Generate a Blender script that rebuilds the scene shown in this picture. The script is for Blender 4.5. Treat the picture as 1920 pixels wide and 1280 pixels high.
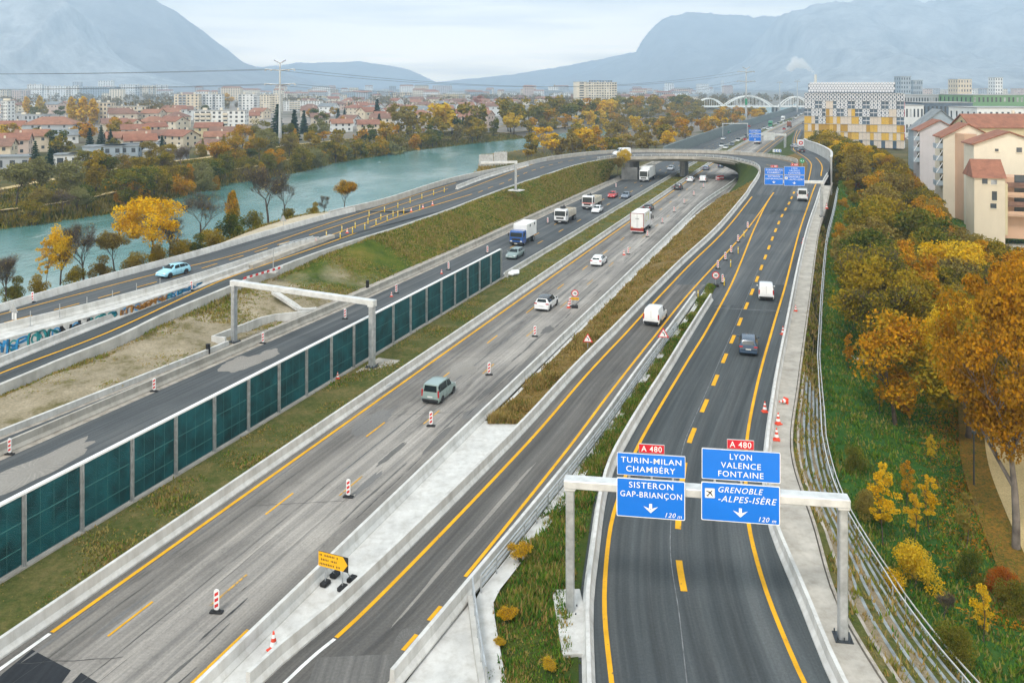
import bpy, math, random
import numpy as np
from mathutils import Vector, Matrix, noise as mnoise
for o in list(bpy.data.objects):
 bpy.data.objects.remove(o)
S = bpy.context.scene
COL = S.collection
R = math.radians
H, F, CX, HY = 27.0, 1610.0, 960.0, 160.0      # eye height, focal length in photo pixels, horizon row
cam = bpy.data.cameras.new('camera')
cam.sensor_width = 36.0
cam.lens = 36.0 * F / 1920.0
cam.shift_y = -(640.0 - HY) / 1920.0
cam.clip_start = 0.5
cam.clip_end = 30000
camo = bpy.data.objects.new('camera', cam)
COL.objects.link(camo)
camo.location = (0, 0, H)
camo.rotation_euler = (R(90), 0, 0)
S.camera = camo
HORIZON = 3.1
SUN_EL, SUN_ROT = R(52), R(205)
w = bpy.data.worlds.new('World')
S.world = w
w.use_nodes = True
nt = w.node_tree
nt.nodes.clear()
wo = nt.nodes.new('ShaderNodeOutputWorld')
bg = nt.nodes.new('ShaderNodeBackground')
sky = nt.nodes.new('ShaderNodeTexSky')
sky.sky_type = 'NISHITA'
sky.sun_disc = False
sky.sun_elevation = SUN_EL
sky.sun_rotation = SUN_ROT
tc = nt.nodes.new('ShaderNodeTexCoord')
mp = nt.nodes.new('ShaderNodeMapping')
mp.inputs['Scale'].default_value = (1.0, 1.0, 13.0)
mp.inputs['Location'].default_value = (0.3, 0.7, 0.2)
nz = nt.nodes.new('ShaderNodeTexNoise')
nz.inputs['Scale'].default_value = 2.6
nz.inputs['Detail'].default_value = 7
nz.inputs['Roughness'].default_value = 0.52
cr = nt.nodes.new('ShaderNodeValToRGB')
cr.color_ramp.elements[0].position = 0.34
cr.color_ramp.elements[0].color = (4.5, 4.8, 4.8, 1)
cr.color_ramp.elements[1].position = 0.62
cr.color_ramp.elements[1].color = (11.2, 11.5, 11.5, 1)
sxyz = nt.nodes.new('ShaderNodeSeparateXYZ')
nt.links.new(tc.outputs['Generated'], sxyz.inputs[0])
hb = nt.nodes.new('ShaderNodeValToRGB')            # the cloud deck is thinner and brighter low down
hb.color_ramp.elements[0].position = 0.03
hb.color_ramp.elements[0].color = (HORIZON * 1.22, HORIZON * .98, HORIZON * .74, 1)
hb.color_ramp.elements[1].position = 0.22
hb.color_ramp.elements[1].color = (1, 1, 1, 1)
nt.links.new(sxyz.outputs['Z'], hb.inputs[0])
hm = nt.nodes.new('ShaderNodeVectorMath'); hm.operation = 'MULTIPLY'
nt.links.new(cr.outputs[0], hm.inputs[0]); nt.links.new(hb.outputs[0], hm.inputs[1])
mx = nt.nodes.new('ShaderNodeMixRGB')
mx.inputs[0].default_value = 0.93          # a closed overcast in front of the clear sky
nt.links.new(tc.outputs['Generated'], mp.inputs[0])
nt.links.new(mp.outputs[0], nz.inputs[0])
nt.links.new(nz.outputs[0], cr.inputs[0])
nt.links.new(sky.outputs[0], mx.inputs[1])
nt.links.new(hm.outputs[0], mx.inputs[2])
nt.links.new(mx.outputs[0], bg.inputs[0])
bg.inputs[1].default_value = 0.1
nt.links.new(bg.outputs[0], wo.inputs[0])
sl = bpy.data.lights.new('sun', 'SUN')
sl.energy = 1.5
sl.angle = R(11)
sl.color = (1.0, 0.965, 0.91)
so = bpy.data.objects.new('sun', sl)
COL.objects.link(so)
so.rotation_euler = (R(90) - SUN_EL, 0, R(180) - SUN_ROT)
so.location = (0, 0, 300)
S.view_settings.view_transform = 'Standard'
S.view_settings.look = 'None'
S.view_settings.exposure = 0.47
S.view_settings.gamma = 1.0
S.cycles.max_bounces = 6
S.cycles.diffuse_bounces = 2
S.cycles.glossy_bounces = 2
S.cycles.transmission_bounces = 3
S.cycles.volume_bounces = 3
S.cycles.transparent_max_bounces = 6
S.cycles.use_denoising = True
def ip(tbl):
 xs = [a for a, b in tbl]; ys = [b for a, b in tbl]
 return lambda v: float(np.interp(v, xs, ys))
def P(x, y, z=0.0):
 d = F * (H - z) / (y - HY)
 return Vector(((x - CX) / F * d, d, z))
def PP(x, y, prof, dz=0.0):
 d = F * H / (y - HY)
 for _ in range(40):
  d = 0.5 * d + 0.5 * F * (H - prof(d) - dz) / (y - HY)
 return Vector(((x - CX) / F * d, d, prof(d) + dz))
def PD(x, y, d):
 return Vector(((x - CX) / F * d, d, H - (y - HY) / F * d))
zA = ip([(0, 0), (70, 0), (92, .25), (112, 1.0), (135, 2.0), (156, 3.1), (176, 4.15), (195, 5.0), (210, 5.6), (225, 6.05), (245, 6.3), (400, 6.3)])
zL2 = ip([(40, .3), (60, .7), (77, 1.2), (90, 2.0), (106, 2.85), (131, 3.55), (157, 4.0), (185, 4.8), (214, 5.7), (232, 6.1), (250, 6.3), (400, 6.3)])
zL1 = ip([(40, 2.9), (60, 3.0), (89, 3.1), (110, 3.3), (131, 3.6), (157, 4.0), (185, 4.8), (214, 5.7), (232, 6.1), (250, 6.3), (400, 6.3)])
z0 = lambda Y: 0.0
def pl(pts, prof=None, dz=0.0):
 out = []
 for p in pts:
  if len(p) == 3:
   out.append(P(*p))
  else:
   out.append(PP(p[0], p[1], prof or z0, dz))
 return out
def rs(pts, step=2.0, smooth=True):
 """Catmull-Rom resampling by arc length"""
 pts = [Vector(p) for p in pts]
 dense = []
 n = len(pts)
 for i in range(n - 1):
  p0, p1, p2, p3 = pts[max(i - 1, 0)], pts[i], pts[i + 1], pts[min(i + 2, n - 1)]
  m = max(2, int((p2 - p1).length / 0.7))
  for k in range(m):
   t = k / m
   if smooth:
    a = (p1 - p0).length ** .5 or 1e-3; b = (p2 - p1).length ** .5 or 1e-3; c = (p3 - p2).length ** .5 or 1e-3
    if i == 0: m1 = (p2 - p1)
    else: m1 = ((p1 - p0) / a - (p2 - p0) / (a + b) + (p2 - p1) / b) * b
    if i == n - 2: m2 = (p2 - p1)
    else: m2 = ((p2 - p1) / b - (p3 - p1) / (b + c) + (p3 - p2) / c) * b
    q = (2 * t**3 - 3 * t**2 + 1) * p1 + (t**3 - 2 * t**2 + t) * m1 + (-2 * t**3 + 3 * t**2) * p2 + (t**3 - t**2) * m2
   else:
    q = p1.lerp(p2, t)
   dense.append(q)
 dense.append(pts[-1])
 A = np.array([tuple(v) for v in dense])
 L = np.concatenate([[0], np.cumsum(np.linalg.norm(np.diff(A, axis=0), axis=1))])
 m = max(2, int(round(L[-1] / step)) + 1)
 s = np.linspace(0, L[-1], m)
 return [Vector((np.interp(v, L, A[:, 0]), np.interp(v, L, A[:, 1]), np.interp(v, L, A[:, 2]))) for v in s]
def rsn(pts, n):
 A = np.array([tuple(v) for v in rs(pts, 0.8)])
 L = np.concatenate([[0], np.cumsum(np.linalg.norm(np.diff(A, axis=0), axis=1))])
 s = np.linspace(0, L[-1], n)
 return [Vector((np.interp(v, L, A[:, 0]), np.interp(v, L, A[:, 1]), np.interp(v, L, A[:, 2]))) for v in s]
def normals(pts):
 out = []
 for i in range(len(pts)):
  t = pts[min(i + 1, len(pts) - 1)] - pts[max(i - 1, 0)]
  t.z = 0
  t.normalize()
  out.append(Vector((t.y, -t.x, 0)))
 return out
def off(pts, d, dz=0.0):
 ns = normals(pts)
 return [p + n * d + Vector((0, 0, dz)) for p, n in zip(pts, ns)]
def by_y(pts, ys):
 A = sorted([tuple(v) for v in pts], key=lambda v: v[1])
 Y = [a[1] for a in A]
 fx = xof(pts)
 return [Vector((fx(y), y, np.interp(y, Y, [a[2] for a in A]))) for y in ys]
def xof(pts):
 A = sorted([tuple(v) for v in pts], key=lambda v: v[1])
 Y = [a[1] for a in A]; X = [a[0] for a in A]
 def f(y):
  if y < Y[0]: return X[0] + (y - Y[0]) * (X[1] - X[0]) / (Y[1] - Y[0])
  if y > Y[-1]: return X[-1] + (y - Y[-1]) * (X[-1] - X[-2]) / (Y[-1] - Y[-2])
  return float(np.interp(y, Y, X))
 return f
class MB:
 def __init__(self):
  self.v = []; self.f = []; self.m = []; self.uv = []; self.sm = []
 def add(self, vs, fs, mi=0, uvs=None, smooth=False):
  b = len(self.v)
  self.v += [tuple(v) for v in vs]
  for k, f in enumerate(fs):
   self.f.append(tuple(b + i for i in f))
   self.m.append(mi)
   self.sm.append(smooth)
   self.uv.append(uvs[k] if uvs else None)
 def quad(self, a, b, c, d, mi=0, uv=None):
  self.add([a, b, c, d], [(0, 1, 2, 3)], mi, [uv] if uv else None)
 def box(self, c, s, rz=0.0, mi=0, taper=1.0):
  hx, hy, hz = s[0] / 2, s[1] / 2, s[2] / 2
  ca, sa = math.cos(rz), math.sin(rz)
  vs = []
  for z in (-1, 1):
   k = 1.0 if z < 0 else taper
   for x, y in ((-1, -1), (1, -1), (1, 1), (-1, 1)):
    X, Y = x * hx * k, y * hy * k
    vs.append((c[0] + X * ca - Y * sa, c[1] + X * sa + Y * ca, c[2] + z * hz))
  self.add(vs, [(3, 2, 1, 0), (4, 5, 6, 7), (0, 1, 5, 4), (1, 2, 6, 5), (2, 3, 7, 6), (3, 0, 4, 7)], mi)
 def bbox(self, c, s, b=.05, rz=0.0, mi=0):
  """box with chamfered edges"""
  hx, hy, hz = s[0] / 2, s[1] / 2, s[2] / 2
  b = min(b, hx * .9, hy * .9, hz * .9)
  ca, sa = math.cos(rz), math.sin(rz)
  vs = []
  rings = [(-hz, b), (-hz + b, 0), (hz - b, 0), (hz, b)]
  for z, k in rings:
   X, Y = hx - k, hy - k
   q = b if k == 0 else b * .5
   for x, y in ((X - q, -Y), (X, -Y + q), (X, Y - q), (X - q, Y), (-X + q, Y), (-X, Y - q), (-X, -Y + q), (-X + q, -Y)):
    vs.append((c[0] + x * ca - y * sa, c[1] + x * sa + y * ca, c[2] + z))
  fs = [tuple(range(7, -1, -1)), tuple(range(24, 32))]
  for r in range(3):
   for i in range(8):
    j = (i + 1) % 8
    fs.append((r * 8 + i, r * 8 + j, r * 8 + 8 + j, r * 8 + 8 + i))
  self.add(vs, fs, mi)
 def tube(self, a, b, r0, r1=None, n=8, mi=0, caps=True, smooth=True):
  a, b = Vector(a), Vector(b)
  r1 = r0 if r1 is None else r1
  d = (b - a)
  if d.length < 1e-6: return
  d.normalize()
  u = d.cross(Vector((0, 0, 1)))
  if u.length < 1e-3: u = Vector((1, 0, 0))
  u.normalize()
  w_ = d.cross(u)
  vs = []
  for c, r in ((a, r0), (b, r1)):
   for i in range(n):
    t = 2 * math.pi * i / n
    vs.append(c + (u * math.cos(t) + w_ * math.sin(t)) * r)
  self.add(vs, [(i, (i + 1) % n, n + (i + 1) % n, n + i) for i in range(n)], mi, smooth=smooth)
  if caps:
   self.add(vs[:n], [tuple(range(n - 1, -1, -1))], mi)
   self.add(vs[n:], [tuple(range(n))], mi)
 def lathe(self, c, prof, n=12, mi=0, mis=None):
  vs = []
  for r, z in prof:
   for i in range(n):
    t = 2 * math.pi * i / n
    vs.append((c[0] + r * math.cos(t), c[1] + r * math.sin(t), c[2] + z))
  for k in range(len(prof) - 1):
   b = len(self.v)
   self.add(vs[k * n:(k + 2) * n], [(i, (i + 1) % n, n + (i + 1) % n, n + i) for i in range(n)], mis[k] if mis else mi, smooth=True)
  self.add(vs[-n:], [tuple(range(n))], mis[-1] if mis else mi)
 def loft(self, L, Rr, mi=0, cols=1, vscale=1.0, bump=None):
  """strip between two equally long polylines; uv = metres across, metres along"""
  n = len(L)
  s = 0.0
  rows = []
  for i in range(n):
   if i: s += ((L[i] - L[i - 1]).length + (Rr[i] - Rr[i - 1]).length) / 2
   wd = (Rr[i] - L[i]).length
   row = []
   for c in range(cols + 1):
    t = c / cols
    p = L[i].lerp(Rr[i], t)
    if bump: p = p + Vector((0, 0, bump(p, t, i / (n - 1))))
    row.append((p, (wd * t, s * vscale)))
   rows.append(row)
  b = len(self.v)
  for row in rows:
   self.v += [tuple(p) for p, _ in row]
  k = cols + 1
  for i in range(n - 1):
   for c in range(cols):
    self.f.append((b + i * k + c, b + i * k + c + 1, b + (i + 1) * k + c + 1, b + (i + 1) * k + c))
    self.m.append(mi); self.sm.append(bump is not None)
    self.uv.append([rows[i][c][1], rows[i][c + 1][1], rows[i + 1][c + 1][1], rows[i + 1][c][1]])
 def sweep(self, pts, prof, mi=0, caps=True, closed=True):
  """prof: (lateral to the right, height) cross-section"""
  ns = normals(pts)
  m = len(prof)
  b = len(self.v)
  s = 0
  ss = []
  for i, (p, n) in enumerate(zip(pts, ns)):
   if i: s += (pts[i] - pts[i - 1]).length
   ss.append(s)
   for a, z in prof:
    self.v.append(tuple(p + n * a + Vector((0, 0, z))))
  rng = range(m) if closed else range(m - 1)
  cum = [0]
  for j in range(m):
   q, r = prof[j], prof[(j + 1) % m]
   cum.append(cum[-1] + math.hypot(q[0] - r[0], q[1] - r[1]))
  for i in range(len(pts) - 1):
   for j in rng:
    k = (j + 1) % m
    self.f.append((b + i * m + j, b + (i + 1) * m + j, b + (i + 1) * m + k, b + i * m + k))
    self.m.append(mi); self.sm.append(False)
    self.uv.append([(cum[j], ss[i]), (cum[j], ss[i + 1]), (cum[j + 1], ss[i + 1]), (cum[j + 1], ss[i])])
  if caps and closed:
   self.f.append(tuple(b + j for j in range(m))); self.m.append(mi); self.uv.append(None); self.sm.append(False)
   e = b + (len(pts) - 1) * m
   self.f.append(tuple(e + j for j in range(m - 1, -1, -1))); self.m.append(mi); self.uv.append(None); self.sm.append(False)
 def mesh(self, name, mats):
  me = bpy.data.meshes.new(name)
  me.from_pydata(self.v, [], self.f)
  for m in (mats if isinstance(mats, (list, tuple)) else [mats]):
   me.materials.append(m)
  if self.f:
   me.polygons.foreach_set('material_index', self.m)
   me.polygons.foreach_set('use_smooth', self.sm)
   if any(u is not None for u in self.uv):
    ul = me.uv_layers.new(name='UVMap')
    flat = []
    for f, u in zip(self.f, self.uv):
     if u is None: u = [(0, 0)] * len(f)
     for a in u: flat += [a[0], a[1]]
    ul.data.foreach_set('uv', flat)
  me.update()
  return me
 def build(self, name, mats, parent=None, loc=None):
  o = bpy.data.objects.new(name, self.mesh(name, mats))
  COL.objects.link(o)
  if parent: o.parent = parent
  if loc is not None: o.location = loc
  return o
def tag(o, label=None, cat=None, group=None, kind=None):
 if label: o['label'] = label
 if cat: o['category'] = cat
 if group: o['group'] = group
 if kind: o['kind'] = kind
 return o
def empty(name, loc, rz, label, cat, group=None):
 o = bpy.data.objects.new(name, None)
 COL.objects.link(o)
 o.location = loc
 o.rotation_euler = (0, 0, rz)
 o.empty_display_size = .3
 return tag(o, label, cat, group)
def copy_tree(o, parent=None):
 c = o.copy()
 COL.objects.link(c)
 if parent is not None:
  c.parent = parent
 for ch in list(o.children):
  copy_tree(ch, c)
 return c
ORD = ['first', 'second', 'third', 'fourth', 'fifth', 'sixth', 'seventh', 'eighth', 'ninth', 'tenth', 'eleventh', 'twelfth', 'thirteenth', 'fourteenth', 'fifteenth', 'sixteenth', 'seventeenth', 'eighteenth', 'nineteenth', 'twentieth'] + \
  ['twenty-' + k for k in ['first', 'second', 'third', 'fourth', 'fifth', 'sixth', 'seventh', 'eighth', 'ninth']] + ['thirtieth'] + \
  ['thirty-' + k for k in ['first', 'second', 'third', 'fourth', 'fifth', 'sixth', 'seventh', 'eighth', 'ninth']] + ['fortieth'] + \
  ['forty-' + k for k in ['first', 'second', 'third', 'fourth', 'fifth', 'sixth', 'seventh', 'eighth', 'ninth']] + ['fiftieth']
def srgb(r, g, b):
 f = lambda c: (c / 255 / 12.92) if c / 255 <= .04045 else ((c / 255 + .055) / 1.055) ** 2.4
 return (f(r), f(g), f(b), 1)
def new_mat(name):
 m = bpy.data.materials.new(name)
 m.use_nodes = True
 n = m.node_tree
 return m, n, n.nodes['Principled BSDF'], n.nodes['Material Output']
def ramp(n, stops):
 c = n.nodes.new('ShaderNodeValToRGB')
 while len(c.color_ramp.elements) < len(stops):
  c.color_ramp.elements.new(0.5)
 for e, (p, col) in zip(c.color_ramp.elements, stops):
  e.position = p
  e.color = col if len(col) == 4 else (*col, 1)
 return c
def noise_tex(n, vec, scale, detail=4, rough=.55, sc=None, loc=None):
 t = n.nodes.new('ShaderNodeTexNoise')
 t.inputs['Scale'].default_value = scale
 t.inputs['Detail'].default_value = detail
 t.inputs['Roughness'].default_value = rough
 if sc or loc:
  m = n.nodes.new('ShaderNodeMapping')
  if sc: m.inputs['Scale'].default_value = sc
  if loc: m.inputs['Location'].default_value = loc
  n.links.new(vec, m.inputs[0])
  n.links.new(m.outputs[0], t.inputs[0])
 else:
  n.links.new(vec, t.inputs[0])
 return t
def mixc(n, fac, a, b, mode='MIX'):
 m = n.nodes.new('ShaderNodeMixRGB')
 m.blend_type = mode
 for i, v in enumerate((fac, a, b)):
  if isinstance(v, (int, float)): m.inputs[i].default_value = v
  elif isinstance(v, tuple): m.inputs[i].default_value = v if len(v) == 4 else (*v, 1)
  else: n.links.new(v, m.inputs[i])
 return m
def bump(n, bsdf, h, strength=.3, dist=.05):
 b = n.nodes.new('ShaderNodeBump')
 b.inputs['Strength'].default_value = strength
 b.inputs['Distance'].default_value = dist
 n.links.new(h, b.inputs['Height'])
 n.links.new(b.outputs[0], bsdf.inputs['Normal'])
def plain(name, col, rough=.6, metal=0.0, spec=.4, var=.08, scale=3.0, emit=None):
 m, n, b, o = new_mat(name)
 c = col if len(col) == 4 else (*col, 1)
 t = n.nodes.new('ShaderNodeTexCoord')
 z = noise_tex(n, t.outputs['Object'], scale, 5)
 lo = tuple(max(0, v * (1 - var * 2)) for v in c[:3]); hi = tuple(min(1, v * (1 + var * 2)) for v in c[:3])
 r = ramp(n, [(.3, lo), (.7, hi)])
 n.links.new(z.outputs[0], r.inputs[0])
 n.links.new(r.outputs[0], b.inputs['Base Color'])
 b.inputs['Roughness'].default_value = rough
 b.inputs['Metallic'].default_value = metal
 b.inputs['Specular IOR Level'].default_value = spec
 if emit:
  b.inputs['Emission Color'].default_value = c
  b.inputs['Emission Strength'].default_value = emit
 return m
def asphalt(name, base, light, dark, streak=.6, patch=.4, crack=False, lanes=None):
 m, n, b, o = new_mat(name)
 uv = n.nodes.new('ShaderNodeUVMap').outputs[0]
 g = n.nodes.new('ShaderNodeNewGeometry').outputs['Position']
 s = noise_tex(n, uv, 1.0, 6, .6, (0.9, .018, 1))
 s2 = noise_tex(n, uv, 1.0, 5, .6, (3.5, .05, 1))
 p = noise_tex(n, g, .11, 7, .62)
 f = noise_tex(n, g, 7.0, 3, .7)
 r1 = ramp(n, [(.36, dark), (.52, base), (.68, light)])
 n.links.new(s.outputs[0], r1.inputs[0])
 r2 = ramp(n, [(.32, dark), (.5, base), (.68, light)])
 n.links.new(p.outputs[0], r2.inputs[0])
 a = mixc(n, 1 - streak, r1.outputs[0], r2.outputs[0])
 r3 = ramp(n, [(.28, (.58, .58, .59)), (.72, (1.34, 1.32, 1.28))])
 n.links.new(s2.outputs[0], r3.inputs[0])
 a2 = mixc(n, .75, a.outputs[0], r3.outputs[0], 'MULTIPLY')
 r4 = ramp(n, [(.25, (.7, .7, .7)), (.75, (1.25, 1.25, 1.25))])
 n.links.new(f.outputs[0], r4.inputs[0])
 a3 = mixc(n, .7, a2.outputs[0], r4.outputs[0], 'MULTIPLY')
 last = a3
 if patch:
  q = noise_tex(n, uv, 1.0, 8, .68, (.55, .07, 1), (3, 9, 0))
  r5 = ramp(n, [(.56, (0, 0, 0)), (.66, (1, 1, 1))])
  n.links.new(q.outputs[0], r5.inputs[0])
  k = n.nodes.new('ShaderNodeMath'); k.operation = 'MULTIPLY'; k.inputs[1].default_value = patch
  n.links.new(r5.outputs[0], k.inputs[0])
  last = mixc(n, k.outputs[0], a3.outputs[0], tuple(v * .55 for v in dark))
 if crack:
  v = n.nodes.new('ShaderNodeTexVoronoi'); v.feature = 'DISTANCE_TO_EDGE'; v.inputs['Scale'].default_value = .16
  wv = noise_tex(n, g, .35, 7, .7)
  mv = n.nodes.new('ShaderNodeVectorMath'); mv.operation = 'MULTIPLY_ADD'; mv.inputs[1].default_value = (5, 5, 5); n.links.new(wv.outputs['Color'], mv.inputs[0]); n.links.new(g, mv.inputs[2])
  n.links.new(mv.outputs[0], v.inputs['Vector'])
  r6 = ramp(n, [(.0, (.45, .45, .45)), (.008, (1, 1, 1))])
  n.links.new(v.outputs['Distance'], r6.inputs[0])
  last = mixc(n, .4, last.outputs[0], r6.outputs[0], 'MULTIPLY')
 if lanes:       # wear differs from lane to lane across the road
  su = n.nodes.new('ShaderNodeSeparateXYZ'); n.links.new(uv, su.inputs[0])
  wob = n.nodes.new('ShaderNodeMath'); wob.operation = 'MULTIPLY_ADD'; wob.inputs[1].default_value = 1.6
  n.links.new(s.outputs[0], wob.inputs[0]); n.links.new(su.outputs['X'], wob.inputs[2])
  dv = n.nodes.new('ShaderNodeMath'); dv.operation = 'DIVIDE'; dv.inputs[1].default_value = 14.0; n.links.new(wob.outputs[0], dv.inputs[0])
  rl = ramp(n, [((q + .8) / 14.0, (v, v * .985, v * .965)) for q, v in lanes])
  n.links.new(dv.outputs[0], rl.inputs[0])
  last = mixc(n, 1.0, last.outputs[0], rl.outputs[0], 'MULTIPLY')
 n.links.new(last.outputs[0], b.inputs['Base Color'])
 b.inputs['Roughness'].default_value = .85
 b.inputs['Specular IOR Level'].default_value = .3
 bump(n, b, f.outputs[0], .25, .02)
 return m
def concrete(name, base, var=.2, stain=.35, scale=.6):
 m, n, b, o = new_mat(name)
 g = n.nodes.new('ShaderNodeNewGeometry').outputs['Position']
 a = noise_tex(n, g, scale, 7, .62)
 r = ramp(n, [(.3, tuple(v * (1 - var) for v in base)), (.7, tuple(min(1, v * (1 + var)) for v in base))])
 n.links.new(a.outputs[0], r.inputs[0])
 s = noise_tex(n, g, 1.0, 6, .65, (1.6, 1.6, .25))
 r2 = ramp(n, [(.3, (.6, .57, .52)), (.55, (1, 1, 1))])
 n.links.new(s.outputs[0], r2.inputs[0])
 c = mixc(n, stain, r.outputs[0], r2.outputs[0], 'MULTIPLY')
 n.links.new(c.outputs[0], b.inputs['Base Color'])
 b.inputs['Roughness'].default_value = .88
 b.inputs['Specular IOR Level'].default_value = .25
 bump(n, b, a.outputs[0], .15, .03)
 return m
def earth(name, stops, scale=.35, stops2=None, scale2=3.0, mixf=.5, big=None):
 m, n, b, o = new_mat(name)
 g = n.nodes.new('ShaderNodeNewGeometry').outputs['Position']
 a = noise_tex(n, g, scale, 8, .66)
 r = ramp(n, stops)
 n.links.new(a.outputs[0], r.inputs[0])
 f = noise_tex(n, g, scale2, 6, .7)
 last = r
 if stops2:
  r2 = ramp(n, stops2)
  n.links.new(f.outputs[0], r2.inputs[0])
  last = mixc(n, mixf, r.outputs[0], r2.outputs[0])
 r3 = ramp(n, [(.3, (.6, .6, .6)), (.7, (1.35, 1.35, 1.35))])
 f2 = noise_tex(n, g, 9.0, 4, .7)
 n.links.new(f2.outputs[0], r3.inputs[0])
 last = mixc(n, .7, last.outputs[0], r3.outputs[0], 'MULTIPLY')
 n.links.new(last.outputs[0], b.inputs['Base Color'])
 b.inputs['Roughness'].default_value = .95
 b.inputs['Specular IOR Level'].default_value = .15
 bump(n, b, f.outputs[0], .6, .12)
 return m
def leaf(name, cols, trans=.3):
 """foliage: colour varies from leaf to leaf, clump to clump and tree to tree"""
 m = bpy.data.materials.new(name)
 m.use_nodes = True
 n = m.node_tree
 n.nodes.clear()
 out = n.nodes.new('ShaderNodeOutputMaterial')
 geo = n.nodes.new('ShaderNodeNewGeometry')
 oi = n.nodes.new('ShaderNodeObjectInfo')
 tcd = n.nodes.new('ShaderNodeTexCoord')
 z = noise_tex(n, geo.outputs['Position'], .45, 3, .6)
 ad = n.nodes.new('ShaderNodeMath'); ad.operation = 'MULTIPLY_ADD'
 ad.inputs[1].default_value = .42
 n.links.new(geo.outputs['Random Per Island'], ad.inputs[0])
 n.links.new(z.outputs[0], ad.inputs[2])
 ad2 = n.nodes.new('ShaderNodeMath'); ad2.operation = 'MULTIPLY_ADD'
 ad2.inputs[1].default_value = .34
 n.links.new(oi.outputs['Random'], ad2.inputs[0])
 n.links.new(ad.outputs[0], ad2.inputs[2])
 k = len(cols)
 r = ramp(n, [(.42 + .55 * i / (k - 1), c) for i, c in enumerate(cols)])
 n.links.new(ad2.outputs[0], r.inputs[0])
 d = n.nodes.new('ShaderNodeBsdfDiffuse')
 t = n.nodes.new('ShaderNodeBsdfTranslucent')
 n.links.new(r.outputs[0], d.inputs[0])
 n.links.new(r.outputs[0], t.inputs[0])
 ms = n.nodes.new('ShaderNodeMixShader')
 ms.inputs[0].default_value = trans
 n.links.new(d.outputs[0], ms.inputs[1])
 n.links.new(t.outputs[0], ms.inputs[2])
 n.links.new(ms.outputs[0], out.inputs[0])
 return m
M = {}
M['asphalt_new'] = asphalt('asphalt_new', (.070, .081, .087), (.108, .118, .123), (.042, .051, .057), .8, .2, False, [(0, 1.2), (1.3, 1.1), (2.0, .86), (3.0, 1.08), (3.9, .84), (5.0, 1.12), (5.9, .84), (6.9, 1.07), (7.8, .84), (8.9, 1.12), (10.5, 1.2)])
M['asphalt_mid'] = asphalt('asphalt_mid', (.085, .094, .10), (.15, .153, .15), (.053, .061, .067), .7, .25)
M['asphalt_worn'] = asphalt('asphalt_worn', (.275, .26, .242), (.44, .415, .38), (.145, .14, .134), .6, .7, True, [(0, .62), (1.3, .78), (2.6, .70), (3.6, .95), (5.0, 1.0), (6.2, 1.12), (7.6, 1.22), (8.8, 1.12), (10.2, .72), (11.3, .62)])
M['asphalt_b'] = asphalt('asphalt_b', (.12, .116, .11), (.20, .19, .18), (.075, .075, .075), .75, .4, False, [(0, 1.2), (1.2, 1.05), (2.0, .82), (2.9, 1.15), (3.9, .82), (4.8, 1.15), (6, 1.25)])
M['asphalt_patch'] = asphalt('asphalt_patch', (.022, .026, .032), (.04, .042, .045), (.014, .017, .022), .5, .1)
M['concrete'] = concrete('concrete', (.50, .49, .46))
M['concrete_light'] = concrete('concrete_light', (.60, .595, .57), .16, .5)
M['concrete_warm'] = concrete('concrete_warm', (.44, .41, .36), .22, .5)
M['concrete_dirty'] = concrete('concrete_dirty', (.40, .36, .31), .3, .8, 1.0)
M['concrete_dark'] = concrete('concrete_dark', (.30, .30, .29), .25, .5)
M['bridge_concrete'] = concrete('bridge_concrete', (.40, .37, .31), .2, .5)
def worn_paint(name, col, under, thr):
 m, n, b, o = new_mat(name)
 g = n.nodes.new('ShaderNodeNewGeometry').outputs['Position']
 a = noise_tex(n, g, 2.2, 8, .72); r = ramp(n, [(thr, (0, 0, 0)), (thr + .07, (1, 1, 1))]); n.links.new(a.outputs[0], r.inputs[0])
 f = noise_tex(n, g, .5, 6, .7); r2 = ramp(n, [(.3, tuple(v * .72 for v in col)), (.7, tuple(min(1, v * 1.12) for v in col))]); n.links.new(f.outputs[0], r2.inputs[0])
 c = mixc(n, r.outputs[0], under, r2.outputs[0]); n.links.new(c.outputs[0], b.inputs['Base Color']); b.inputs['Roughness'].default_value = .75; b.inputs['Specular IOR Level'].default_value = .25
 return m
M['yellow'] = worn_paint('road_yellow', (.80, .41, .012), (.22, .15, .06), .33)
M['yellow_worn'] = worn_paint('road_yellow_worn', (.66, .36, .05), (.26, .21, .15), .42)
M['white_line'] = plain('road_white', (.72, .72, .70), .7, var=.12, scale=2.0)
M['ghost_line'] = plain('road_ghost', (.17, .175, .18), .85, var=.25, scale=1.5)
M['galv'] = plain('galvanised_steel', (.47, .49, .50), .42, .55, var=.12, scale=2.5)
M['galv_light'] = plain('galvanised_light', (.66, .67, .66), .45, .35, var=.08, scale=1.5)
M['steel_dark'] = plain('steel_dark', (.05, .06, .07), .5, .4)
M['rubber'] = plain('rubber', (.018, .018, .02), .8)
M['white'] = plain('white_paint', (.80, .80, .79), .4, var=.03)
M['red'] = plain('red_reflective', (.62, .03, .03), .45, var=.06)
M['orange'] = plain('cone_orange', (.75, .07, .03), .5, var=.06)
M['post_yellow'] = plain('post_yellow', (.80, .55, .01), .5, var=.05)
M['sign_yellow'] = plain('sign_yellow', (.82, .42, .005), .5, var=.04)
M['sign_blue'] = plain('sign_blue', (.006, .165, .66), .35, var=.03, scale=.5)
M['sign_red'] = plain('sign_red', (.50, .008, .025), .4, var=.03)
M['black'] = plain('black', (.012, .012, .013), .6)
M['sign_green'] = plain('sign_green', (.01, .25, .10), .4)
M['teal'] = plain('noise_panel', (.006, .076, .088), .5, .1, .4, .28, .7)
M['teal_rib'] = plain('noise_panel_joint', (.06, .20, .20), .5, .2)
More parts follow.
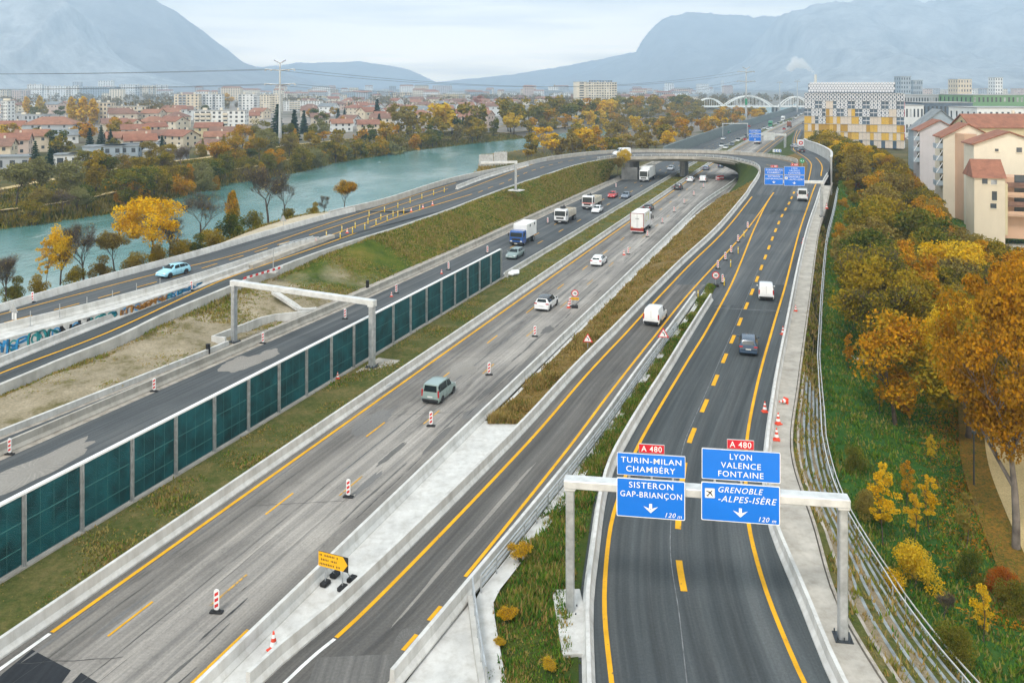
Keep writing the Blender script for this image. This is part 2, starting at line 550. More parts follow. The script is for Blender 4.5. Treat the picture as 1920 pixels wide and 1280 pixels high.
M['grass'] = earth('grass', [(.32, (.035, .075, .010)), (.5, (.085, .10, .022)), (.68, (.21, .165, .065))], .30, [(.35, (.03, .06, .01)), (.65, (.19, .145, .06))], 2.2, .45)
M['grass_lush'] = earth('grass_lush', [(.3, (.018, .045, .006)), (.55, (.045, .075, .010)), (.75, (.13, .11, .015))], .22, [(.35, (.02, .05, .007)), (.65, (.09, .085, .015))], 1.6, .4)
M['grass_dry'] = earth('grass_dry', [(.3, (.10, .075, .018)), (.5, (.19, .115, .032)), (.7, (.27, .20, .10))], .28, [(.35, (.075, .068, .014)), (.65, (.24, .15, .05))], 2.0, .5)
M['soil'] = earth('soil', [(.3, (.20, .155, .10)), (.55, (.29, .24, .165)), (.75, (.36, .30, .215))], .3, [(.38, (.13, .105, .045)), (.6, (.31, .25, .17))], 1.4, .45)
M['sand'] = earth('sand', [(.3, (.40, .33, .22)), (.7, (.62, .55, .42))], .4, [(.3, (.36, .29, .19)), (.7, (.6, .52, .4))], 3, .4)
M['path'] = earth('path', [(.3, (.45, .33, .15)), (.7, (.62, .47, .24))], .4, [(.3, (.42, .30, .13)), (.7, (.6, .46, .25))], 3, .4)
M['park'] = earth('park_grass', [(.3, (.014, .065, .012)), (.52, (.030, .105, .018)), (.74, (.09, .125, .016))], .35, [(.35, (.012, .06, .010)), (.66, (.055, .125, .022))], 3.0, .5)
M['litter'] = earth('leaf_litter', [(.3, (.035, .08, .014)), (.5, (.13, .10, .018)), (.7, (.30, .14, .02))], .7, [(.4, (.06, .07, .012)), (.6, (.34, .15, .02))], 5.0, .6)
M['bankside'] = earth('bankside', [(.3, (.05, .048, .014)), (.5, (.10, .085, .025)), (.7, (.18, .13, .05))], .12, [(.35, (.04, .055, .012)), (.65, (.17, .12, .05))], 1.2, .5)
M['bar'] = earth('sandbar_grass', [(.3, (.22, .14, .05)), (.6, (.36, .25, .12)), (.75, (.46, .35, .22))], .08, [(.35, (.20, .14, .05)), (.65, (.42, .3, .16))], 1.2, .4)
M['bark'] = plain('bark', (.085, .066, .050), .9, var=.25, scale=2.0)
M['bark_grey'] = plain('bark_grey', (.17, .145, .125), .9, var=.25, scale=2.0)
M['twig'] = plain('twigs', (.15, .105, .075), .95, var=.3, scale=1.0)
M['lf_orange'] = leaf('leaves_orange', [(0.194, 0.084, 0.007), (0.402, 0.174, 0.008), (0.648, 0.312, 0.012), (0.350, 0.240, 0.017)])
M['lf_rust'] = leaf('leaves_rust', [(.15, .062, .004), (.31, .125, .006), (.48, .22, .010), (.30, .16, .012)])
M['lf_gold'] = leaf('leaves_gold', [(.40, .19, .006), (.62, .34, .007), (.78, .47, .012), (.60, .42, .03)])
M['lf_olive'] = leaf('leaves_olive', [(0.061, 0.067, 0.010), (0.122, 0.122, 0.015), (0.207, 0.177, 0.017), (0.354, 0.244, 0.018)])
M['lf_brown'] = leaf('leaves_brown', [(0.110, 0.079, 0.020), (0.187, 0.132, 0.029), (0.264, 0.182, 0.037), (0.275, 0.220, 0.050)])
M['lf_green'] = leaf('leaves_green', [(0.030, 0.051, 0.011), (0.057, 0.088, 0.014), (0.101, 0.128, 0.019), (0.203, 0.176, 0.024)])
M['lf_conifer'] = leaf('leaves_conifer', [(.006, .018, .012), (.010, .030, .018), (.018, .045, .024), (.03, .06, .03)], .12)
M['lf_pale'] = leaf('leaves_pale', [(.12, .13, .05), (.2, .2, .08), (.28, .26, .1), (.22, .21, .07)])
M['lf_red'] = leaf('leaves_red', [(.2, .03, .008), (.34, .06, .01), (.42, .11, .012), (.3, .1, .015)])
M['lf_grass'] = leaf('blades_green', [(0.032, 0.102, 0.013), (0.065, 0.174, 0.020), (0.131, 0.225, 0.026), (0.246, 0.246, 0.036)])
M['lf_dry'] = leaf('blades_dry', [(0.145, 0.109, 0.026), (0.275, 0.174, 0.043), (0.435, 0.290, 0.102), (0.362, 0.261, 0.087)])
M['lf_verge'] = leaf('blades_verge', [(0.065, 0.109, 0.014), (0.131, 0.152, 0.023), (0.232, 0.210, 0.051), (0.362, 0.290, 0.102)])
M['lf_litter'] = leaf('fallen_leaves', [(.24, .09, .01), (.42, .17, .012), (.60, .30, .02), (.3, .12, .02)])
M['glass'] = plain('vehicle_glass', (.010, .018, .020), .12, 0, .28, .05)
M['tyre'] = plain('tyre', (.015, .015, .016), .85)
M['rim'] = plain('wheel_rim', (.38, .39, .40), .35, .6)
M['head'] = plain('headlamp', (.75, .77, .78), .15, 0, .8, .02)
M['tail'] = plain('tail_lamp', (.42, .012, .015), .2, 0, .6, .04)
M['amber'] = plain('amber_lamp', (.8, .28, .02), .3, 0, .6, .04)
M['plate'] = plain('number_plate', (.72, .72, .70), .5, var=.02)
M['plastic'] = plain('dark_plastic', (.022, .023, .025), .6)
# ================================================================== alignment of the roads
UZ = lambda Y: 3.06 * math.log1p(math.exp(min(50, (Y - 372) / 55.0)))       # the motorway bends gently right beyond the bridge
MX = lambda Y, d=0.0: -38 + .36 * Y + UZ(Y) * 1.0 + d
M_HEAD = math.atan2(.36, 1.0)
def mline(d, y0, y1, step=3.0, z=0.0):
 n = max(2, int((y1 - y0) / step) + 1)
 return [Vector((MX(y, d), y, z)) for y in np.linspace(y0, y1, n)]
B_left = rs(pl([(505, 1309), (534, 1280), (583, 1233), (640, 1187), (971, 850), (1118, 683), (1280, 510), (1361, 430), (1410, 369)], zA), 1.5)
B_right = rs(pl([(715, 1265), (784, 1186), (855, 1102), (1058, 850), (1150, 728), (1280, 564), (1401, 430), (1450, 362), (1459, 349)], zA), 1.5)
A_left = rs(pl([(1152, 1330), (1147, 1280), (1133, 1135), (1144, 991), (1154, 951), (1191, 847), (1280, 692), (1324, 621), (1371, 534), (1414, 430), (1440, 377), (1460, 349)], zA), 1.5)
A_dash = rs(pl([(1303, 1250), (1290, 1150), (1271, 1022), (1290, 838), (1307, 793), (1329, 742), (1347, 699), (1378, 626), (1403, 565), (1423, 514), (1439, 471), (1453, 435), (1466, 405), (1480, 380), (1490, 358), (1497, 341)], zA), 1.0)
A_right = rs(pl([(1540, 1340), (1508, 1280), (1448, 1139), (1424, 1068), (1404, 984), (1398, 900), (1401, 821), (1421, 716), (1448, 618), (1471, 541), (1488, 474), (1500, 430), (1515, 386), (1530, 345), (1539, 326.5, 6.0), (1541, 311, 6.25), (1532, 298, 6.3), (1515, 286, 6.0), (1503, 279, 5.3), (1495, 270, 4.0), (1494, 258, 2.2), (1501, 244, .5)], zA), 1.5)
A_base = rs(pl([(1605, 1370), (1559, 1280), (1500, 1133), (1441, 984), (1430, 900), (1433, 843), (1451, 716), (1478, 581), (1495, 497), (1512, 430), (1527, 386), (1541, 345), (1556, 316, 6.0), (1555, 304, 6.25), (1545, 296, 6.3), (1530, 288, 6.2), (1512, 280.5, 5.6), (1503, 272, 4.4), (1500, 259, 2.2), (1506, 244, .5)], zA), 1.5)
A_walk = rs(pl([(1713, 1370), (1653, 1280), (1566, 1129), (1524, 988), (1482, 850), (1495, 716), (1515, 571), (1535, 430), (1548, 386), (1557, 350)], zA), 1.5)
A_inbar = rs(pl([(1106, 1340), (1104, 1280), (1102, 1140), (1112, 1051), (1137, 900), (1180, 812), (1255, 690), (1290, 632), (1333, 563)], zA), 1.5)
B_rbar = rs(pl([(735, 1290), (875, 1119), (985, 985), (1092, 850), (1211, 684), (1303, 559)], zA), 1.5)
BL0 = [p for p in off(B_left, -1.15) if p.y < 180]
BR_near = BL0 + pl([(1417, 344, 5.1), (1425, 329, 5.8), (1424, 318, 6.1), (1414, 311, 6.25), (1400, 307, 6.3), (1370, 300.5, 6.3), (1340, 297.5, 6.3), (1300, 295.5, 6.3), (1240, 295, 6.3), (1190, 296, 6.3), (1144, 298, 6.25)]) + \
   pl([(1087, 308), (1026, 327), (942, 355), (842, 393), (741, 428), (640, 459), (571, 483), (430, 538), (310, 588), (215, 634), (110, 676), (0, 722), (-90, 760)], zL2)
BR_near = rs(BR_near, 1.5)
iE = max(range(len(BR_near)), key=lambda i: BR_near[i].y)
L_near = [p for p in BR_near[iE:]]
near_first = BR_near[:iE + 1]
L_far = rs(pl([(1496, 310, 6.15), (1492, 305, 6.25), (1475, 300.5, 6.3), (1448, 296, 6.3), (1415, 292.5, 6.3), (1381, 290, 6.3), (1330, 287.5, 6.3), (1280, 286.5, 6.3), (1210, 286, 6.3), (1144, 288, 6.3)]) +
   pl([(1043, 299), (959, 318), (848, 342), (720, 383), (640, 402)], zL1) + pl([(560, 424), (494, 443), (336, 489), (235, 516), (120, 548), (0, 583), (-120, 617)], zL1), 1.5)
iF = max(range(len(L_far)), key=lambda i: L_far[i].y)
for pts in (B_left, B_right, A_left, A_dash, A_inbar, B_rbar):
 for p in pts: p.z = zA(p.y)
for pts in (A_right, A_base, A_walk):
 for p in pts:
  if p.y < 205: p.z = zA(p.y)
for p in BR_near[:iE]:
 if p.y < 180: p.z = zA(p.y)
for p in L_near:
 if p.y < 241: p.z = zL2(p.y)
for i, p in enumerate(L_far):
 if i > iF and p.y < 241: p.z = zL1(p.y)
# ================================================================== ground, river
far_bank = xof([(-175, 60, 0), (-135, 130, 0), (-106, 177, 0), (-97, 190, 0), (-90.6, 205, 0), (-88, 225, 0), (-84, 261, 0), (-73, 293, 0), (-66, 333, 0), (-48, 386, 0), (-24, 431, 0), (12, 493, 0), (58, 582, 0), (123, 732, 0), (205, 900, 0), (420, 1300, 0), (900, 2200, 0), (3000, 6000, 0)])
near_bank = xof([(-110, 20, 0), (-78, 75, 0), (-67, 93, 0), (-59, 121, 0), (-50, 140, 0), (-42, 158, 0), (-38, 172, 0), (-32, 190, 0), (-22, 220, 0), (-16, 250, 0), (-14, 290, 0), (-15, 345, 0), (4, 372, 0), (36, 447, 0), (68, 540, 0), (128, 650, 0), (190, 760, 0), (262, 880, 0), (470, 1260, 0), (980, 2200, 0), (3100, 6000, 0)])
walkx = xof(A_walk)
WATER = -3.0
def sstep(a, b, x):
 t = min(1, max(0, (x - a) / (b - a)))
 return t * t * (3 - 2 * t)
CW = ip([(28, 8.2), (40, 7.4), (44, 7.0), (51, 5.4), (60, 4.2), (72, 2.7), (90, 1.7), (110, 1.5), (200, 1.5)])
CD = ip([(28, 4.3), (55, 4.2), (72, 3.2), (90, 2.3), (200, 2.0)])
def ground_z(x, y):
 fb, nb = far_bank(y), near_bank(y)
 if x < fb:
  d = fb - x
  z = -5.2 + sstep(-3, 7, d) * 3.2 + sstep(6, 14, d) * 1.7 + sstep(22, 30, d) * 2.0 - sstep(38, 48, d) * 1.9
 elif x < nb:
  z = -5.2
 else:
  z = -5.2 + sstep(-2, 9, x - nb) * 4.7
  if y < 420:
   wx = walkx(y) if y < 215 else 92 + (y - 215) * .22
   low = -4.6 * (1 - sstep(170, 420, y))
   if x > wx - .5:
    cw = CW(y)
    edge = (zA(y) if y < 215 else 6.3 * (1 - sstep(230, 360, y))) - CD(y) - .25
    if x < wx + cw: z = -.7 + (edge + .2) * sstep(wx - .5, wx + cw, x)
    else: z = edge + (low - edge) * sstep(0, 13, x - wx - cw)
 if y > 60:
  z += .25 * mnoise.noise((x * .06, y * .06, 1.3)) * sstep(60, 120, abs(x) + y * .2)
 return z
mb = MB()
us = np.concatenate([np.linspace(-1.9, -.85, 18), np.linspace(-.83, .95, 230), np.linspace(.97, 1.9, 16)])
ys_ = [6 * (1.0225 ** i) for i in range(330)]
ys_ = [y for y in ys_ if y < 9200] + [9400]
for y in ys_:
 for u in us:
  x = max(-9500, min(9500, u * (y + 25)))
  mb.v.append((x, y, ground_z(x, y)))
k = len(us)
for i in range(len(ys_) - 1):
 for j in range(k - 1):
  mb.f.append((i * k + j, i * k + j + 1, (i + 1) * k + j + 1, (i + 1) * k + j)); mb.m.append(0); mb.uv.append(None); mb.sm.append(True)
m, n, b, o = new_mat('ground')
g = n.nodes.new('ShaderNodeNewGeometry').outputs['Position']
a = noise_tex(n, g, .05, 8, .65); r = ramp(n, [(.35, (.04, .05, .012)), (.5, (.085, .08, .025)), (.65, (.16, .12, .05))]); n.links.new(a.outputs[0], r.inputs[0])
a2 = noise_tex(n, g, 1.1, 6, .7); r2 = ramp(n, [(.35, (.55, .6, .5)), (.65, (1.3, 1.25, 1.2))]); n.links.new(a2.outputs[0], r2.inputs[0])
c1 = mixc(n, .8, r.outputs[0], r2.outputs[0], 'MULTIPLY')
v = n.nodes.new('ShaderNodeTexVoronoi'); v.inputs['Scale'].default_value = .03; n.links.new(g, v.inputs['Vector'])
rv = ramp(n, [(0, (.10, .11, .05)), (.3, (.28, .24, .21)), (.5, (.16, .15, .12)), (.7, (.34, .30, .27)), (1, (.12, .12, .06))]); n.links.new(v.outputs['Color'], rv.inputs[0])
sp = n.nodes.new('ShaderNodeSeparateXYZ'); n.links.new(g, sp.inputs[0])
mr = n.nodes.new('ShaderNodeMapRange'); mr.inputs['From Min'].default_value = 330; mr.inputs['From Max'].default_value = 520; n.links.new(sp.outputs['Y'], mr.inputs['Value'])
c2 = mixc(n, mr.outputs[0], c1.outputs[0], rv.outputs[0])
n.links.new(c2.outputs[0], b.inputs['Base Color']); b.inputs['Roughness'].default_value = .95; b.inputs['Specular IOR Level'].default_value = .1
M['ground'] = m
tag(mb.build('ground', M['ground']), kind='structure')
m, n, b, o = new_mat('river_water')
g = n.nodes.new('ShaderNodeNewGeometry').outputs['Position']
a = noise_tex(n, g, .03, 6, .6, (1, .45, 1)); r = ramp(n, [(.36, (.03, .155, .145)), (.5, (.09, .225, .21)), (.64, (.27, .38, .365))]); n.links.new(a.outputs[0], r.inputs[0])
f_ = noise_tex(n, g, .09, 9, .74, (1.0, .28, 1), (4, 2, 0)); rf = ramp(n, [(.655, (0, 0, 0)), (.72, (1, 1, 1))]); n.links.new(f_.outputs[0], rf.inputs[0])
c = mixc(n, rf.outputs[0], r.outputs[0], (.62, .70, .68)); n.links.new(c.outputs[0], b.inputs['Base Color'])
b.inputs['Roughness'].default_value = .16; b.inputs['IOR'].default_value = 1.33
wv = noise_tex(n, g, .55, 7, .68, (1, .6, 1)); bump(n, b, wv.outputs[0], .55, .35)
M['water'] = m
mb = MB()
yy = [20 * (1.03 ** i) for i in range(200)]; yy = [y for y in yy if y < 3200]
mb.loft([Vector((far_bank(y) - 6, y, WATER)) for y in yy], [Vector((near_bank(y) + 6, y, WATER)) for y in yy], cols=6)
tag(mb.build('river', M['water']), kind='structure')
mb = MB()
yy = np.linspace(232, 470, 60)
def barz(p, t, s):
 return sstep(0, .25, t) * 1.6 + .5 * mnoise.noise((p.x * .08, p.y * .08, 4)) * sstep(0, .2, t)
mb.loft([Vector((near_bank(y) - 1.5, y, -3.3)) for y in yy], [Vector((near_bank(y) + 55, y, -3.0)) for y in yy], cols=24, bump=barz)
tag(mb.build('sandbar', M['bar']), kind='structure')
for d0, wd, nm in ((11.5, 2.2, 'riverside_path'), (32.5, 3.0, 'levee_path')):
 mb = MB()
 yy = [70 * (1.012 ** i) for i in range(240)]; yy = [y for y in yy if y < 900]
 f1 = [Vector((far_bank(y) - d0 - wd, y, ground_z(far_bank(y) - d0 - wd / 2, y) + .28)) for y in yy]
 f2 = [Vector((far_bank(y) - d0, y, ground_z(far_bank(y) - d0 - wd / 2, y) + .28)) for y in yy]
 mb.loft(f1, f2)
 tag(mb.build(nm, M['path']), kind='structure')
# ================================================================== roads
YB = 26
def strip(name, L, Rr, mat, kind='structure', cols=1, bump=None, parent=None, n=None):
 if n is None: n = max(len(L), len(Rr))
 mb = MB()
 mb.loft(rsn(L, n), rsn(Rr, n), cols=cols, bump=bump)
 o = mb.build(name, mat, parent)
 if kind and not parent: o['kind'] = kind
 return o
def line_mark(mb, pts, width, dz=.02):
 mb.loft(off(pts, -width / 2, dz), off(pts, width / 2, dz))
def dash_mark(mb, pts, width, dl, gap, start=0.0, dz=.02):
 A = np.array([tuple(p) for p in pts])
 L = np.concatenate([[0], np.cumsum(np.linalg.norm(np.diff(A, axis=0), axis=1))])
 at = lambda s: Vector([np.interp(s, L, A[:, i]) for i in range(3)])
 s = start
 while s + dl < L[-1]:
  seg = [at(max(0, s) + (dl - max(0, -s)) * k / 3) for k in range(4)]
  mb.loft(off(seg, -width / 2, dz), off(seg, width / 2, dz))
  s += dl + gap
dB1 = ip([(26, -22.6), (63, -22.0), (90, -21.1), (105, -20.5), (130, -20.1)])
dK = ip([(26, -28), (40, -26.6), (66, -25.0), (86, -23.5), (110, -23.1), (140, -22.8)])
mvar = lambda f, y0, y1, o=0.0, z=0.0: [Vector((MX(y, f(y) + o), y, z)) for y in np.linspace(y0, y1, max(2, int((y1 - y0) / 3)))]
roadM2 = strip('motorway_road_surface', mline(-.7, YB, 1400, 6), mline(10.6, YB, 1400, 6), M['asphalt_worn'])
roadM1 = strip('motorway_oncoming_surface', mvar(dB1, YB, 1400, .2), mvar(lambda y: -7.0, YB, 1400), M['asphalt_mid'])
strip('motorway_right_shoulder', mline(10.6, 150, 260, 4), [p + Vector((sstep(150, 215, p.y) * 4.5, 0, 0)) for p in mline(10.62, 150, 260, 4)], M['asphalt_worn'], n=30)
strip('motorway_merge_surface', mline(10.55, 256, 900, 5), [p + Vector((8 * sstep(640, 430, p.y), 0, 0)) for p in mline(14.5, 256, 900, 5)], M['asphalt_b'])
def marks(name, mat, parent):
 o = MARK[name].build(name, mat, parent)
 return o
MARK = {}
mk = MB()
line_mark(mk, mline(0.0, 42.4, 900, 5), .24)
mk.build('edge_line', M['yellow'], roadM2)
mk = MB(); dash_mark(mk, mline(3.02, 30, 640, 3), .13, 3.0, 9.7, .16); mk.build('lane_dashes', M['yellow'], roadM2)
mk = MB(); dash_mark(mk, mline(6.28, 30, 640, 3), .13, 3.0, 9.7, 2.8); mk.build('lane_dashes', M['yellow_worn'], roadM2)
mk = MB(); dash_mark(mk, mline(9.55, 30, 44, 3), .15, 6.2, 40, 7.2); mk.build('lane_dashes', M['yellow'], roadM2)
mk = MB(); line_mark(mk, mline(0.0, YB, 42.3, 3), .22); mk.build('white_edge_line', M['white_line'], roadM2)
mk = MB()
line_mark(mk, mline(1.5, 78, 240, 4), .10, .008)
line_mark(mk, [Vector((MX(y, 2.2 + 5 * (y - 60) / 130), y, 0)) for y in np.linspace(95, 190, 30)], .08, .008)
line_mark(mk, mline(4.55, 60, 200, 4), .09, .008)
mk.build('faded_line', M['ghost_line'], roadM2)
mk = MB()
dash_mark(mk, mline(-10.4, 122, 640, 3), .15, 3.0, 9.5, 1.0); dash_mark(mk, mline(-13.7, 128, 640, 3), .15, 3.0, 9.5, 3.0)
mk.build('lane_dashes', M['yellow'], roadM1)
mk = MB(); line_mark(mk, mline(-9.6, 40, 115, 4), .10, .008); line_mark(mk, mline(-11.8, 40, 118, 4), .12, .008); line_mark(mk, mline(-14.8, 36, 160, 4), .10, .008); mk.build('faded_line', M['ghost_line'], roadM1)
mk = MB()
line_mark(mk, mline(10.75, 300, 640, 4), .25); line_mark(mk, mline(13.4, 330, 520, 4), .22)
mk.build('edge_line', M['yellow'], roadM2)
def patch(name, corners, mat, parent, dz=.006, zf=z0, k=8):
 c = pl(corners, zf)
 mb = MB()
 L = [c[0].lerp(c[3], i / k) + Vector((0, 0, dz)) for i in range(k + 1)]
 Rr = [c[1].lerp(c[2], i / k) + Vector((0, 0, dz)) for i in range(k + 1)]
 mb.loft(L, Rr)
 return mb.build(name, mat, parent)
patch('asphalt_repair', [(-60, 1330), (-20, 1300), (60, 1217), (5, 1262)], M['asphalt_patch'], roadM2)
patch('asphalt_repair', [(-120, 1400), (30, 1400), (133, 1256), (60, 1217)], M['asphalt_patch'], roadM2, .009)
patch('asphalt_repair', [(90, 1330), (180, 1330), (186, 1281), (152, 1260)], M['asphalt_patch'], roadM2)
def blob(name, cx, cy, rx, ry, mat, parent, dz=.007, seed=0, zf=z0, rot=None):
 """irregular stain or repair in the surface, long axis along the road"""
 c = PP(cx, cy, zf)
 a = rot if rot is not None else M_HEAD
 mb = MB()
 vs = []
 N = 40
 for i in range(N):
  t = 2 * math.pi * i / N
  q = 1 + .45 * mnoise.noise((math.cos(t) * 1.6 + seed, math.sin(t) * 1.6, seed * 1.7)) + .2 * mnoise.noise((math.cos(t) * 5 + seed, math.sin(t) * 5, 9))
  u, v_ = rx * math.cos(t) * q, ry * math.sin(t) * q
  vs.append(c + Vector((u * math.cos(a) + v_ * math.sin(a), -u * math.sin(a) + v_ * math.cos(a), dz)))
 vs.append(c + Vector((0, 0, dz)))
 mb.add(vs, [(N, i, (i + 1) % N) for i in range(N)], 0, [[(0, 0), (0, 1), (1, 1)]] * N)
 return mb.build(name, mat, parent)
M['stain'] = asphalt('asphalt_stain', (.20, .195, .188), (.27, .262, .25), (.15, .147, .142), .5, .2)
M['dust'] = asphalt('asphalt_dust', (.30, .28, .25), (.38, .36, .33), (.20, .19, .18), .5, .1)
M['oil'] = asphalt('asphalt_dark', (.155, .15, .142), (.21, .20, .19), (.11, .107, .102), .5, .2)
for (x, y, rx, ry, mt, sd) in [(905, 768, .9, 2.0, 'stain', 1), (880, 778, .5, 1.0, 'stain', 2), (1027, 618, .55, 1.5, 'oil', 3), (700, 790, 1.0, 3.0, 'stain', 4), (870, 690, 1.0, 2.5, 'dust', 5),
        (735, 850, .25, 2.2, 'oil', 7), (825, 820, .3, 3.0, 'oil', 8), (690, 905, .3, 2.0, 'stain', 10), (980, 690, .3, 4.5, 'oil', 11),
        (1080, 610, .5, 7.0, 'stain', 13), (930, 720, .22, 5.0, 'oil', 14), (690, 735, .8, 2.4, 'stain', 15), (620, 790, .6, 1.8, 'stain', 16)]:
 blob('surface_stain', x, y, rx, ry, M[mt], roadM2, .006 + sd * .0006, sd)
for (x, y, rx, ry, mt, sd) in [(455, 680, 1.5, 2.6, 'dust', 21), (495, 668, .9, 2.2, 'dust', 22), (60, 880, 1.6, 5.0, 'dust', 23), (430, 650, .6, 2.0, 'stain', 24)]:
 blob('surface_stain', x, y, rx, ry, M[mt], roadM1, .007 + sd * .0004, sd)
M['tar'] = plain('tar_seam', (.05, .05, .05), .7, var=.3, scale=2)
def seam(name, mat, f, y0, y1, wd, seed, gap=.3, parent=None, amp=.12):
 mb = MB(); rg_ = random.Random(seed); y = y0
 while y < y1:
  L_ = rg_.uniform(2, 9)
  if rg_.random() > gap:
   pts = [f(y + L_ * k / 8) + Vector((amp * mnoise.noise(((y + L_ * k / 8) * .35, seed, 0)), 0, .011)) for k in range(9)]
   ws_ = [wd * (.25 + .9 * abs(mnoise.noise((y + k * .8, seed * 2.3, 1)))) * (0.15 if k in (0, 8) else 1) for k in range(9)]
   ns = normals(pts)
   mb.loft([p - n_ * w_ for p, n_, w_ in zip(pts, ns, ws_)], [p + n_ * w_ for p, n_, w_ in zip(pts, ns, ws_)])
  y += L_ * rg_.uniform(.8, 1.1)
 return mb.build(name, mat, parent)
for k, (d, w_, gp, mt) in enumerate(((1.5, .03, .15, 'tar'), (4.55, .04, .1, 'tar'), (7.75, .10, .45, 'tar'), (8.3, .16, .55, 'oil'), (5.3, .03, .5, 'tar'), (9.0, .05, .4, 'tar'), (10.0, .22, .25, 'stain'), (.55, .22, .5, 'stain'), (2.3, .20, .6, 'stain'), (7.0, .16, .6, 'dust'), (6.0, .18, .65, 'dust'))):
 seam('worn_seam', M[mt], lambda y, d=d: Vector((MX(y, d), y, 0)), 36, 190, w_, 40 + k, gp, roadM2)
for k in range(9):
 y = 40 + 15 * k
 mb = MB(); pts = [Vector((MX(y + .12 * d + .25 * mnoise.noise((d * .8, y, 2)), d), y + .12 * d + .25 * mnoise.noise((d * .8, y, 2)), .013)) for d in np.linspace(.4 + k % 3, 5 + (k * 7) % 5, 14)]
 line_mark(mb, pts, .035, 0); mb.build('crack', M['tar'], roadM2)
yA = lambda pts, a, b: [p for p in pts if a <= p.y <= b]
ysB = np.linspace(34, 112, 70)
roadB = strip('slip_road_surface', by_y(off(B_left, -1.25), ysB), by_y(off(B_right, 1.0), ysB), M['asphalt_b'])
ysA = np.linspace(31, 112, 70)
roadA = strip('carriageway_surface', by_y(off(A_left, -1.5), ysA), by_y(A_base, ysA), M['asphalt_new'])
ysF = np.linspace(103, 193, 64)
L1_ = by_y(BR_near[:iE], ysF)
roadF = strip('flyover_approach_surface', [p + Vector((0, 0, -.012)) for p in L1_], [p + Vector((0, 0, -.012)) for p in by_y(A_base[:len(A_base) // 1], ysF)], M['asphalt_mid'])
mk = MB(); line_mark(mk, by_y(B_left, np.linspace(42, 176, 90)), .24); mk.build('edge_line', M['yellow'], roadB)
mk = MB(); line_mark(mk, by_y(B_right, np.linspace(47.2, 188, 90)), .22)
dash_mark(mk, by_y(B_right, np.linspace(40.5, 46.8, 9)), .22, 1.3, 1.2, .6); mk.build('edge_line', M['yellow'], roadB)
mk = MB(); line_mark(mk, by_y(B_left, np.linspace(34, 41.9, 9)), .2); mk.build('white_edge_line', M['white_line'], roadB)
mk = MB(); line_mark(mk, by_y(A_left, np.linspace(31, 188, 110)), .24); line_mark(mk, rs([p for p in A_right], 1.5), .24); mk.build('edge_line', M['yellow'], roadA)
mk = MB(); dash_mark(mk, A_dash, .36, 3.0, 3.5, 6.0); mk.build('lane_dashes', M['yellow'], roadA)
patch('asphalt_repair', [(560, 1330), (770, 1330), (750, 1225), (595, 1232)], M['oil'], roadB, .007)
blob('surface_stain', 762, 1205, .55, 1.3, M['oil'], roadB, .012, 31, zA, .39)
blob('surface_stain', 900, 985, .15, 9, M['dust'], roadB, .006, 33, zA, .39)
patch('asphalt_panel', [(1384, 401), (1500, 403), (1508, 368), (1412, 365)], M['asphalt_new'], roadF, .004, zA)
mk = MB(); line_mark(mk, [P(1340, 577, .95), P(1395, 580, .95), P(1465, 583, .85)], .12, .02); mk.build('expansion_joint', M['ghost_line'], roadA)
mk = MB(); line_mark(mk, off(by_y(A_dash, np.linspace(34, 60, 30)), -.45), .05, .01); line_mark(mk, off(by_y(A_dash, np.linspace(62, 120, 40)), -.35), .05, .01); mk.build('faded_line', M['ghost_line'], roadA)
gore = P(1505, 331, 5.75)
endL, endR = by_y(BR_near[:iE], [192.5])[0], by_y(A_base, [192.5])[0]
mid = endL.lerp(endR, .72)
deckN = [endL] + [p for p in BR_near if False] + near_first[[i for i, p in enumerate(near_first) if p.y > 192.5][0]:] + L_near[1:]
deckF = [mid, mid.lerp(L_far[0], .5)] + L_far[:]
def nearest_on(pts, q):
 return min(range(len(pts)), key=lambda i: (pts[i] - q).length)
kN = [i for i, p in enumerate(deckN) if p.x < 40 and p.y < 239][0]; kF = [i for i, p in enumerate(deckF) if p.x < 40 and p.y < 239][0]
roadDeck = strip('flyover_deck_surface', [p + Vector((0, 0, -.002)) for p in deckN[:kN + 1]], [p + Vector((0, 0, -.002)) for p in deckF[:kF + 1]], M['asphalt_mid'], n=80)
Lsplit = 157.0
ysL = np.linspace(Lsplit - .5, 239.5, 60)
roadL = strip('riverside_road_surface', by_y(deckN[kN - 6:], ysL), by_y(deckF[kF - 6:], ysL), M['asphalt_mid'])
jN = [i for i, p in enumerate(deckN) if i > kN and p.y < Lsplit + 1][0]; jF = [i for i, p in enumerate(deckF) if i > kF and p.y < Lsplit + 1][0]
Lnl, Lfl = deckN[jN - 1:], deckF[jF - 1:]
for pts in ():
 pass
up_right = rs(pl([(605, 453), (537, 471), (437, 505), (329, 539), (168, 584), (0, 625), (-120, 656)], zL1), 1.5)          # foot of the upper road's barrier
low_left = rs(pl([(640, 441), (558, 470), (434, 518), (370, 541), (260, 584), (116, 641), (0, 689), (-120, 738)], zL2), 1.5)          # foot of the lower road's barrier
ysU = np.linspace(64, 157, 60)
roadU = strip('upper_road_surface', by_y(Lfl, ysU), [p for p in by_y(up_right, ysU)], M['asphalt_mid'])
ysW = np.linspace(60, 157, 60)
roadW = strip('lower_road_surface', by_y(low_left, ysW), by_y(Lnl, ysW), M['asphalt_new'])
for p in up_right: p.z = zL1(p.y)
for p in low_left: p.z = zL2(p.y)
WO = ip([(60, 2.8), (80, 2.6), (95, 1.7), (107, .7)])
def wall_line(pts): return [p - n * WO(p.y) for p, n in zip(pts, normals(pts))]
gpx = wall_line(up_right)
ysV = np.linspace(66, 106.5, 40)
strip('median_upper_fill', [Vector((p.x, p.y, zL1(p.y) + .03)) for p in by_y(up_right, ysV)], [Vector((p.x, p.y, zL1(p.y) + .03)) for p in by_y(gpx, ysV)], M['concrete_light'])
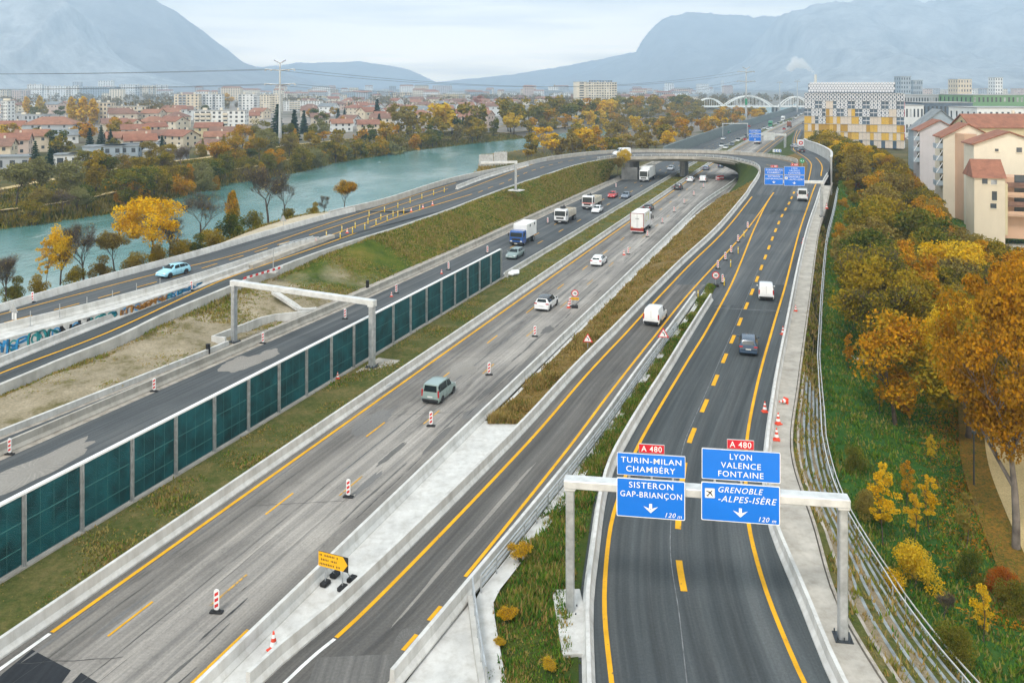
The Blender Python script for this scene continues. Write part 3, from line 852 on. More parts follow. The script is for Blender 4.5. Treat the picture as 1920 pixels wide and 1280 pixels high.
strip('median_lower_fill', [Vector((p.x, p.y, zL2(p.y) + .02)) for p in by_y(gpx, ysV)], [Vector((p.x, p.y, zL2(p.y) + .02)) for p in by_y(low_left, ysV)], M['concrete'])
ysV = np.linspace(123.5, 157.5, 30)
strip('closed_lane_surface', [Vector((p.x, p.y, zL1(p.y) + .005)) for p in by_y(up_right, ysV)], [Vector((p.x, p.y, zL2(p.y) + .005)) for p in by_y(low_left, ysV)], M['asphalt_mid'])
ysV = np.linspace(106, 124, 20)
strip('median_fill', [Vector((p.x, p.y, zL1(p.y) + .03)) for p in by_y(up_right, ysV)], [Vector((p.x, p.y, zL2(p.y) + .02)) for p in by_y(low_left, ysV)], M['concrete'])
Lline = rs(pl([(-60, 605), (0, 590), (145, 552), (299, 512), (433, 480), (584, 430), (640, 411), (760, 372), (855, 343)], zL1), 1.5)
def fixz(pts, f):
 for p in pts:
  if p.y < 241: p.z = f(p.y)
 return pts
fixz(Lline, zL1)
mk = MB(); line_mark(mk, Lline, .2); mk.build('edge_line', M['yellow'], roadU)
Ldash = rs(pl([(-10, 610), (54, 593), (118, 577), (181, 560), (234, 545), (310, 524), (395, 498), (450, 481), (502, 465), (549, 450), (580, 441)], zL1), 1)
fixz(Ldash, zL1)
mk = MB(); dash_mark(mk, Ldash, .18, 3.0, 2.4, 1.0)
line_mark(mk, rs(pl([(580, 441), (640, 421), (760, 381), (840, 354)], zL1), 1.5), .2)
mk.build('lane_dashes', M['yellow'], roadU)
Wline = rs(pl([(-60, 725), (0, 700), (198, 625), (420, 524), (640, 447), (760, 402), (885, 364)], zL2), 1.5)
fixz(Wline, zL2)
mk = MB(); line_mark(mk, Wline, .24)
W2 = rs(pl([(590, 452), (640, 434), (740, 399), (800, 380), (885, 351), (969, 319), (1026, 300.5), (1087, 291.5)], zL2), 1.5)
fixz(W2, zL2)
line_mark(mk, W2, .2)
Wd = rs(pl([(895, 362), (921, 351), (942, 344), (974, 329), (1013, 315), (1057, 303.5), (1110, 295.5), (1150, 292)], zL2), 1)
fixz(Wd, zL2)
dash_mark(mk, Wd, .2, 3, 3.2, .5)
mk.build('edge_line', M['yellow'], roadL)
mk = MB()
line_mark(mk, rs([p for p in off(L_far[:iF], -1.0)], 1.5), .2)
dn = deckN[6:kN]
dash_mark(mk, off(dn, 4.2), .16, 3, 8, 2)
mk.build('edge_line', M['yellow'], roadDeck)
ramp_in = rs([mid] + pl([(1513, 318, 6.1), (1514, 307, 6.25), (1506, 297, 6.3), (1492, 287.5, 6.2), (1483, 281, 5.6), (1484, 272, 4.4), (1486, 259, 2.2), (1492, 244, .5)]), 1.5)
kb = nearest_on(A_base, endR)
ramp_out = A_base[kb:]
roadR = strip('right_ramp_surface', ramp_in, ramp_out, M['asphalt_mid'], n=90)
mk = MB(); line_mark(mk, off(ramp_in[2:], .9), .22); mk.build('edge_line', M['yellow'], roadR)
mb = MB()   # ground plate filling the fork's nose
mb.add([endL + Vector((0, 0, -.03)), endR + Vector((0, 0, -.03)), ramp_in[6] + Vector((1, 0, -.03)), L_far[2] + Vector((0, 0, -.03)), mid + Vector((-4, 8, -.03))], [(0, 1, 2, 3, 4)], 0, [[(0, 0)] * 5])
tag(mb.build('fork_surface', M['asphalt_mid']), kind='structure')
mb = MB()
isl = [L_far[0]] + [p for p in L_far[1:14]]
q = nearest_on(ramp_in, P(1506, 297, 6.3))
isl_r = ramp_in[3:q + 14]
mb.loft(rsn(isl, 20), rsn(isl_r, 20), cols=4)
tag(mb.build('island_grass', M['grass_dry'], loc=(0, 0, -.05)), kind='structure')
strip('island_slope_grass', rsn([L_far[13], L_far[13] + Vector((4, 22, -3)), Vector((MX(330, 15), 330, 0.05)), Vector((MX(372, 15.5), 372, .05))], 20), rsn(ramp_in[q + 13:], 20), M['grass_lush'], cols=3)
# ================================================================== verges and slopes
def lump(amp, sc, edge=.12, seed=0.0):
 def f(p, t, s):
  e = min(1, t / edge, (1 - t) / edge)
  return e * amp * (mnoise.noise((p.x * sc, p.y * sc, seed)) + .5 * mnoise.noise((p.x * sc * 3, p.y * sc * 3, seed + 5)))
 return f
strip('median_grass', mline(-6.3, YB, 700, 2, .10), mline(-1.1, YB, 700, 2, .10), M['grass'], cols=8, bump=lump(.12, .35))
strip('median_concrete_strip', mline(-6.75, YB, 700, 4, .05), mline(-6.15, YB, 700, 4, .05), M['concrete_dirty'])
ysg = np.linspace(30, 69, 20)
strip('drain_strip', [Vector((MX(y, 10.9), y, .06)) for y in ysg], by_y(off(B_left, -1.4, .06), ysg), M['concrete_light'], cols=2)
ysv = np.linspace(68.5, 196, 80)
vl = [Vector((MX(y, 11.2 + 3.4 * sstep(165, 235, y)), y, .05)) for y in ysv]
vr = [p + Vector((0, 0, .12)) for p in by_y(off(near_first, -.55), ysv)]
strip('slip_road_verge', [a.lerp(b_, .10) for a, b_ in zip(vl, vr)], vr, M['grass_dry'], cols=8, bump=lump(.22, .4))
strip('slip_road_drain', vl, [a.lerp(b_, .105) + Vector((0, 0, .01)) for a, b_ in zip(vl, vr)], M['concrete_light'])
i0 = [i for i, p in enumerate(near_first) if p.y > 194][0]
top = off(near_first, -.5)[i0:]
top = [p for p in top if p.x > 52]
foot = [Vector((MX(p.y, 14.9), min(p.y, 262), .05)) for p in top]
foot = [Vector((MX(y, 14.6), y, .05)) for y in np.linspace(194, 262, len(top))]
strip('bridge_end_bank', foot, top, M['grass_lush'], cols=6, bump=lump(.25, .35))
ysl = np.linspace(58, 243, 150)
shp = off(L_near, -.5)
top = [p + Vector((0, 0, .02 - .85 * (1 - sstep(112, 140, p.y)))) for p in by_y([p for p in shp if p.y < 243.5], ysl)]
foot = [Vector((MX(y, dK(y)), y, .35 if y < 89 else .09)) for y in ysl]
def slopeb(p, t, s):
 e = min(1, t / .1, (1 - t) / .06)
 bl = .35 * math.sin(math.pi * t) if False else 0
 return e * (.55 * mnoise.noise((p.x * .10, p.y * .10, 2)) + .28 * mnoise.noise((p.x * .4, p.y * .4, 7)) + .12 * mnoise.noise((p.x * 1.3, p.y * 1.3, 3))) + bl
m, n, b, o = new_mat('embankment')
g = n.nodes.new('ShaderNodeNewGeometry').outputs['Position']
sp = n.nodes.new('ShaderNodeSeparateXYZ'); n.links.new(g, sp.inputs[0])
nn = noise_tex(n, g, .10, 4, .6)
ad = n.nodes.new('ShaderNodeMath'); ad.operation = 'MULTIPLY_ADD'; ad.inputs[1].default_value = 45; n.links.new(nn.outputs[0], ad.inputs[0]); n.links.new(sp.outputs['Y'], ad.inputs[2])
mr = n.nodes.new('ShaderNodeMapRange'); mr.inputs['From Min'].default_value = 131; mr.inputs['From Max'].default_value = 141; n.links.new(ad.outputs[0], mr.inputs['Value'])
def soilpart():
 a = noise_tex(n, g, .30, 8, .68); r = ramp(n, [(.25, (.065, .085, .018)), (.37, (.17, .145, .07)), (.46, (.28, .235, .155)), (.7, (.40, .34, .245))]); n.links.new(a.outputs[0], r.inputs[0]); return r
def greenpart():
 a = noise_tex(n, g, .16, 8, .66); r = ramp(n, [(.36, (.035, .065, .008)), (.5, (.075, .105, .012)), (.6, (.125, .125, .018)), (.72, (.21, .16, .04))]); n.links.new(a.outputs[0], r.inputs[0]); return r
c = mixc(n, mr.outputs[0], soilpart().outputs[0], greenpart().outputs[0])
f2 = noise_tex(n, g, 5.0, 6, .75); r3 = ramp(n, [(.3, (.55, .55, .55)), (.7, (1.4, 1.4, 1.4))]); n.links.new(f2.outputs[0], r3.inputs[0])
c2 = mixc(n, .75, c.outputs[0], r3.outputs[0], 'MULTIPLY')
n.links.new(c2.outputs[0], b.inputs['Base Color']); b.inputs['Roughness'].default_value = .95; b.inputs['Specular IOR Level'].default_value = .1
bump(n, b, f2.outputs[0], .6, .12)
M['embankment'] = m
SLOPE = (top, foot)
strip('embankment_slope', top, foot, M['embankment'], cols=22, bump=slopeb, n=220)
strip('drain_channel', mvar(dK, 40, 330, 0, .06), mvar(dB1, 40, 330, -.4, .04), M['concrete_dirty'])
strip('channel_asphalt', mvar(dK, 40, 92, .6, .075), mvar(dB1, 40, 92, -.7, .075), M['asphalt_mid'])
strip('road_edge_concrete', mvar(dB1, 40, 330, -.3, .012), mvar(dB1, 40, 330, .95, .012), M['concrete_dirty'])
ysr = np.linspace(62, 214, 100)
lf = by_y([p for i, p in enumerate(L_far) if i > iF], ysr)
def shw(y): return 1.2 + 5.5 * sstep(112, 150, y) * (1 - sstep(152, 166, y))
sh = [p + Vector((-shw(p.y), .2, -.15)) for p in lf]
strip('sandy_shoulder', sh, [p + Vector((0, 0, -.03)) for p in lf], M['sand'], cols=3)
strip('river_bank_slope', [Vector((min(near_bank(p.y) + 1, q.x - 2.5), p.y, -3.2)) for p, q in zip(lf, sh)], [q + Vector((0, 0, .0)) for q in sh], M['bankside'], cols=8, bump=lump(.5, .25))
ysr = np.linspace(214, 262, 30)
lf = by_y([p for i, p in enumerate(L_far) if p.x < 31 and i > 5], ysr)
strip('ramp_river_slope', [p + Vector((-11, 4, -8.3)) for p in lf], [p + Vector((0, 0, -.05)) for p in lf], M['bankside'], cols=4)
yw = np.linspace(31, 190, 90)
strip('walkway_concrete', [p + Vector((0, 0, .05)) for p in by_y(off(A_base, .5), yw)], [p + Vector((0, 0, .05)) for p in by_y(A_walk, yw)], M['concrete_warm'], cols=2)
yt = np.linspace(31, 111.5, 70)
tl = by_y(off(B_rbar, 1.2, .12), np.linspace(45.6, 111.5, 70))
tl = [Vector((-1.9 + (y - 31) * -.01 if y < 45.5 else by_y(B_rbar, [y])[0].x + .55, y, zA(y) + .10)) for y in yt]
wing = rs(pl([(909, 1300), (905, 1280), (893, 1200), (884, 1125)], z0), 1)
tl = [Vector((by_y(wing, [y])[0].x + .05 if y < 45 else by_y(off(B_rbar, .55), [y])[0].x, y, zA(y) + .10)) for y in yt]
tr = [p + Vector((0, 0, .06)) for p in by_y(off(A_inbar, -.45), yt)]
TRI = (tl, tr)
strip('wedge_grass', tl, tr, M['grass_lush'], cols=10, bump=lump(.18, .45))
strip('wedge_concrete_edge', [p + Vector((-.05, 0, .03)) for p in tl], [p.lerp(q, min(.45, 1.0 / max(.5, (q - p).length))) + Vector((0, 0, .10)) for p, q in zip(tl, tr)], M['concrete_light'], n=70)
mb = MB()
ap = [P(735, 1290, -1.4), P(700, 1330, -1.4), P(935, 1330, -1.4), P(893, 1200, -1.4), P(878, 1118, -1.4)]
mb.add([Vector((-5.0, 38.6, -.12)), Vector((-9.0, 30, -.12)), Vector((-.6, 30, -.12)), Vector((-1.6, 40, -.12)), Vector((-2.2, 45.8, -.12))], [(0, 1, 2, 3, 4)], 0, [[(0, 0)] * 5])
tag(mb.build('apron_concrete', M['concrete_light']), kind='structure')
PARKX = lambda y: walkx(y) + CW(y)
mb = MB()
yp = [24 * 1.012 ** i for i in range(220)]; yp = [y for y in yp if y < 212]
def parkz(p, t, s): return .25 * mnoise.noise((p.x * .15, p.y * .15, 5)) + .12 * mnoise.noise((p.x * .6, p.y * .6, 1))
K = 64
fr = [0] + [75 * (k / K) ** 1.5 for k in range(1, K + 1)]
for y in yp:
 for f in fr:
  x = PARKX(y) - .3 + f
  mb.v.append((x, y, ground_z(x + .3, y) + .24 + min(1, f / 2) * parkz(Vector((x, y, 0)), 0, 0)))
for i in range(len(yp) - 1):
 for j in range(K):
  mb.f.append((i * (K + 1) + j, i * (K + 1) + j + 1, (i + 1) * (K + 1) + j + 1, (i + 1) * (K + 1) + j)); mb.m.append(0); mb.uv.append(None); mb.sm.append(True)
tag(mb.build('park_lawn', M['park']), kind='structure')
PZ = -4.25
pth = rs([P(1990, 1180, PZ), P(1935, 1060, PZ), P(1890, 960, PZ), P(1860, 880, PZ), P(1848, 800, PZ), P(1840, 700, PZ), P(1838, 600, PZ)], 1.5)
strip('sandy_path', off(pth, -.2, .16), off(pth, 3.0, .16), M['path'])
strip('leaf_litter', off(pth, -2.2, .12), off(pth, -.15, .14), M['litter'], cols=4)
strip('leaf_litter_far', off(pth, 2.9, .12), off(pth, 16, .12), M['litter'], cols=4)
# ================================================================== barriers and walls
NJ = [(-.30, 0), (-.30, .10), (-.13, .34), (-.10, .85), (.10, .85), (.13, .34), (.30, .10), (.30, 0)]
LOW = [(-.22, 0), (-.20, .62), (.20, .62), (.22, 0)]
KERB = [(-.2, -.3), (-.2, .30), (.2, .30), (.2, -.3)]
def wall(name, pts, prof, mat, label, cat='barrier', joints=0.0, step=2.0):
 mb = MB()
 pts = rs(pts, step)
 mb.sweep(pts, prof, 0)
 o = tag(mb.build(name, mat), label, cat)
 return o
def sink(pts, d=.06):
 return [p + Vector((0, 0, -d)) for p in pts]
wall('concrete_barrier', mline(-.92, YB, 640), NJ, M['concrete_light'], 'long pale concrete barrier beside the yellow line left of the worn grey carriageway')
mrb = [Vector((MX(y, 10.62 + .3 * sstep(60, 120, y) + 2.7 * sstep(185, 243, y)), y, 0)) for y in np.linspace(YB, 243, 90)]
wall('concrete_barrier', mrb, NJ, M['concrete_light'], 'concrete barrier on the right edge of the worn grey carriageway beside the yellow arrow sign')
blb = [p for p in off(B_left, -1.18) if 30 < p.y < 181] + [p for p in off(near_first, -.28) if p.y > 184][:14]
wall('concrete_barrier', blb, NJ, M['concrete_light'], 'concrete barrier left of the slip road, curving up to the bridge')
wall('concrete_barrier', [p for p in A_inbar if p.y < 111.5], NJ, M['concrete_light'], 'curved concrete barrier left of the right carriageway, along the wedge of grass')
wall('concrete_barrier', [p for p in B_rbar if 36 < p.y < 112], NJ, M['concrete_light'], 'concrete barrier right of the slip road under the grey guard rail')
rb = [p for p in off(A_base, .25) if 30 < p.y < 205]
wall('concrete_barrier', rb, NJ, M['concrete_light'], 'curved concrete barrier right of the right carriageway beside the walkway and cones')
wall('concrete_barrier', mvar(dB1, 40, 330), NJ, M['concrete_warm'], 'concrete barrier at the foot of the grassy bank, left of the oncoming lanes')
wall('concrete_barrier', mline(-6.35, 120.5, 640), NJ, M['concrete'], 'concrete barrier beyond the green screen, between oncoming lanes and median grass')
kw = mvar(dK, 40, 89.0, -.05)
wall('kerb_wall', kw, [(-.14, -.2), (-.14, .55), (.14, .55), (.14, -.2)], M['concrete_light'], 'low pale kerb wall along the foot of the bare earth slope', 'wall')
wall('upper_barrier', [p for p in by_y(off(Lfl, -.1), np.linspace(64, 156.5, 60))], [(-.35, -.2), (-.32, .35), (-.1, .80), (.1, .80), (.3, .12), (.32, -.2)], M['concrete_light'], 'pale concrete barrier on the river side of the upper road behind the light blue car')
wall('concrete_barrier', [p for p in by_y(off(up_right, .25), np.linspace(66, 128, 50))], NJ, M['concrete_light'], 'concrete barrier between the light blue car and the graffiti wall')
wall('concrete_barrier', [p for p in by_y(off(low_left, .3), np.linspace(64, 112, 50))], NJ, M['concrete_light'], 'concrete barrier in front of the graffiti wall, left of the lower road')
wall('concrete_barrier', [Vector((p.x - .3, p.y, zL2(p.y))) for p in by_y(low_left, np.linspace(112.3, 132, 20))], [(-.6, 0), (-.5, .5), (.5, .5), (.6, 0)], M['concrete_warm'], 'short low concrete block wall ending at the metal crash cushion')
lnk = by_y([p for p in off(L_near, -.2) if p.y < 241], np.linspace(60, 238, 110))
wall('road_edge_wall', lnk, [(-.2, -.3), (-.2, .2), (.22, .2), (.24, -1.3)], M['concrete'], 'low concrete edge wall along the top of the grassy bank')
iw = [p for i, p in enumerate(L_far) if p.x < 31.5 and i > 5 and p.y > 150]
wall('ramp_wall', off(iw, .3), [(-.25, -1.5), (-.25, 1.05), (.15, 1.05), (.2, -1.5)], M['concrete'], 'tall concrete wall on the river side of the curving flyover ramp', 'wall')
nose = rs(pl([(856, 355), (900, 338), (945, 323.5), (990, 311)], zL1), 1)
for p in nose: p.z = zL1(p.y)
wall('concrete_barrier', nose, NJ, M['concrete_light'], 'short concrete divider with a rounded nose on the flyover ramp')
gp = [Vector((p.x, p.y, zL2(p.y) - .1)) for p in by_y(wall_line(up_right), np.linspace(66, 107, 40))]
gw = MB()
for i in range(len(gp) - 1):
 a, b_ = gp[i], gp[i + 1]
 ta, tb = zL1(a.y) + .12, zL1(b_.y) + .12
 n1 = normals(gp)[i] * .35
 A0, A1, B0, B1 = Vector((a.x, a.y, a.z)), Vector((a.x, a.y, ta)), Vector((b_.x, b_.y, b_.z)), Vector((b_.x, b_.y, tb))
 gw.quad(A0, B0, B1, A1); gw.quad(A1, B1, B1 - n1, A1 - n1); gw.quad(A0 - n1, A1 - n1, B1 - n1, B0 - n1)
gwo = tag(gw.build('graffiti_wall', M['concrete_light']), 'concrete retaining wall sprayed with teal, black and orange graffiti below the upper road', 'wall')
M['spray_black'] = plain('spray_black', (.03, .03, .035), .7); M['spray_teal'] = plain('spray_teal', (.02, .30, .32), .6); M['spray_blue'] = plain('spray_blue', (.04, .30, .62), .6)
M['spray_orange'] = plain('spray_orange', (.55, .25, .04), .6); M['spray_grey'] = plain('spray_grey', (.22, .22, .25), .7)
gx = xof(gp)
def gpt(y, v):     # point on the painted face: depth y, 0..1 up the wall
 x = gx(y); lo = zL2(y) + .05; hi = zL1(y) + .05
 return Vector((x + .02, y - .012, lo + (hi - lo) * v))
def stroke(mb, pts, wd, mi):
 pts = [Vector((a, b_, 0)) for a, b_ in pts]
 pts = rs(pts, .06)
 for i in range(len(pts) - 1):
  p, q = pts[i], pts[i + 1]
  t = (q - p); nn = Vector((-t.y * .8, t.x * 1.25, 0))
  if nn.length < 1e-6: continue
  nn.normalize(); nn *= wd / 2
  c = [(p + nn), (q + nn), (q - nn), (p - nn)]
  mb.add([gpt(v.x, min(.98, max(.02, v.y / max(.3, zL1(v.x) - zL2(v.x))))) for v in c], [(0, 1, 2, 3)], mi)
rg = random.Random(4)
gm = MB()
y = 71.0
k_ = 0
while y < 103:
 hh = zL1(y) - zL2(y)
 if hh < .2: break
 ci = [0, 1, 2, 1, 0, 1, 3, 3, 2, 2][min(9, int((y - 72.5) / 3.1))]
 wdt = rg.uniform(1.0, 1.7)
 h1 = hh * rg.uniform(.62, .85)
 path_ = [(y + wdt * rg.uniform(0, 1), hh * .1 + h1 * rg.uniform(.0, 1)) for _ in range(6)]
 path_[0] = (y + .1, hh * .12); path_[1] = (y + .2, hh * .12 + h1);
 stroke(gm, path_, rg.uniform(.16, .30), ci)
 stroke(gm, [(a + .12, b_ - .05) for a, b_ in path_[:4]], .09, 0)
 if k_ % 2 == 0:
  c0 = (y + wdt * .55, hh * .5)
  stroke(gm, [(c0[0] + .35 * math.cos(t), c0[1] + min(.45, hh * .3) * math.sin(t)) for t in np.linspace(0, 6.3, 14)], .16, rg.choice([1, 2, ci]))
 if rg.random() < .6:
  stroke(gm, [(y + wdt * rg.uniform(0, 1), hh * rg.uniform(.75, .95)) for _ in range(4)], .05, 4)
 y += wdt * rg.uniform(.5, .75); k_ += 1
gm.build('graffiti_lettering', [M['spray_black'], M['spray_teal'], M['spray_blue'], M['spray_orange'], M['spray_grey']], gwo)
for k, (px, py) in enumerate(((57, 612), (112, 598), (163, 584), (211, 571), (256, 557), (300, 546))):
 c = PP(px, py, zL1); mb = MB(); mb.tube((0, 0, 0), (0, 0, 1.55), .04, n=6); mb.box((0, 0, .03), (.5, .35, .06))
 tag(mb.build('steel_post', M['galv'], loc=c), 'thin steel post above the graffiti wall, %s from the left' % ORD[k], 'post', 'thin posts above the graffiti wall')
wv = [Vector((p.x, p.y, 0)) for p in wing]
wall('wing_wall', wv, [(-.2, -1.2), (-.2, .28), (.2, .28), (.2, -1.2)], M['concrete'], 'concrete wing wall at the near corner of the grass wedge', 'wall')
def guardrail(label, pts, every=2.0, hgt=.95, rails=(.92, .62, .36), r=.035):
 root = empty('guard_rail', pts[0], 0, label, 'guard rail')
 inv = pts[0].copy()
 q = [p - inv for p in rs(pts, every)]
 for i, p in enumerate(q):
  mb = MB(); mb.box((p.x, p.y, p.z + hgt / 2), (.08, .08, hgt)); mb.build('rail_post', M['galv'], root)
 for h_ in rails:
  mb = MB(); mb.sweep([p + Vector((0, 0, h_)) for p in q], [(-r, -r * 1.6), (-r, r * 1.6), (r, r * 1.6), (r, -r * 1.6)]); mb.build('rail_bar', M['galv'], root)
 return root
grp = by_y(off(B_rbar, .62, .12), np.linspace(45.5, 93, 60))
guardrail('grey steel guard rail along the right side of the slip road', grp)
guardrail('short steel guard rail going down the wing wall at the corner', [p + Vector((.05, 0, .28)) for p in reversed(wv)][:14], 1.6)
# ================================================================== noise screen
ns0, ns1 = 119.6, 25.0
scr = empty('noise_screen', (MX(72, -6.72), 72, 0), 0, 'long dark green acoustic screen with grey posts and white cap on the median', 'noise screen')
inv = Vector((MX(72, -6.72), 72, 0))
SP = 4.0 * math.cos(M_HEAD)
ca, sa = math.sin(M_HEAD), math.cos(M_HEAD)
ndir = Vector((sa, -ca, 0))              # faces the worn carriageway
tdir = Vector((ca, sa, 0))
HP = 4.15
ypos = ns0
prev = None
while ypos > ns1:
 c = Vector((MX(ypos, -6.72), ypos, 0)) - inv
 mb = MB(); mb.box((c.x, c.y, HP / 2), (.20, .24, HP), -M_HEAD); mb.box((c.x + ndir.x * .14, c.y + ndir.y * .14, HP / 2), (.24, .05, HP), -M_HEAD + math.pi / 2 * 0); mb.build('screen_post', M['galv'], scr)
 if ypos - SP > ns1:
  mid_ = c - tdir * 2.0
  a0, a1 = c - tdir * 3.86, c - tdir * .14
  mb = MB()
  mb.box((mid_.x, mid_.y, HP / 2 + .12), (.10, 3.72, HP - .3), -M_HEAD)
  for k in range(34):
   z = .24 + (HP - .32) * (k + .5) / 34
   cc = mid_ + ndir * .06
   mb.box((cc.x, cc.y, z), (.035, 3.70, .060), -M_HEAD)
  for z in (1.20, 2.62):
   cc = mid_ + ndir * .072
   mb.box((cc.x, cc.y, z), (.04, 3.71, .055), -M_HEAD, 1)
  for f in (-.93, 0, .93):
   cc = mid_ + tdir * f + ndir * .082
   mb.box((cc.x, cc.y, HP / 2 + .1), (.012, .022, HP - .34), -M_HEAD, 1)
  mb.build('screen_panel', [M['teal'], M['teal_rib']], scr)
  mb = MB(); mb.box((mid_.x, mid_.y, HP + .03), (.30, 3.995, .11), -M_HEAD); mb.build('cap_rail', M['white'], scr)
  mb = MB(); cc = mid_ + ndir * .1; mb.box((cc.x, cc.y, .06), (.34, 3.9, .13), -M_HEAD); mb.build('base_beam', M['concrete_warm'], scr)
 ypos -= SP
# ================================================================== flyover bridge
br = empty('flyover_bridge', (48, 252, 0), 0, 'curved concrete flyover bridge crossing the motorway on a pier', 'bridge')
binv = Vector((48, 252, 0))
jb0 = [i for i, p in enumerate(deckN) if p.y > 205][0]; jb1 = kN + 2
dN = rsn([p for p in deckN[jb0:jb1]], 60)
cF0 = 3
dF = rsn([p for p in deckF[cF0:kF + 2]], 60)
mb = MB()
for i in range(59):
 a, b_, c, d = dN[i], dN[i + 1], dF[i + 1], dF[i]
 dz1, dz2 = Vector((0, 0, -.10)), Vector((0, 0, -1.25))
 ia, ib = a.lerp(d, .12), b_.lerp(c, .12)
 mb.quad(*[p - binv for p in (a + dz1, b_ + dz1, b_ + dz1 * 5, a + dz1 * 5)])
 mb.quad(*[p - binv for p in (a + dz1 * 5, b_ + dz1 * 5, ib + dz2, ia + dz2)])
 ic, id_ = c.lerp(b_, .12), d.lerp(a, .12)
 mb.quad(*[p - binv for p in (ia + dz2, ib + dz2, ic + dz2, id_ + dz2)])
 mb.quad(*[p - binv for p in (id_ + dz2, ic + dz2, c + dz1, d + dz1)])
mb.build('deck_slab', M['bridge_concrete'], br)
pN = [p - binv for p in off(dN, -.05)]
mb = MB(); mb.sweep(pN, [(-.28, -.45), (-.28, .42), (.12, .42), (.16, -.45)]); pa = mb.build('parapet', M['concrete_warm'], br)
mb = MB()
for h_ in (.72, .98): mb.sweep([p + Vector((0, 0, h_)) for p in pN], [(-.04, -.04), (-.04, .04), (.04, .04), (.04, -.04)])
for p in pN[::2]: mb.box((p.x, p.y, p.z + .7), (.08, .08, .6))
mb.build('hand_rail', M['galv_light'], pa)
pF = [p - binv for p in off(dF, .05)]
mb = MB(); mb.sweep(pF, [(-.14, -.45), (-.10, .85), (.10, .85), (.14, -.45)]); pa = mb.build('parapet', M['concrete_warm'], br)
mb = MB(); mb.sweep([p + Vector((0, 0, 1.05)) for p in pF], [(-.04, -.04), (-.04, .04), (.04, .04), (.04, -.04)])
for p in pF[::3]: mb.box((p.x, p.y, p.z + .9), (.08, .08, .3))
mb.build('hand_rail', M['galv_light'], pa)
pc = Vector((MX(256, -3.2), 256, 0)) - binv
mb = MB(); mb.bbox((pc.x, pc.y, 2.5), (1.5, 7.5, 5.2), .3, -M_HEAD); mb.bbox((pc.x + .3, pc.y, 4.85), (2.6, 8.6, .7), .2, -M_HEAD); mb.build('pier', M['concrete_dark'], br)
ab = P(1186, 330, 0) - binv
mb = MB(); mb.box((ab.x - .5, ab.y - 3, 2.5), (1.2, 15, 5.3), -M_HEAD); mb.box((ab.x - 2.3, ab.y - 10, 1.4), (4.5, .6, 4.2), -M_HEAD + .25); mb.build('abutment', M['concrete_dark'], br)
ab2 = Vector((MX(250, 17.8), 250, 0)) - binv
mb = MB(); mb.box((ab2.x, ab2.y, 2.5), (1.2, 16, 5.2), -M_HEAD); mb.build('abutment', M['concrete_dark'], br)
rw = [p for p in off(ramp_out, .35) if True]
i1 = nearest_on(rw, P(1556, 318, 5.9)); i2 = nearest_on(rw, P(1503, 276, 4.9))
rw = rs(rw[i1:i2], 1.2)
mb = MB()
mb.sweep(rw, [(-.16, -.2), (-.16, 2.9), (-.30, 2.95), (-.30, 3.1), (.30, 3.1), (.30, 2.95), (.16, 2.9), (.16, -7.0), (-.1, -7)])
rwo = tag(mb.build('curved_parapet_wall', M['concrete_light']), 'tall curved pale concrete wall round the outside of the right ramp', 'wall')
mb = MB()
nw = normals(rw)
for i in range(2, len(rw) - 1, 2):
 p = rw[i] - nw[i] * .17
 a = math.atan2(nw[i].y, nw[i].x)
 mb.box((p.x, p.y, p.z + 1.45), (.035, .05, 2.9), a)
mb.build('panel_joints', M['concrete_dark'], rwo)
e_ = rw[-1]
rws = MB()
e2 = P(1489, 277, 4.4)
frw = [Vector((MX(y, -21.2), y, 0)) for y in np.linspace(318, 980, 90)]
M['wall_grey'] = concrete('screen_grey', (.20, .235, .235), .1, .2)
fo = wall('retaining_wall', frw, [(-.4, -1), (-.3, 4.3), (.3, 4.3), (.4, -1)], M['wall_grey'], 'long grey-green wall left of the motorway beyond the bridge', 'wall')
crb = empty('terraced_retaining_wall', (walkx(80) + 3, 80, -2), 0, 'terraced planter wall with grey beams and weeds, stepping down right of the walkway', 'retaining wall')
cinv = Vector((walkx(80) + 3, 80, -2))
yc = np.linspace(28, 196, 130)
aw = by_y(A_walk, yc)
NT = 7
M['beam_grey'] = plain('beam_grey', (.27, .30, .31), .6, .2, var=.2, scale=1.5)
wt = lambda y: CW(y) - .1
def terr(k, y, base):       # k from 0 (walkway) to NT (foot)
 f = k / NT
 zlow = base.z - CD(y)
 zt = base.z + .05
 return Vector((base.x + .15 + f * wt(y), y, zt + (zlow - zt) * f))
for k in range(NT):
 L_ = [terr(k, p.y, p) + Vector((.12, 0, -.42)) for p in aw]
 R_ = [terr(k + 1, p.y, p) + Vector((.0, 0, .05)) for p in aw]
 mb = MB()
 mb.loft([p - cinv for p in L_], [p - cinv for p in R_], cols=3, bump=lambda p, t, s: (.10 * mnoise.noise((p.x * 1.3, p.y * 1.3, 3)) if 0 < t < 1 else 0))
 mb.build('soil_terrace', M['soil'] if k in (1, 3) else M['grass'], crb)
for k in range(NT + 1):
 q = [terr(k, p.y, p) - cinv for p in aw if k in (0, NT - 1, NT) or p.y < 82]
 mb = MB()
 wd_ = .09 if 0 < k < NT - 1 else .08
 mb.sweep(q, [(-wd_, -.75), (-wd_, .07), (wd_, .07), (wd_, -.75)])
 mb.build('planter_beam', M['beam_grey'] if k > 1 else M['concrete_dirty'], crb)
for k in (NT - 1, NT):
 q = [terr(k, p.y, p) - cinv + Vector((0, 0, 0)) for p in aw]
 mb = MB(); mb.sweep([p + Vector((0, 0, .75)) for p in q], [(-.035, -.035), (-.035, .035), (.035, .035), (.035, -.035)])
 mb.build('hand_rail', M['galv_light'], crb)
 for p in q[::6]:
  mb = MB(); mb.box((p.x, p.y, p.z + .38), (.05, .05, .75)); mb.build('rail_post', M['galv_light'], crb)
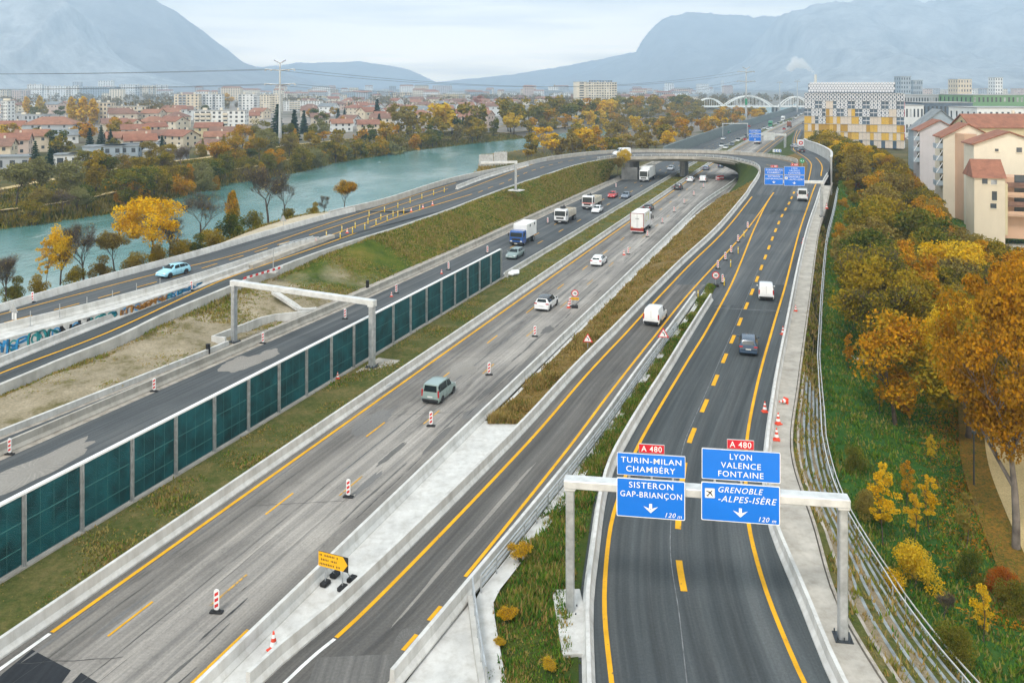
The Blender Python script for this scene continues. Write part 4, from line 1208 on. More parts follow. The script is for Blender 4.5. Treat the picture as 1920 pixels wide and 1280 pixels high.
# ================================================================== lettering
_tc = {}
def text_geo(s, shear=0.0, bold=.005, space=1.0):
 key = (s, shear, bold, space)
 if key in _tc: return _tc[key]
 c = bpy.data.curves.new('lettering', 'FONT')
 c.body = s; c.size = 1.0; c.shear = shear; c.offset = bold; c.space_character = space; c.resolution_u = 3
 o = bpy.data.objects.new('lettering', c)
 COL.objects.link(o)
 bpy.context.view_layer.update()
 me = o.evaluated_get(bpy.context.evaluated_depsgraph_get()).to_mesh()
 v = np.array([tuple(q.co) for q in me.vertices]); f = [tuple(p.vertices) for p in me.polygons]
 o.evaluated_get(bpy.context.evaluated_depsgraph_get()).to_mesh_clear()
 bpy.data.objects.remove(o); bpy.data.curves.remove(c)
 _tc[key] = (v, f)
 return v, f
def put_text(mb, s, c, u, v, width, height, mi=0, shear=0.0, bold=.005, space=1.0, out=None):
 """fit the text into width x height round the point c in the plane (u, v)"""
 tv, tf = text_geo(s, shear, bold, space)
 x0, x1 = tv[:, 0].min(), tv[:, 0].max()
 capv, _ = text_geo('H', 0, bold, 1.0)
 y1 = capv[:, 1].max()
 sy = height / y1
 sx = (width / (x1 - x0)) if width else sy
 pts = [c + u * ((p[0] - (x0 + x1) / 2) * sx) + v * ((p[1] - y1 / 2) * sy) for p in tv]
 mb.add(pts, tf, mi)
def ray_plane(px, py, p0, n):
 d = Vector(((px - CX) / F, 1.0, -(py - HY) / F))
 o = Vector((0, 0, H))
 return o + d * ((p0 - o).dot(n) / d.dot(n))
def rrect(mb, c, u, v, nrm, w_, h_, r, depth=0.0, mi=0):
 pts = []
 for sx, sy, a0 in ((1, 1, 0), (-1, 1, 90), (-1, -1, 180), (1, -1, 270)):
  for k in range(4):
   a = R(a0 + 30 * k)
   pts.append(c + u * (sx * (w_ / 2 - r) + r * math.cos(a)) + v * (sy * (h_ / 2 - r) + r * math.sin(a)))
 n = len(pts)
 mb.add(pts, [tuple(range(n))], mi)
 if depth:
  back = [p - nrm * depth for p in pts]
  mb.add(pts + back, [(i, i + n, (i + 1) % n + n, (i + 1) % n) for i in range(n)], mi)
  mb.add(back, [tuple(range(n - 1, -1, -1))], mi)
def sign_panel(parent, inv, quad, p0, nrm, u, v, face, items, label, name='sign_panel', border=True):
 """quad: the panel's four photo corners TL TR BL BR; items placed in fractions of the panel"""
 q = [ray_plane(x, y, p0, nrm) for x, y in quad]
 us_ = [(p - p0).dot(u) for p in q]; vs_ = [(p - p0).dot(v) for p in q]
 u0, u1 = (us_[0] + us_[2]) / 2, (us_[1] + us_[3]) / 2
 v1, v0 = (vs_[0] + vs_[1]) / 2, (vs_[2] + vs_[3]) / 2
 w_, h_ = u1 - u0, v1 - v0
 c = p0 + u * ((u0 + u1) / 2) + v * ((v0 + v1) / 2) - inv
 mb = MB(); rrect(mb, c, u, v, nrm, w_, h_, min(w_, h_) * .035, .07)
 o = mb.build(name, M['galv'], parent); o['label'] = label
 bd = .04 * min(w_, h_) if border else 0
 if border:
  mb = MB(); rrect(mb, c + nrm * .006, u, v, nrm, w_, h_, min(w_, h_) * .035); mb.build('sign_border', M['white'], o)
 mb = MB(); rrect(mb, c + nrm * .011, u, v, nrm, w_ - bd, h_ - bd, min(w_, h_) * .03); mb.build('sign_face', face, o)
 for it in items:
  tx = MB()
  kind, fx, fy = it[0], it[1], it[2]
  cc = c + nrm * .017 + u * ((fx - .5) * w_) + v * ((.5 - fy) * h_)
  if kind == 'arrow':
   aw_, ah = it[3] * w_, it[4] * h_
   P_ = lambda a, b_: cc + u * (a * aw_) + v * (b_ * ah)
   tx.add([P_(-.10, .5), P_(-.10, -.05), P_(.10, -.05), P_(.10, .5)], [(0, 1, 2, 3)])
   tx.add([P_(-.5, .22), P_(0, -.5), P_(0, -.12), P_(-.13, 0.0)], [(0, 1, 2, 3)])
   tx.add([P_(.5, .22), P_(.13, 0.0), P_(0, -.12), P_(0, -.5)], [(0, 1, 2, 3)])
  elif kind == 'plane':
   s_ = it[3] * h_
   ic = MB()
   rrect(ic, cc, u, v, nrm, s_, s_, s_ * .08); rrect(ic, cc + nrm * .003, u, v, nrm, s_ * .9, s_ * .9, s_ * .06, 0, 1)
   rot = R(40)
   def A_(a, b_): return cc + nrm * .007 + u * ((a * math.cos(rot) + b_ * math.sin(rot)) * s_) + v * ((-a * math.sin(rot) + b_ * math.cos(rot)) * s_)
   ic.add([A_(-.045, -.4), A_(.045, -.4), A_(.05, .32), A_(0, .42), A_(-.05, .32)], [(0, 1, 2, 3, 4)], 2)
   ic.add([A_(-.40, -.10), A_(-.40, -.02), A_(0, .16), A_(0, .0)], [(0, 1, 2, 3)], 2); ic.add([A_(.40, -.10), A_(0, .0), A_(0, .16), A_(.40, -.02)], [(0, 1, 2, 3)], 2)
   ic.add([A_(-.16, -.40), A_(.16, -.40), A_(.0, -.26)], [(0, 1, 2)], 2)
   ic.build('airport_symbol', [M['galv_light'], M['white'], M['black']], o)
  else:
   put_text(tx, it[0], cc, u, v, it[3] * w_, it[4] * h_, 0, it[5] if len(it) > 5 else 0, .004, 1.12)
  if tx.f: tx.build('lettering' if kind != 'arrow' else 'down_arrow', M['white'], o)
 return o
IT = .28
UP_L = [('TURIN-MILAN', .50, .30, .885, .245), ('CHAMBÉRY', .495, .70, .72, .255)]
LO_L = [('SISTERON', .505, .16, .645, .150), ('GAP-BRIANÇON', .505, .40, .90, .145), ('arrow', .50, .745, .215, .24), ('120', .79, .885, .155, .115, IT), ('m', .92, .905, .065, .095, IT)]
UP_R = [('LYON', .50, .22, .28, .185), ('VALENCE', .50, .505, .51, .185), ('FONTAINE', .50, .79, .575, .185)]
LO_R = [('plane', .11, .285, .255), ('GRENOBLE', .505, .17, .57, .145, IT), ('-ALPES-ISÈRE', .59, .405, .745, .155, IT), ('arrow', .50, .745, .19, .24), ('120', .80, .875, .135, .12, IT), ('m', .925, .895, .055, .09, IT)]
def gantry(label, A_, B_, ztop, post=.42, beam=(.75, .42), postB=True, over=(.3, .3)):
 """portal or cantilever: A_ and B_ are the feet; a post stands at A_ (and B_)"""
 root = empty('sign_gantry', A_, 0, label, 'sign gantry')
 d = (B_ - A_); d.z = 0
 a = math.atan2(d.y, d.x)
 Ld = d.length
 ud = d.normalized()
 feet = [A_] + ([B_] if postB else [])
 for p in feet:
  q = p - A_
  hh = ztop - beam[1] - p.z
  mb = MB(); mb.bbox((q.x, q.y, q.z + hh / 2), (post, post * 1.25, hh), .05, a)
  mb.build('gantry_post', M['galv'], root)
  mb = MB(); mb.box((q.x, q.y, q.z + .05), (post * 2.0, post * 2.1, .10), a)
  for sx in (-1, 0, 1):
   for sy in (-1, 1): mb.tube((q.x + sx * post * .75 * math.cos(a) - sy * post * .85 * math.sin(a), q.y + sx * post * .75 * math.sin(a) + sy * post * .85 * math.cos(a), q.z + .1), (q.x + sx * post * .75 * math.cos(a) - sy * post * .85 * math.sin(a), q.y + sx * post * .75 * math.sin(a) + sy * post * .85 * math.cos(a), q.z + .28), .035, n=6)
  mb.build('base_plate', M['steel_dark'], root)
  mb = MB(); mb.bbox((q.x, q.y, ztop - beam[1] - A_.z - .06), (post * 1.35, post * 1.6, .12), .02, a); mb.build('post_cap', M['galv_light'], root)
 c0 = -ud * over[0]; c1 = ud * (Ld + over[1])
 m_ = (c0 + c1) / 2
 mb = MB(); mb.bbox((m_.x, m_.y, ztop - A_.z - beam[1] / 2), ((c1 - c0).length, beam[0], beam[1]), .04, a); mb.build('gantry_beam', M['galv_light'], root)
 return root, ud, a
gA, gB = P(1069, 1150), P(1580, 1197)
g1, ud, a_ = gantry('big steel sign gantry with blue direction signs over the right carriageway', gA, gB, 6.95)
nrm = Vector((math.sin(a_), -math.cos(a_), 0)); v_ = Vector((0, 0, 1))
p0 = gA + nrm * .62
for quad, items, lab in (([(1157.3, 848.5), (1285.4, 854.3), (1156.5, 888.8), (1284.5, 896.6)], UP_L, 'blue panel reading Turin-Milan and Chambéry'),
       ([(1156.5, 895), (1285, 902), (1155.6, 967.3), (1284.2, 974.6)], LO_L, 'blue panel reading Sisteron and Gap-Briançon with a down arrow'),
       ([(1316, 840.3), (1463.6, 847.3), (1315.4, 898), (1463, 904.6)], UP_R, 'blue panel reading Lyon, Valence and Fontaine'),
       ([(1315.4, 903.3), (1463.3, 910.6), (1314.3, 975.4), (1461.6, 982.8)], LO_R, 'blue panel reading Grenoble-Alpes-Isère with a plane symbol')):
 sign_panel(g1, gA, quad, p0, nrm, ud, v_, M['sign_blue'], items, lab)
for quad in ([(1198, 832), (1246, 834), (1197.6, 848.3), (1245.4, 850.4)], [(1363.5, 823.4), (1414, 825.7), (1363, 840.6), (1413.4, 842.9)]):
 sign_panel(g1, gA, quad, p0, nrm, ud, v_, M['sign_red'], [('A 480', .5, .5, .80, .62)], 'red plaque reading A 480', 'route_plaque')
mb = MB()
for px in (1180, 1222, 1262, 1340, 1390, 1440):
 q = ray_plane(px, 905, p0 - nrm * .12, nrm) - gA
 mb.box((q.x, q.y, 6.95), (.10, .10, 2.7), a_)
mb.build('sign_bracket', M['galv'], g1)
for c, s, lab in ((P(1072, 1168), (1.5, 5.2, .16), 'pale concrete footing slab under the left post of the big gantry'),):
 mb = MB(); mb.bbox((c.x, c.y, .10), (s[0], s[1], .22), .03, .05); tag(mb.build('footing_slab', M['concrete_light']), lab, 'footing')
g2B = Vector((60.5, 156, zA(156)));
pB = PD(1541, 404, 156); pB.z = zA(156)
pA2 = pB + Vector((-11.2, 1.2, 0))
g2, ud2, a2_ = gantry('cantilever sign gantry with two tall blue signs before the bridge fork', pB, pA2, pB.z + 6.55, .42, (.7, .5), False, (.3, -2.2))
a2s = math.atan2(-ud2.y, -ud2.x); us2 = -ud2
nrm2 = Vector((math.sin(a2s), -math.cos(a2s), 0)); p02 = pB + nrm2 * .6
for quad, items, lab in (([(1434, 314.3), (1468.9, 316.5), (1433.6, 326), (1468.6, 328)], UP_L, 'blue panel reading Turin-Milan and Chambéry'),
       ([(1433.6, 326.8), (1468.6, 328.8), (1433.2, 345.3), (1468.2, 347.3)], LO_L[:3], 'blue panel reading Sisteron and Gap-Briançon with a down arrow'),
       ([(1470.3, 311.5), (1509, 313.5), (1470.1, 326.8), (1508.7, 328.8)], UP_R, 'blue panel reading Lyon, Valence and Fontaine'),
       ([(1470.1, 327.6), (1508.7, 329.6), (1469.8, 347.3), (1508.3, 349.5)], LO_R[:4], 'blue panel reading Grenoble-Alpes-Isère with a plane symbol')):
 sign_panel(g2, pB, quad, p02, nrm2, us2, v_, M['sign_blue'], items, lab)
for quad in ([(1445, 309.5), (1458.5, 310.3), (1445, 313.6), (1458.5, 314.4)], [(1483, 306.6), (1497, 307.4), (1483, 311), (1497, 311.8)]):
 sign_panel(g2, pB, quad, p02, nrm2, us2, v_, M['sign_red'], [('A 480', .5, .5, .80, .62)], 'red plaque reading A 480', 'route_plaque')
pC = P(1472, 292, .3)
g3, ud3, a3_ = gantry('cantilever gantry beyond the bridge with a blue sign and a white display', pC, pC + Vector((-14.5, 1.0, 0)), pC.z + 8.3, .75, (.8, .8), False, (.4, -3.5))
a3s = math.atan2(-ud3.y, -ud3.x); nrm3 = Vector((math.sin(a3s), -math.cos(a3s), 0)); p03 = pC + nrm3 * .8
sign_panel(g3, pC, [(1404, 242.8), (1427, 243.4), (1404, 250.3), (1427, 250.9)], p03, nrm3, -ud3, v_, M['sign_blue'], UP_L, 'blue panel reading Turin-Milan and Chambéry')
sign_panel(g3, pC, [(1404, 251.3), (1427, 251.9), (1404, 264.5), (1427, 265.2)], p03, nrm3, -ud3, v_, M['sign_blue'], LO_L[:3], 'blue panel reading Sisteron and Gap-Briançon with a down arrow')
sign_panel(g3, pC, [(1432, 248), (1452.5, 248.6), (1432, 263), (1452.5, 263.6)], p03, nrm3, -ud3, v_, M['galv_light'], [], 'pale grey variable message panel', 'message_panel', False)
pE = P(1355, 258); pG = Vector((MX(pE.y, -4.5), pE.y + 1, 0))
g4, _, _ = gantry('thin grey frame gantry over the oncoming lanes beyond the bridge', pE, pG, 7.4, .4, (.5, .45), True, (.2, .2))
lA, lB = Vector((MX(90.4, -21.9), 90.4, .05)), Vector((MX(82.6, -5.35), 82.6, .06))
lA = P(439, 641, .06)
lB = P(697.5, 688, .12)
g5, _, _ = gantry('empty steel gantry without signs over the oncoming carriageway and green screen', lA, lB, 6.55, .46, (.62, .52), True, (.35, .35))
mb = MB(); mb.bbox((lB.x + .5, lB.y + .3, .04), (2.4, 4.6, .16), .03, -M_HEAD); tag(mb.build('footing_slab', M['concrete_warm']), 'concrete footing slab on the median under the empty gantry', 'footing')
nf = [P(386, 660, .0), P(386, 660, 0) + Vector((1.0, -.5, 0)), ]
nz_ = rs([Vector((MX(88.8, -23.6), 88.8, .0)), Vector((MX(89.0, -25.4), 89.0, 0)), Vector((MX(97.5, -24.9), 97.5, 0)), Vector((MX(99.3, -21.2), 99.3, 0))], .8, False)
wall('niche_wall', nz_, [(-.12, -.1), (-.12, .95), (.12, .95), (.12, -.1)], M['concrete_light'], 'low white niche wall round the left foot of the empty gantry', 'wall')
pH = Vector((.7, 182.5, zL2(182.5)))
pH = PD(967, 353, 182); pH.z = zL2(182) + .15
g6, ud6, a6 = gantry('cantilever gantry on the ramp seen from behind, with grey sign backs', pH, pH + Vector((-7.2, -1.8, 0)), pH.z + 6.1, .42, (.5, .5), False, (.3, .2))
nb = Vector((-math.sin(a6 + math.pi), math.cos(a6 + math.pi), 0))
uH = Vector((-ud6.x, -ud6.y, 0))
nrm6 = Vector((uH.y, -uH.x, 0))
for (x0_, x1_, y0_, y1_) in ((898, 925, 290, 311), (926, 951, 285, 309)):
 q0, q1 = ray_plane(x0_, y1_, pH - nrm6 * .4, nrm6) - pH, ray_plane(x1_, y0_, pH - nrm6 * .4, nrm6) - pH
 mb = MB()
 c = (q0 + q1) / 2
 mb.bbox((c.x, c.y, c.z), (abs((q1 - q0).dot(uH)), .06, abs(q1.z - q0.z)), .02, math.atan2(uH.y, uH.x))
 for k in range(5):
  f = (k + .5) / 5
  mb.box((q0.x + (q1.x - q0.x) * f + nrm6.x * .12, q0.y + (q1.y - q0.y) * f + nrm6.y * .12, c.z), (.12, .12, abs(q1.z - q0.z) * 1.1), math.atan2(uH.y, uH.x))
 o = mb.build('sign_back', M['galv'], g6)
mb = MB(); mb.bbox((pH.x + .1, pH.y - .2, pH.z - .08), (2.8, 2.4, .22), .04, -.5); tag(mb.build('footing_slab', M['concrete_light']), 'concrete footing slab under the gantry seen from behind', 'footing')
# ================================================================== delineators, cones, yellow posts
def delineator_proto():
 root = empty('delineator', (0, 0, 0), 0, 'd', 'delineator', 'red and white delineator boards along the lanes')
 mb = MB(); mb.bbox((0, 0, .06), (.85, .38, .12), .04); mb.bbox((0, 0, .15), (.45, .24, .08), .03); mb.build('rubber_base', M['rubber'], root)
 mb = MB(); U, V, N = Vector((1, 0, 0)), Vector((0, 0, 1)), Vector((0, -1, 0))
 rrect(mb, Vector((0, -.03, .82)), U, V, N, .34, 1.30, .15, .06); bd = mb.build('board', M['white'], root)
 for f in (-1, 1):
  mb = MB()
  y_ = -.034 if f < 0 else .034
  for zz in (.46, .82, 1.18):
   mb.add([Vector((-.12 * -f, y_, zz - .17)), Vector((.12 * -f, y_, zz - .03)), Vector((.12 * -f, y_, zz + .17)), Vector((-.12 * -f, y_, zz + .03))], [(0, 1, 2, 3)])
  mb.build('red_stripes', M['red'], bd)
 mb = MB(); mb.box((0, 0, .17), (.12, .08, .1)); mb.build('board_foot', M['white'], root)
 return root
def cone_proto():
 root = empty('traffic_cone', (0, 0, 0), 0, 'c', 'traffic cone', 'orange and white traffic cones')
 mb = MB(); mb.bbox((0, 0, .03), (.46, .46, .06), .02, 0); mb.build('cone_base', M['orange'], root)
 mb = MB(); zs = [(.19, .06), (.155, .22), (.155, .22), (.115, .40), (.115, .40), (.085, .54), (.085, .54), (.055, .68), (.055, .68), (.03, .80)]
 mb.lathe((0, 0, 0), zs, 14, mis=[0, 0, 1, 1, 0, 0, 1, 1, 0, 0]); mb.build('cone_body', [M['orange'], M['white']], root)
 return root
def post_proto():
 root = empty('flexible_post', (0, 0, 0), 0, 'p', 'marker post', 'yellow flexible marker posts')
 mb = MB(); mb.lathe((0, 0, 0), [(.14, 0), (.14, .04), (.07, .06)], 10); mb.build('post_foot', M['steel_dark'], root)
 mb = MB(); mb.lathe((0, 0, 0), [(.065, .05), (.07, .9), (.06, .98), (.02, 1.0)], 10); mb.build('post_tube', M['post_yellow'], root)
 mb = MB(); mb.lathe((0, 0, 0), [(.074, .68), (.074, .8)], 10); mb.build('reflective_band', M['white'], root)
 return root
USED = {}
def place(proto, key, loc, rz, label, scale=None):
 if key not in USED:
  USED[key] = 1; o = proto
 else:
  o = copy_tree(proto)
 o.location = loc; o.rotation_euler = (0, 0, rz); o['label'] = label
 if scale: o.scale = (scale,) * 3
 return o
dp, cp, pp_ = delineator_proto(), cone_proto(), post_proto()
MH = -M_HEAD
dl = [((406, 1148), z0, 'nearest red and white delineator on the worn carriageway, left of the yellow arrow sign'),
  ((653, 932), z0, 'red and white delineator on the worn carriageway, second one up from the near edge'),
  ((808, 799), z0, 'red and white delineator on the worn carriageway just below the grey-green estate van'),
  ((917, 703), z0, 'red and white delineator on the worn carriageway just beyond the grey-green estate van'),
  ((1003, 631), z0, 'red and white delineator on the worn carriageway below the white car with dark roof'),
  ((1069, 575), z0, 'red and white delineator beside the round 70 speed sign'),
  ((1178, 477), z0, 'red and white delineator on the worn carriageway right of the white hatchback'),
  ((1214, 444), z0, 'red and white delineator at the rear right of the white box lorry'),
  ((1242, 419), z0, 'red and white delineator right of the cab of the white box lorry'),
  ((1264, 398), z0, 'red and white delineator, second one beyond the white box lorry'),
  ((1283, 382), z0, 'red and white delineator, third one beyond the white box lorry'),
  ((1301, 367), z0, 'red and white delineator, fourth one beyond the white box lorry'),
  ((1319, 352), z0, 'red and white delineator on the motorway just short of the white van near the bridge'),
  ((1343, 339), z0, 'red and white delineator close to the red barrels near the bridge'),
  ((18, 852), z0, 'red and white delineator at the left edge, foot of the earth slope'),
  ((289, 734), z0, 'red and white delineator left of the dark asphalt, below the bare earth slope'),
  ((493, 644), z0, 'red and white delineator beside the left foot of the empty gantry'),
  ((647, 598), z0, 'red and white delineator under the beam of the empty gantry'),
  ((743, 550), z0, 'red and white delineator behind the green screen, just past the empty gantry'),
  ((841, 506), z0, 'red and white delineator behind the green screen, second past the empty gantry'),
  ((914, 475), z0, 'red and white delineator behind the far end of the green screen'),
  ((1027, 419), z0, 'red and white delineator left of the first white tipper lorry'),
  ((1155, 352), z0, 'red and white delineator beyond the red car on the oncoming lanes'),
  ((61, 567), zL1, 'red and white delineator at the river side of the upper road, far left'),
  ((359, 545), zL2, 'red and white delineator at the end of the graffiti wall'),
  ((1346, 504), zA, 'lower of the red and white delineators in the gap above the 30 sign'),
  ((1360, 488), zA, 'red and white delineator in the gap between the merging roads, second above the 30 sign'),
  ((1371, 475), zA, 'red and white delineator in the gap between the merging roads, third above the 30 sign'),
  ((1384, 454), zA, 'red and white delineator in the gap between the merging roads, fourth above the 30 sign'),
  ((1402, 429), zA, 'topmost red and white delineator where the merging yellow lines meet'),
  ((1355, 531), zA, 'leaning red and white delineator right of the round 30 sign')]
for (px, py), pf, lab in dl:
 p = PP(px, py, pf)
 place(dp, 'd', p, MH * .7 + (p.x % .3), lab, .82)
cn = [((513, 1222), z0, .08, 'traffic cone on the concrete strip below the yellow arrow sign', 1.15),
  ((1434, 772), zA, 0, 'traffic cone on the asphalt against the right barrier', 1.1),
  ((1459, 796), zA, .06, 'traffic cone on the walkway behind the barrier, upper of the pair', 1.15),
  ((1456, 826), zA, .06, 'traffic cone on the walkway behind the barrier, lower of the pair', 1.15),
  ((1468, 627), zA, 0, 'traffic cone beside the right barrier near the dark blue car', 1.1),
  ((1492, 584), zA, .05, 'small dark red cone on the walkway left of the planter terraces', .9),
  ((1506, 456), zA, 0, 'traffic cone by the right barrier below the second gantry', 1.1),
  ((1170, 478), z0, 0, 'cone at the foot of the delineator right of the white hatchback', 1.0),
  ((1066, 577), z0, 0, 'cone at the foot of the delineator beside the 70 sign', 1.0),
  ((734, 556), z0, 0, 'cone on the oncoming lanes behind the green screen, nearer of two', .8),
  ((828, 513), z0, 0, 'cone on the oncoming lanes behind the green screen, farther of two', .8),
  ((633, 712), z0, .1, 'small orange cone at the foot of the green screen', .8),
  ((592, 457), zL2, 0, 'orange cone at the end of the metal crash cushion', 1.1),
  ((651, 437), zL2, 0, 'orange cone among the yellow posts, nearest the crash cushion', 1.0),
  ((771, 397), zL2, 0, 'orange cone among the yellow posts in the middle of the ramp', 1.0),
  ((793, 391), zL2, 0, 'orange cone among the yellow posts farther up the ramp', 1.0),
  ((811, 385), zL2, 0, 'orange cone at the upper end of the yellow posts', 1.0)]
for (px, py), pf, dz, lab, sc in cn:
 place(cp, 'c', PP(px, py, pf) + Vector((0, 0, dz)), px % 1.3, lab, sc)
o = place(cp, 'c', PP(1474, 757, zA) + Vector((0, 0, .28)), .5, 'fallen traffic cone lying on the walkway above two standing cones', 1.15)
o.rotation_euler = (R(84), 0, -1.0)
o = place(cp, 'c', PP(1550, 392, zA) + Vector((0, 0, .1)), .5, 'orange cone on the walkway at the foot of the second gantry', 1.2)
yp_ = [(612, 447), (638, 447.5), (641, 436), (661, 438), (666, 429), (684, 431), (690, 420.5), (705, 423), (714, 413), (692, 407), (726, 415), (737, 407), (746, 406.5), (757, 401.5), (721, 398.5), (787, 395), (746, 390.5), (769, 381.5), (791, 373.5), (813, 366.5), (833, 361)]
yp_.sort()
for k, (px, py) in enumerate(yp_):
 place(pp_, 'p', PP(px, py, zL2), 0, 'yellow flexible post on the ramp markings, %s from the left of the ramp rows' % ORD[k], 1.1)
yq = [((1309, 560), 'first'), ((1358, 536), 'second'), ((1370, 501), 'third'), ((1384, 476), 'fourth'), ((1395, 445), 'fifth')]
for (px, py), w_ in yq:
 place(pp_, 'p', PP(px, py, zA), 0, 'yellow flexible post between the merging roads, %s up from the barrier tip' % w_, 1.05)
# ================================================================== small road signs
def disc(mb, c, r, N_, mi, n=28):
 mb.add([c + Vector((r * math.cos(2 * math.pi * i / n), 0, r * math.sin(2 * math.pi * i / n))) for i in range(n)], [tuple(range(n))], mi)
def round_sign(loc, rz, num, label, hgt=2.15, rad=.48, plate=False, base=True):
 root = empty('speed_sign', loc, rz, label, 'speed sign')
 mb = MB(); mb.tube((0, .05, 0), (0, .05, hgt + .2), .035); mb.build('pole', M['galv'], root)
 if base:
  mb = MB(); mb.bbox((0, .05, .14), (.75, .75, .28), .05); mb.build('ballast_block', M['rubber'], root)
 mb = MB(); mb.tube((0, -.005, hgt), (0, .03, hgt), rad, n=28); dsk = mb.build('sign_disc', M['red'], root)
 mb = MB(); disc(mb, Vector((0, -.012, hgt)), rad * .74, None, 0); mb.build('disc_face', M['white'], dsk)
 mb = MB(); put_text(mb, num, Vector((0, -.02, hgt)), Vector((1, 0, 0)), Vector((0, 0, 1)), rad * .85, rad * .62, 0, 0, .03); mb.build('lettering', M['black'], dsk)
 if plate:
  mb = MB(); mb.bbox((0, .0, hgt - rad - .22), (.95, .03, .30), .012); pt = mb.build('yellow_plate', M['sign_yellow'], root)
  mb = MB()
  for k in range(5): mb.box((-.34 + .17 * k, -.02, hgt - rad - .22), (.09, .006, .09))
  mb.build('plate_marks', M['black'], pt)
 return root
round_sign(P(1078, 577), -.1, '70', 'round red-rimmed 70 speed sign with a yellow plate on the worn carriageway', 1.75, .43, True)
round_sign(PP(1342, 537, zA), -.15, '30', 'round red-rimmed 30 speed sign between the merging roads', 1.45, .47)
def tri_sign(loc, rz, label, hgt, size=1.1, back=False, side=1):
 root = empty('warning_sign', loc, rz, label, 'warning sign')
 mb = MB(); mb.tube((0, .06, 0), (0, .06, hgt + size * .4), .035); mb.build('pole', M['galv'], root)
 def tri(mb, s_, y_, mi=0):
  mb.add([Vector((-s_ / 2, y_, hgt - s_ * .29)), Vector((s_ / 2, y_, hgt - s_ * .29)), Vector((0, y_, hgt + s_ * .577))], [(0, 1, 2)], mi)
 mb = MB(); tri(mb, size, 0); tri(mb, size, .03)
 a, b_, c = Vector((-size / 2, 0, hgt - size * .29)), Vector((size / 2, 0, hgt - size * .29)), Vector((0, 0, hgt + size * .577))
 dy = Vector((0, .03, 0))
 for p, q in ((a, b_), (b_, c), (c, a)): mb.quad(p, p + dy, q + dy, q)
 pn = mb.build('sign_triangle', M['galv'] if back else M['red'], root)
 if not back:
  mb = MB(); tri(mb, size * .72, -.008); mb.build('triangle_face', M['white'], pn)
  mb = MB()
  path_ = rs([Vector((side * size * .10, -.014, hgt - size * .14)), Vector((side * size * .09, -.014, hgt + size * .03)), Vector((-side * size * .03, -.014, hgt + size * .16)), Vector((-side * size * .13, -.014, hgt + size * .16))], .05)
  for p, q in zip(path_[:-1], path_[1:]):
   t = (q - p).normalized(); nn = Vector((-t.z, 0, t.x)) * size * .035
   mb.quad(p - nn, q - nn, q + nn, p + nn)
  mb.build('bend_symbol', M['black'], pn)
 return root
tri_sign(PP(1102, 657, zA) + Vector((0, 0, .1)), -.2, 'red triangular bend warning sign on the dry verge left of the slip road', 1.05, 1.05)
tri_sign(by_y(off(B_rbar, .7), [86.5])[0], -.15, 'red triangular bend warning sign at the guard rail right of the slip road', 1.75, 1.15)
t1 = tri_sign(PP(25, 612, zL1), -.3, 'grey back of a triangular sign above the graffiti wall, far left', 1.75, 1.1, True)
mb = MB(); mb.box((-.16, .1, 1.0), (.26, .02, .7)); mb.box((.16, .1, 1.0), (.26, .02, .7)); mb.build('white_plates', M['white'], t1)
tri_sign(PP(531, 428, zL1), -.3, 'grey back of a triangular sign on the sandy shoulder by the river', 1.5, 1.2, True)
c = P(625, 1102, .06)
ys_root = empty('diversion_sign', c, R(-23), 'yellow arrow-shaped diversion board standing on the concrete strip', 'diversion sign')
mb = MB()
for x in (-.55, .55):
 mb.tube((x, .05, 0), (x, .05, 1.75), .035)
 mb.tube((x, .05, 1.3), (x, .95, .1), .022)
mb.build('sign_legs', M['galv'], ys_root)
for x in (-.55, .55):
 for y_ in (.05, .95):
  mb = MB(); mb.bbox((x, y_, .12), (.40, .55, .24), .05); mb.build('ballast_block', M['rubber'], ys_root)
mb = MB(); z1_, z2_ = 1.02, 1.82
mb.bbox((0, 0, (z1_ + z2_) / 2), (1.9, .04, z2_ - z1_), .015); bd = mb.build('sign_board', M['black'], ys_root)
mb = MB(); mb.add([Vector((-.94, -.024, z1_ + .01)), Vector((.62, -.024, z1_ + .01)), Vector((.92, -.024, (z1_ + z2_) / 2)), Vector((.62, -.024, z2_ - .01)), Vector((-.94, -.024, z2_ - .01))], [(0, 1, 2, 3, 4)]); mb.build('yellow_arrow', M['sign_yellow'], bd)
mb = MB(); rr = random.Random(3)
for k, n_ in ((0, 12), (1, 11), (2, 13)):
 x = -.86
 for q in range(n_):
  w_ = rr.uniform(.04, .085)
  if rr.random() > .12: mb.box((x + w_ / 2, -.028, z2_ - .17 - .235 * k), (w_ * .75, .004, .10))
  x += w_ + .035
mb.build('lettering_strokes', M['black'], bd)
c = PP(1504, 318, zA); root = empty('junction_plaque', c, -.4, 'round green plaque with white figures beside the second gantry', 'sign')
mb = MB(); mb.tube((0, .05, 0), (0, .05, 2.6), .05); mb.build('pole', M['galv'], root)
mb = MB(); mb.tube((0, -.02, 2.2), (0, .03, 2.2), .62, n=24); gd = mb.build('plaque_disc', M['sign_green'], root)
mb = MB(); put_text(mb, '4.3', Vector((0, -.03, 2.2)), Vector((1, 0, 0)), Vector((0, 0, 1)), .8, .42, 0); mb.build('lettering', M['white'], gd)
c = P(1457, 291, 3.4); root = empty('chevron_board', c, -.3, 'blue and white chevron board on the island grass', 'sign')
mb = MB()
for x in (-1.0, 1.0): mb.tube((x, .05, 0), (x, .05, 1.9), .05)
mb.build('board_legs', M['galv'], root)
mb = MB(); mb.bbox((0, 0, 1.5), (2.8, .06, 1.0), .02); bd = mb.build('board', M['white'], root)
mb = MB()
for k in range(3):
 x = -.85 + .85 * k
 mb.add([Vector((x, -.034, 1.5)), Vector((x + .35, -.034, 1.95)), Vector((x + .62, -.034, 1.95)), Vector((x + .27, -.034, 1.5)), Vector((x + .62, -.034, 1.05)), Vector((x + .35, -.034, 1.05))], [(0, 1, 2, 3), (0, 3, 4, 5)])
